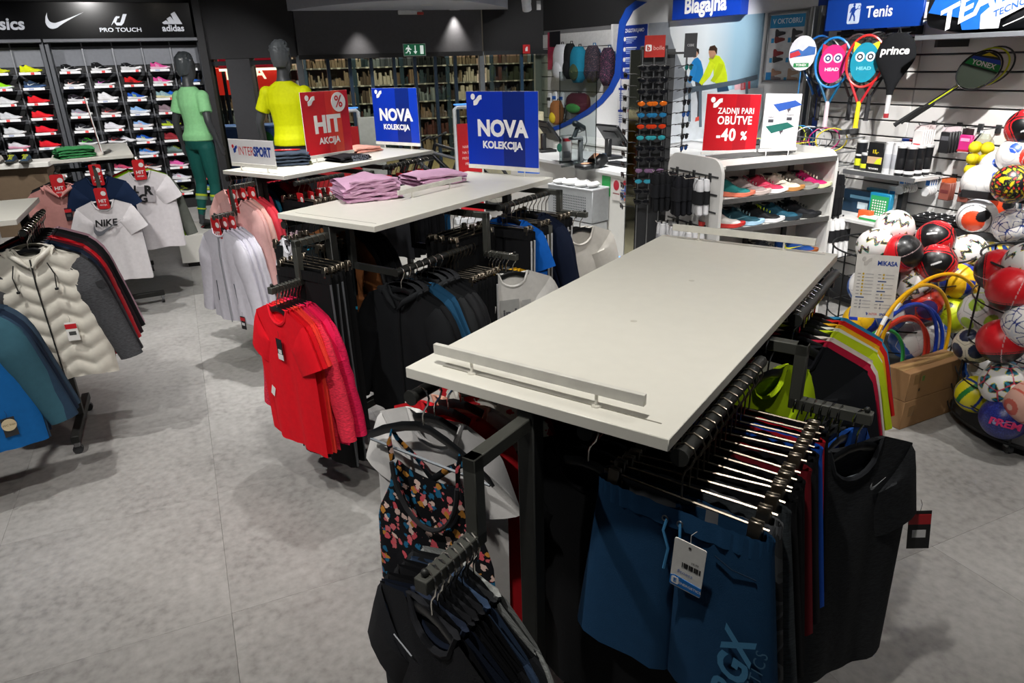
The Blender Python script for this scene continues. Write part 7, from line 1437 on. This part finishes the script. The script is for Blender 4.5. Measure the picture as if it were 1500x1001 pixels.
for px_, n, kind in ((1345, 7, 0), (1374, 4, 0), (1398, 3, 1), (1424, 2, 1)):
    s_, z_ = tw(px_, 262, 0); hookt(s_, 1.13)
    for k in range(n):
        y = -.03 - .024 * k
        if kind == 0:
            t = thing('tape_pack', 'white tape roll on a blue and green hanging card', 'tape', tww(s_, y, 1.126), TWA, 'tape rolls on the racket wall'); ob('card', MB().box((0, 0, -.06), (.045, .0015, .12)), P('#dfe2e6', .5), t); ob('card_block', MB().box((0, -.0012, -.045), (.03, .001, .035)), P('#2468b8', .5), t); ob('roll', MB().lathe([(.012, -.008), (.032, -.008), (.032, .008), (.012, .008)], 20).xf(Matrix.Translation((0, -.010, -.105)) @ Matrix.Rotation(PI / 2, 4, 'X')), P('#dcdcdc', .5), t)
        else: pack(s_, y, 1.126, .08, .12, .014, 'copper brown ankle support pack', '#8a4c40', '#d06030', mark=('#6a2c2c', .5))
# boxes and trays lower down
def wbox(px, py, off, label, w_, h_, d_, col, deco=(), name='product_box', z=None, rz=0.):
    s, zc = tw(px, py, off); z = zc if z is None else z; t = thing(name, label, 'box', tww(s, off, z), TWA + rz); ob('box', MB().box((0, 0, h_ / 2), (w_, d_, h_), bev=.003), P(col, .45), t)
    for (x, zz, ww_, hh_, c_) in deco: ob('box_print', MB().box((x * w_, -d_ / 2 - .0008, zz * h_), (ww_ * w_, .0015, hh_ * h_)), P(c_, .5), t)
    return t
t = thing('display_shelf', 'white low shelf of boxed goods on the racket wall', 'shelf', TW0, TWA); zl = .80; ob('board', MB().box((.62, -.20, zl - .012), (1.2, .42, .024), bev=.002), P('#cfcfcd', .45), t)
for x in (.1, 1.15): ob('bracket', MB().box((x, -.18, zl - .05), (.02, .36, .06)), P('#2a2b2d', .5), t)
wbox(1262, 303, -.15, 'dark blue mini game box lying behind the sock rail', .30, .17, .06, '#1c3850', ((0, .7, .6, .14, '#6a9cb8'), (.1, .35, .3, .3, '#c8d8e0')), z=zl); wbox(1284, 300, -.10, 'pale blue game box with orange mark', .18, .19, .05, '#4a8cb0', ((.2, .6, .22, .25, '#e0683c'),), z=zl); bx_ = wbox(1287, 320, -.24, 'teal box with a green dotted grid', .17, .19, .04, '#1680a8', ((0, .48, .86, .84, '#2c9a5c'),), z=zl)
dm = MB()
for i in range(6):
    for j in range(6): dm.prism(ellipse(-.05 + .02 * i, .04 + .019 * j, .006, .006, 8), -.0235, -.0225)
o_ = ob('dot_grid', dm.mesh('dot_grid', 0), PRINTW, bx_); o_['kind'] = 'stuff'
wbox(1308, 300, -.16, 'tall white carton with blue flash', .07, .24, .06, '#d0d2d4', ((0, .8, .6, .12, '#2a80c4'), (0, .5, .6, .06, '#5a5c60')), z=zl); wbox(1320, 300, -.14, 'tall black carton beside the white one', .05, .24, .06, '#1d1e20', (), z=zl); wbox(1266, 328, -.30, 'small orange box in front of the blue game box', .10, .06, .05, '#e0602c', (), z=zl); wbox(1283, 335, -.32, 'flat white and green tray box', .22, .03, .12, '#d8dcd8', ((0, .5, 1, .5, '#2c9c4c'),), z=zl)
for i in range(3):
    s, z = tw(1368, 322, -.30); t = thing('cup_tray', 'black moulded tray of round cups stacked on the shelf', 'tray', tww(s, -.22, zl + .03 * i), TWA + R(4 * i), 'black moulded trays'); ob('tray', MB().box((0, 0, .015), (.34, .24, .024), bev=.006), P('#17181a', .35), t)
    for a_ in range(4):
        for b_ in range(3): ob('cup', cached('cup', lambda: MB().lathe([(.034, 0), (.036, .012), (.028, .013), (.022, .004), (.001, .003)], 12).mesh('cup')), P('#1d1e20', .3), t, (-.12 + .08 * a_, -.08 + .08 * b_, .022)) if i == 2 else None
# wire bin with badminton sets
t = thing('wire_bin', 'wire shelf bin of badminton rackets beside the rail posts', 'wire bin', TW0, TWA); wb2 = MB()
for z in (1.14, 1.24, 1.34): wb2.tube([(-.20, 0, z), (-.20, -.34, z), (.44, -.34, z), (.44, 0, z)], .005, 5)
for k in range(10): wb2.tube([(-.2 + .064 * k, -.34, 1.14), (-.2 + .064 * k, -.34, 1.34)], .003, 4); wb2.tube([(-.2 + .064 * k, 0, 1.14), (-.2 + .064 * k, -.34, 1.14)], .003, 4)
ob('wires', wb2, P('#7d7f81', .4, .5), t); ob('arm', MB().box((.36, -.08, 1.38), (.03, .2, .035)), P('#3a3b3d', .4), t)
for i, (x, c, lab) in enumerate(((-.1, '#c8d81c', 'lime badminton racket in the wire bin'), (-.02, '#2a8ac0', 'sky blue badminton racket in the wire bin'), (.08, '#d8dade', 'white badminton racket in the wire bin'), (.16, '#202226', 'black badminton racket in the wire bin'), (.23, '#b02c6c', 'magenta badminton racket in the wire bin'), (.3, '#d8c81c', 'yellow badminton racket in the wire bin'))):
    badminton(lab, tww(x, -.2, 1.32), TWA + R(28 + 4 * i), R(84), c, k=.95)

# ---------------------------------------------------------------- balls
def ico(sub):
    bm = bmesh.new(); bmesh.ops.create_icosphere(bm, subdivisions=sub, radius=1.0); me = bpy.data.meshes.new('ball_skin'); bm.to_mesh(me); bm.free(); return me
PHI = (1 + 5 ** .5) / 2
ICO = np.array([(0, s1 * 1, s2 * PHI) for s1 in (-1, 1) for s2 in (-1, 1)] + [(s1 * 1, s2 * PHI, 0) for s1 in (-1, 1) for s2 in (-1, 1)] + [(s1 * PHI, 0, s2 * 1) for s1 in (-1, 1) for s2 in (-1, 1)], float); ICO /= np.linalg.norm(ICO[0])
DOD = np.array([(a, b, c) for a in (-1, 1) for b in (-1, 1) for c in (-1, 1)] + [(0, a / PHI, b * PHI) for a in (-1, 1) for b in (-1, 1)] + [(a / PHI, b * PHI, 0) for a in (-1, 1) for b in (-1, 1)] + [(a * PHI, 0, b / PHI) for a in (-1, 1) for b in (-1, 1)], float); DOD /= np.linalg.norm(DOD, axis=1)[:, None]
OCT = np.array([(1, 0, 0), (-1, 0, 0), (0, 1, 0), (0, -1, 0), (0, 0, 1), (0, 0, -1)], float)
def near2(V, C_):
    d = V @ C_.T; o = np.argsort(-d, axis=1); n = np.arange(len(V)); return o[:, 0], d[n, o[:, 0]], d[n, o[:, 1]]
def tang(V, C_, idx):
    c = C_[idx]; up = np.where(np.abs(c[:, 2:3]) > .9, np.array([[0, 1., 0]]), np.array([[0, 0, 1.]])); e1 = np.cross(up, c); e1 /= np.linalg.norm(e1, axis=1)[:, None]; e2 = np.cross(c, e1); return (V * e1).sum(1), (V * e2).sum(1)
def hx(h): return np.array(hexc(h)[:3])
def pat(kind, V):
    n = len(V); col = np.tile(hx('#e4e2e0'), (n, 1))
    def put(mask, h): col[mask] = hx(h)
    i, d1, d2 = near2(V, DOD); x, y = tang(V, DOD, i)
    ii, e1_, e2_ = near2(V, ICO); xi, yi = tang(V, ICO, ii); ri = np.hypot(xi, yi); ai = np.arctan2(yi, xi)
    if kind == 'zigzag':
        s = np.where(i % 2 == 0, 1, -1); zz = y * s - (np.abs((x * 4.4) % 2 - 1) - .5) * .30; w0 = np.abs(zz); inside = np.abs(x) < .34
        put((w0 < .125) & inside, '#2fae8c'); put((w0 < .125) & inside & (zz > 0), '#a8487c'); put((w0 < .108) & inside, '#d8c84c'); put((w0 < .092) & inside, '#141416'); put((w0 < .02) & inside & (x > -.1), '#8a8a8c')
    elif kind == 'redblack':
        put(np.ones(n, bool), '#d41a22'); o_, a, b = near2(V, np.array([(0, -1, 0), (.82, .4, .41), (-.82, .4, .41), (0, .5, -.87)])); xo, yo = tang(V, np.array([(0, -1, 0), (.82, .4, .41), (-.82, .4, .41), (0, .5, -.87)], float), o_); th = np.arctan2(yo, xo); r = np.hypot(xo, yo) * (1 + .14 * np.cos(3 * (th - PI / 2)))
        put(r < .76, '#111214'); put(r < .69, '#d41a22'); put(r < .64, '#0e0f11'); put((np.abs(yo - .55 * xo) < .045) & (np.abs(xo) < .22), '#d8d8da'); put((r > .96) & (r < .975), '#e8d8d8')
    elif kind == 'redplain':
        put(np.ones(n, bool), '#d01a24'); v = V[:, 0] * .5 + V[:, 2]; put((v > .55), '#141416'); put((v > .50) & (v < .55), '#d01a24'); put((v > .46) & (v < .50), '#141416'); put(np.abs(V[:, 0] * .7 - V[:, 2] * .6 + .25) < .012, '#d8b8b8')
    elif kind == 'circle_red':
        c = np.array([.55, -.8, .2]); c /= np.linalg.norm(c); d = V @ c; put(d > .80, '#dc3a2c'); b = np.array([-.35, -.85, .45]); b /= np.linalg.norm(b); put(V @ b > .955, '#1c4cb0'); r = V @ c; put((d > .80) & (np.abs(V[:, 2] - .62 + .5 * V[:, 0]) < .05), '#e8e6e4'); j = np.abs(e1_ - .93) < .006; put(j, '#c4c4c6'); c2 = np.array([-.2, -.6, -.78]); c2 /= np.linalg.norm(c2); put(V @ c2 > .96, '#8c8c90')
    elif kind == 'circle_black':
        c = np.array([-.25, -.95, -.1]); c /= np.linalg.norm(c); d = V @ c; put((d > .55) & (d < .62), '#6a6c70'); put(d > .82, '#e04a24'); k = np.array([.15, -.95, .2]); k /= np.linalg.norm(k); put((V @ k > .955), '#141416'); k = np.array([.3, -.92, .3]); k /= np.linalg.norm(k); put((V @ k > .965), '#141416'); put((V[:, 2] > .75), '#b9bbc0')
    elif kind == 'stars':
        st = ri * (1 + .38 * np.cos(5 * ai)); put(np.abs(st - .36) < .035, '#16307c'); put(np.abs(e1_ - e2_) < .02, '#16307c'); put(st < .15, '#cfd2da')
    elif kind == 'starcolor':
        st = ri * (1 + .42 * np.cos(5 * ai)); put(st > .40, '#1c7a94'); put((st > .47) & (np.abs(np.sin(5 * ai)) > .6), '#14202a'); put((st > .40) & (st < .44), '#d8d23a'); put((e1_ - e2_) < .03, '#c03c4c')
    elif kind == 'volley':
        o_, a, b = near2(V, OCT); xo, yo = tang(V, OCT, o_); put(np.ones(n, bool), '#e8b81c'); put(np.abs(xo + .35 * yo) < .26, '#16349c'); put(((a - b) < .02), '#c89a18')
    elif kind == 'brazil':
        o_, a, b = near2(V, OCT); xo, yo = tang(V, OCT, o_); put(np.ones(n, bool), '#d8cc1c'); put(np.abs(xo - .3 * yo) < .14, '#1f7a34'); put(((a - b) < .10), '#1c3c94')
    elif kind == 'navy': put(np.ones(n, bool), '#1c2470'); rg = np.random.RandomState(3); m = rg.rand(n) > .72; put(m, '#2f3a94')
    elif kind == 'handball': put(np.ones(n, bool), '#cfc8b4'); put(ri < .42, '#1a2440'); put((e1_ - e2_) < .012, '#9a9484')
    elif kind == 'lime': put(np.ones(n, bool), '#c8d81c'); put((e1_ - e2_) < .015, '#9aa814'); put((ri < .2) & (ii % 3 == 0), '#17181a')
    elif kind == 'scribble': put(np.ones(n, bool), '#16161a'); q = np.sin(V[:, 0] * 11 + 3 * np.sin(V[:, 2] * 7)) * np.sin(V[:, 1] * 9 + 2 * np.cos(V[:, 0] * 8)); put(q > .55, '#d8b81c'); put(q < -.6, '#c8342c'); put((q > .1) & (q < .16), '#8ab02c')
    elif kind == 'orange': put(np.ones(n, bool), '#d8341c'); put((ri < .5) & (ii % 2 == 0), '#3a2c6c'); put((e1_ - e2_) < .02, '#8c2018')
    elif kind == 'greenwhite': put(ri < .34, '#a8c83c'); put((e1_ - e2_) < .012, '#a8a8a4')
    elif kind == 'bluestar': st = ri * (1 + .4 * np.cos(5 * ai)); put(st < .33, '#7fb4dc'); put(np.abs(st - .36) < .03, '#c83c58'); put((e1_ - e2_) < .02, '#24306c')
    elif kind == 'teamblue': put(V[:, 2] < -.1, '#2a5cb0'); put((e1_ - e2_) < .012, '#b8b8bc')
    elif kind == 'pinkish': put(np.ones(n, bool), '#d8a898'); put(np.abs(np.sin(V[:, 0] * 9 + V[:, 2] * 4)) < .3, '#c85a4c')
    elif kind == 'yellowblue': put(np.ones(n, bool), '#d8c03c'); q = np.sin(V[:, 0] * 7 + 2 * V[:, 2]) * np.sin(V[:, 1] * 6 - V[:, 2] * 5); put(q > .3, '#1c3c7c'); put(q < -.4, '#d8d8d4')
    return col
def ballmesh(kind, sub=6):
    me = ico(sub); V = np.zeros(len(me.vertices) * 3); me.vertices.foreach_get('co', V); V = V.reshape(-1, 3); V /= np.linalg.norm(V, axis=1)[:, None]
    c = pat(kind, V); at = me.color_attributes.new('col', 'FLOAT_COLOR', 'POINT'); at.data.foreach_set('color', np.concatenate([c, np.ones((len(V), 1))], 1).ravel().astype(np.float32))
    _, d1, d2 = near2(V, ICO if kind not in ('volley', 'brazil') else OCT); g = 1 - .006 * np.exp(-((d1 - d2) / .012) ** 2); me.vertices.foreach_set('co', (V * g[:, None]).ravel().astype(np.float32)); me.shade_smooth(); me.update(); return me
def ball(px, py, y, kind, label, group, r_=.11, rot=(0, 0, 0), pos=None, cat='ball'):
    p = pos if pos is not None else pd(px, py, y); t = thing('sports_ball', label, cat, p, 0, group); o = ob('ball_skin', cached(('ball', kind), lambda: ballmesh(kind)), VC('ball_vinyl'), t, None, rot, (r_,) * 3)
    ob('valve', cached('valve', lambda: MB().lathe([(.001, .004), (.03, .004), (.035, 0), (.001, 0)], 10).mesh('valve')), P('#2a2a2a', .5), o, (0, 0, .998)); return t
F0 = math.atan2  # facing helper: pattern fronts look along -y
def fz(px): return math.atan2(-(px - 750), 1029) * .9
WB = [(1310, 335, 3.98, 'zigzag', 'white ball with rainbow zigzags topmost in the round wire bin', (.3, .2, .5)), (1283, 362, 3.92, 'zigzag', 'white zigzag ball by the bin rim above the price list', (1.2, .5, 2.0)), (1321, 371, 3.82, 'redplain', 'red ball with black side panel in the wire bin', (.5, .55, -.7)), (1370, 350, 4.05, 'redblack', 'red and black ball with silver flash behind another red ball', (-.5, .2, -.9)), (1371, 386, 3.80, 'redblack', 'red and black ball with rounded triangle facing out', (-.25, .0, -.55)), (1418, 370, 4.05, 'zigzag', 'white zigzag ball beside the red and black balls', (2.2, 1.1, .7)), (1405, 412, 3.92, 'volley', 'yellow and blue volleyball in the wire bin', (.5, .3, .2)), (1335, 415, 3.86, 'zigzag', 'white zigzag ball behind the price list edge', (.9, 2.0, 1.4)), (1352, 447, 3.82, 'orange', 'orange red ball low in the wire bin', (.2, .4, .3)), (1394, 462, 3.88, 'lime', 'lime yellow ball low in the wire bin', (.2, .3, .5)), (1385, 435, 4.1, 'navy', 'dark blue ball deep in the wire bin', (0, 0, 0)), (1300, 460, 3.9, 'teamblue', 'white and blue ball behind the price list', (0, .2, 0)), (1270, 420, 3.95, 'teamblue', 'white and blue ball by the bin wires', (1, .2, 0)), (1262, 470, 3.95, 'volley', 'yellow and blue volleyball low in the bin', (1, .2, 2)), (1360, 490, 3.86, 'circle_red', 'white and red ball behind the hoops', (0, .3, 1)), (1330, 500, 3.9, 'teamblue', 'white and blue ball behind the hoops', (.5, .8, .2)), (1290, 410, 3.9, 'redplain', 'red ball behind the price list', (1, 0, 0))]
for px, py, y, kd, lab, rt_ in WB: ball(px, py, y + .10, kd, lab, 'balls in the round wire bin', rot=rt_)
CB = [(1463, 397, 3.45, 'redplain', 'red ball at the top of the tall ball cage', (.0, -2.2, -.7)), (1482, 424, 3.25, 'redplain', 'red ball with pale seam pressed against the cage wires', (.0, 2.6, -.7)), (1506, 388, 3.3, 'zigzag', 'white zigzag ball on top of the tall ball cage', (.4, .2, 1.1)), (1437, 458, 3.55, 'greenwhite', 'white ball with green patch in the tall cage', (.2, .1, .5)), (1467, 500, 3.22, 'redplain', 'glossy red ball halfway up the tall cage', (.2, 2.4, -.7)), (1505, 476, 3.15, 'stars', 'white and blue star ball at the cage side', (.4, .2, .6)), (1426, 506, 3.5, 'handball', 'cream and navy handball in the tall cage', (.2, .3, .2)), (1470, 563, 3.18, 'starcolor', 'white ball with teal and black stars', (.3, .1, .4)), (1429, 578, 3.38, 'brazil', 'yellow ball with green and blue stripes', (.2, .3, .4)), (1471, 612, 3.12, 'navy', 'dark blue speckled ball with pink PREM lettering', (0, 0, 0)), (1508, 590, 3.05, 'pinkish', 'salmon pink striped ball at the cage bottom', (.1, .3, .2)), (1487, 545, 3.5, 'stars', 'white and navy ball deep in the cage', (1, .3, .2)), (1440, 540, 3.6, 'teamblue', 'white and blue ball deep in the cage', (1, .3, .2)), (1500, 525, 3.4, 'bluestar', 'pale blue star ball deep in the cage', (0, .3, 1.2))]
for px, py, y, kd, lab, rt_ in CB:
    b_ = ball(px, py, y, kd, lab, 'balls in the tall cage', r_=.10 if kd in ('handball', 'brazil') else .11, rot=rt_)
    if kd == 'navy': text('PREM', .052, P('#d8306c', .5), b_, (-.01, -.112, .01), (PI / 2, R(6), R(-30)), bold=.04, sx=1.1, name='ball_lettering').location = Vector((-.062, -.096, .015)); flat(SWOOSH, P('#9fa8d8', .4), b_, -.105, .001, 'ball_logo', .09, (-.06, .03)).rotation_euler = (R(14), 0, R(-30))
SB = [(1437, 268, 4.35, 'circle_red', 'white ball with red side and blue swoosh at the shelf end', (.1, .3, .5)), (1463, 246, 4.45, 'circle_red', 'white ball with big red disc second on the upper rail', (0, 0, -.3)), (1490, 228, 4.3, 'circle_red', 'white ball with red disc and blue dot third on the upper rail', (0, .2, -.5)), (1483, 270, 4.05, 'scribble', 'black ball with yellow and red scribbles', (.3, .2, .1)), (1503, 188, 4.3, 'redblack', 'red and black ball with white swoosh high on the stand', (0, 0, -.6)), (1431, 318, 4.25, 'circle_black', 'silver white ball with orange disc and black blob', (0, 0, -.5)), (1462, 300, 4.4, 'circle_black', 'second silver white ball with orange disc behind', (0, .2, -.3)), (1483, 333, 4.1, 'stars', 'white ball with navy outlined stars on the lower rail', (.5, .2, .4)), (1496, 310, 4.4, 'bluestar', 'pale blue and pink star ball behind the navy star ball', (.2, .2, .4)), (1458, 377, 4.45, 'yellowblue', 'yellow blue and white swirl ball below the rail', (0, .3, .2)), (1508, 372, 4.05, 'zigzag', 'grey zigzag ball low behind the cage', (.3, .3, .2))]
for px, py, y, kd, lab, rt_ in SB: ball(px, py, y, kd, lab, 'balls on the rail shelves', rot=rt_)
# rail shelves for balls
for i, (px, py, lab) in enumerate(((1408, 283, 'black sloping ball rail, upper one'), (1396, 340, 'black sloping ball rail above the round wire bin'))):
    p = pd(px, py, 4.28); t = thing('ball_rail', lab, 'ball rail', p, R(-50)); ln = .95
    ob('front_bar', MB().box((ln / 2, 0, 0), (ln, .02, .045), bev=.002), P('#1c1d1f', .45), t); ob('rear_bar', MB().box((ln / 2, .2, .03), (ln, .02, .03)), P('#1c1d1f', .45), t)
    for x in (.0, .45, .9): ob('cross_bar', MB().box((x, .22, -.01), (.02, .46, .02)), P('#1c1d1f', .45), t)
    for x in (.3,): ob('wall_arm', MB().box((x, .42, -.015), (.03, .5, .03)), P('#1c1d1f', .45), t)
# wire bins
def cage(c, R_, z0, z1, nrings, nv, label, flare=1.0, scal=0.):
    t = thing('ball_cage', label, 'wire cage', (c[0], c[1], 0)); dk = P('#1b1c1d', .45, .3)
    ob('base_disc', MB().lathe([(.001, z0), (R_ * .96, z0), (R_ * .97, z0 - .02), (.001, z0 - .02)], 32), dk, t)
    for k in range(nrings):
        v = k / (nrings - 1); rr = R_ * lerp(1, flare, v); z = lerp(z0, z1, v)
        ob('wire_ring', MB().tube([(rr * math.cos(a), rr * math.sin(a), z + scal * math.sin(9 * a)) for a in [2 * PI * q / 48 for q in range(48)]], .004 if k < nrings - 1 else .006, 6, closed=True), dk, t)
    for k in range(nv): a = 2 * PI * k / nv + .2; ob('wire_post', MB().tube([(R_ * math.cos(a), R_ * math.sin(a), z0), (R_ * flare * math.cos(a), R_ * flare * math.sin(a), z1)], .005, 6), dk, t)
    for k in range(4):
        a = PI / 2 * k + .6; w2 = ob('caster', MB().box((R_ * .85 * math.cos(a), R_ * .85 * math.sin(a), z0 - .035), (.04, .03, .03), bev=.004), STEEL, t); ob('wheel', MB().tube([(R_ * .85 * math.cos(a) - .012, R_ * .85 * math.sin(a), .027), (R_ * .85 * math.cos(a) + .012, R_ * .85 * math.sin(a), .027)], .027, 14), P('#3c3d3f', .4), w2)
    return t
cage((2.47, 4.30), .37, .09, .80, 6, 8, 'round black wire bin heaped with red and white balls', 1.08); cage((2.86, 3.36), .44, .085, .95, 9, 7, 'tall black wire cage of mixed balls on casters', 1.0)
# price list card on the bin
q0_ = pz(1243, 392, .80); t = thing('price_list', 'white price list card headed MIKASA hooked on the wire bin', 'price list', pd(1282, 420, 3.62), R(8), rot=(R(-14), R(7), R(6)))
ob('card', MB().box((0, 0, 0), (.255, .003, .34)), P('#cfccc6', .5), t); text('MIKASA', .034, P('#123a8c', .4), t, (.055, -.0022, .125), bold=.035, sx=1.0); logo_mark(t, -.085, .145, .055, P('#b5b1ac', .5), -.002); text('INTER', .018, LR, t, (-.02, -.0022, -.15), sx=1.0, align='LEFT'); text('SPORT', .018, LB, t, (.042, -.0022, -.15), bold=.03, align='LEFT')
flat([(0, .012), (.006, .012), (.008, .004), (.012, .012), (.012, 0), (.006, -.006)], LB, t, -.0016, .0006, 'logo_band', 1, (-.038, -.152))
for c_ in range(2):
    for j in range(11):
        zz = .065 - .018 * j; x0 = -.115 + .12 * c_
        if (c_ == 0 and j in (7,)) or (c_ == 1 and j in (2, 5, 8)): ob('heading_line', MB().box((x0 + .03, -.0018, zz), (.05, .0008, .006)), P('#2a4478', .5), t); continue
        ob('text_line', MB().box((x0 + .012, -.0018, zz), (.018, .0008, .003)), P('#6a6a70', .6), t); ob('ball_icon', cached('icon', lambda: MB().prism(ellipse(0, 0, .0058, .0062, 10), -.0026, -.0016).mesh('ball_icon', 0)), P('#b89a2c' if j < 7 else '#8a8a90', .5), t, (x0 + .036, 0, zz)); ob('text_line', MB().box((x0 + .072, -.0018, zz), (.05, .0008, .0035)), P('#9a9a9c', .6), t)
# cardboard boxes and hoops
BX = Vector((2.13, 3.41, 0)); BA = R(26)
for i in range(2):
    t = thing('cardboard_box', ['long brown carton on the floor under another carton', 'long brown carton with green stamp on top of the other'][i], 'cardboard box', (BX.x, BX.y, .17 * i), BA); CB_ = P('#96714a', .8, var=.1, scale=6)
    ob('carton', MB().box((.24, .07, .085), (.48, .14, .168), bev=.003), CB_, t); ob('tape', MB().box((.24, .07, .1702), (.48, .05, .001)), P('#a88758', .4), t); ob('tape_end', MB().box((.07, -.0007, .125 if i else .10), (.05, .001, .06)), P('#7d5f3c', .5), t)
    if i: ob('stamp', MB().box((.12, -.0007, .12), (.02, .001, .03)), P('#5c7a3c', .6), t); ob('recycle_mark', MB().prism(ellipse(.10, .055, .008, .01, 8), -.0014, -.0004), P('#4a3826', .6), t)
def hp(t_, n_): d = Vector((math.cos(BA), math.sin(BA), 0)); m = Vector((-math.sin(BA), math.cos(BA), 0)); return BX + d * t_ + m * n_
for (t_, n_, rad, col, label, lean, tw_) in ((.22, .165, .37, '#e4ab10', 'yellow plastic hoop standing behind the cartons', -3, 4), (.42, .185, .385, '#e2a60e', 'second yellow plastic hoop, its arch reaching further over the cartons', -2, -6), (.22, .205, .31, '#1c3fae', 'blue plastic hoop behind the cartons', -3, 2), (.27, .225, .30, '#1c44b4', 'second blue plastic hoop behind the first blue one', -3, -4), (.24, .245, .265, '#d8402c', 'red plastic hoop behind the cartons', -3, 3), (.28, .265, .25, '#cc3c2c', 'second red plastic hoop behind the first red one', -3, -3), (.12, .285, .23, '#2c9c4c', 'green plastic hoop behind the cartons', -3, 0)):
    p = hp(t_, n_); t = thing('hula_hoop', label, 'hoop', (p.x, p.y, rad + .0105), 0, 'hoops behind the cartons', rot=(R(lean), 0, BA + R(tw_))); ob('tube', MB().tube([(rad * math.cos(a), 0, rad * math.sin(a)) for a in [2 * PI * q / 64 for q in range(64)]], .0105, 8, closed=True), P(col, .3), t); ob('joint_label', MB().tube([(rad * math.cos(a), 0, rad * math.sin(a)) for a in (R(138), R(142), R(146))], .0115, 8), PRINTW, t)
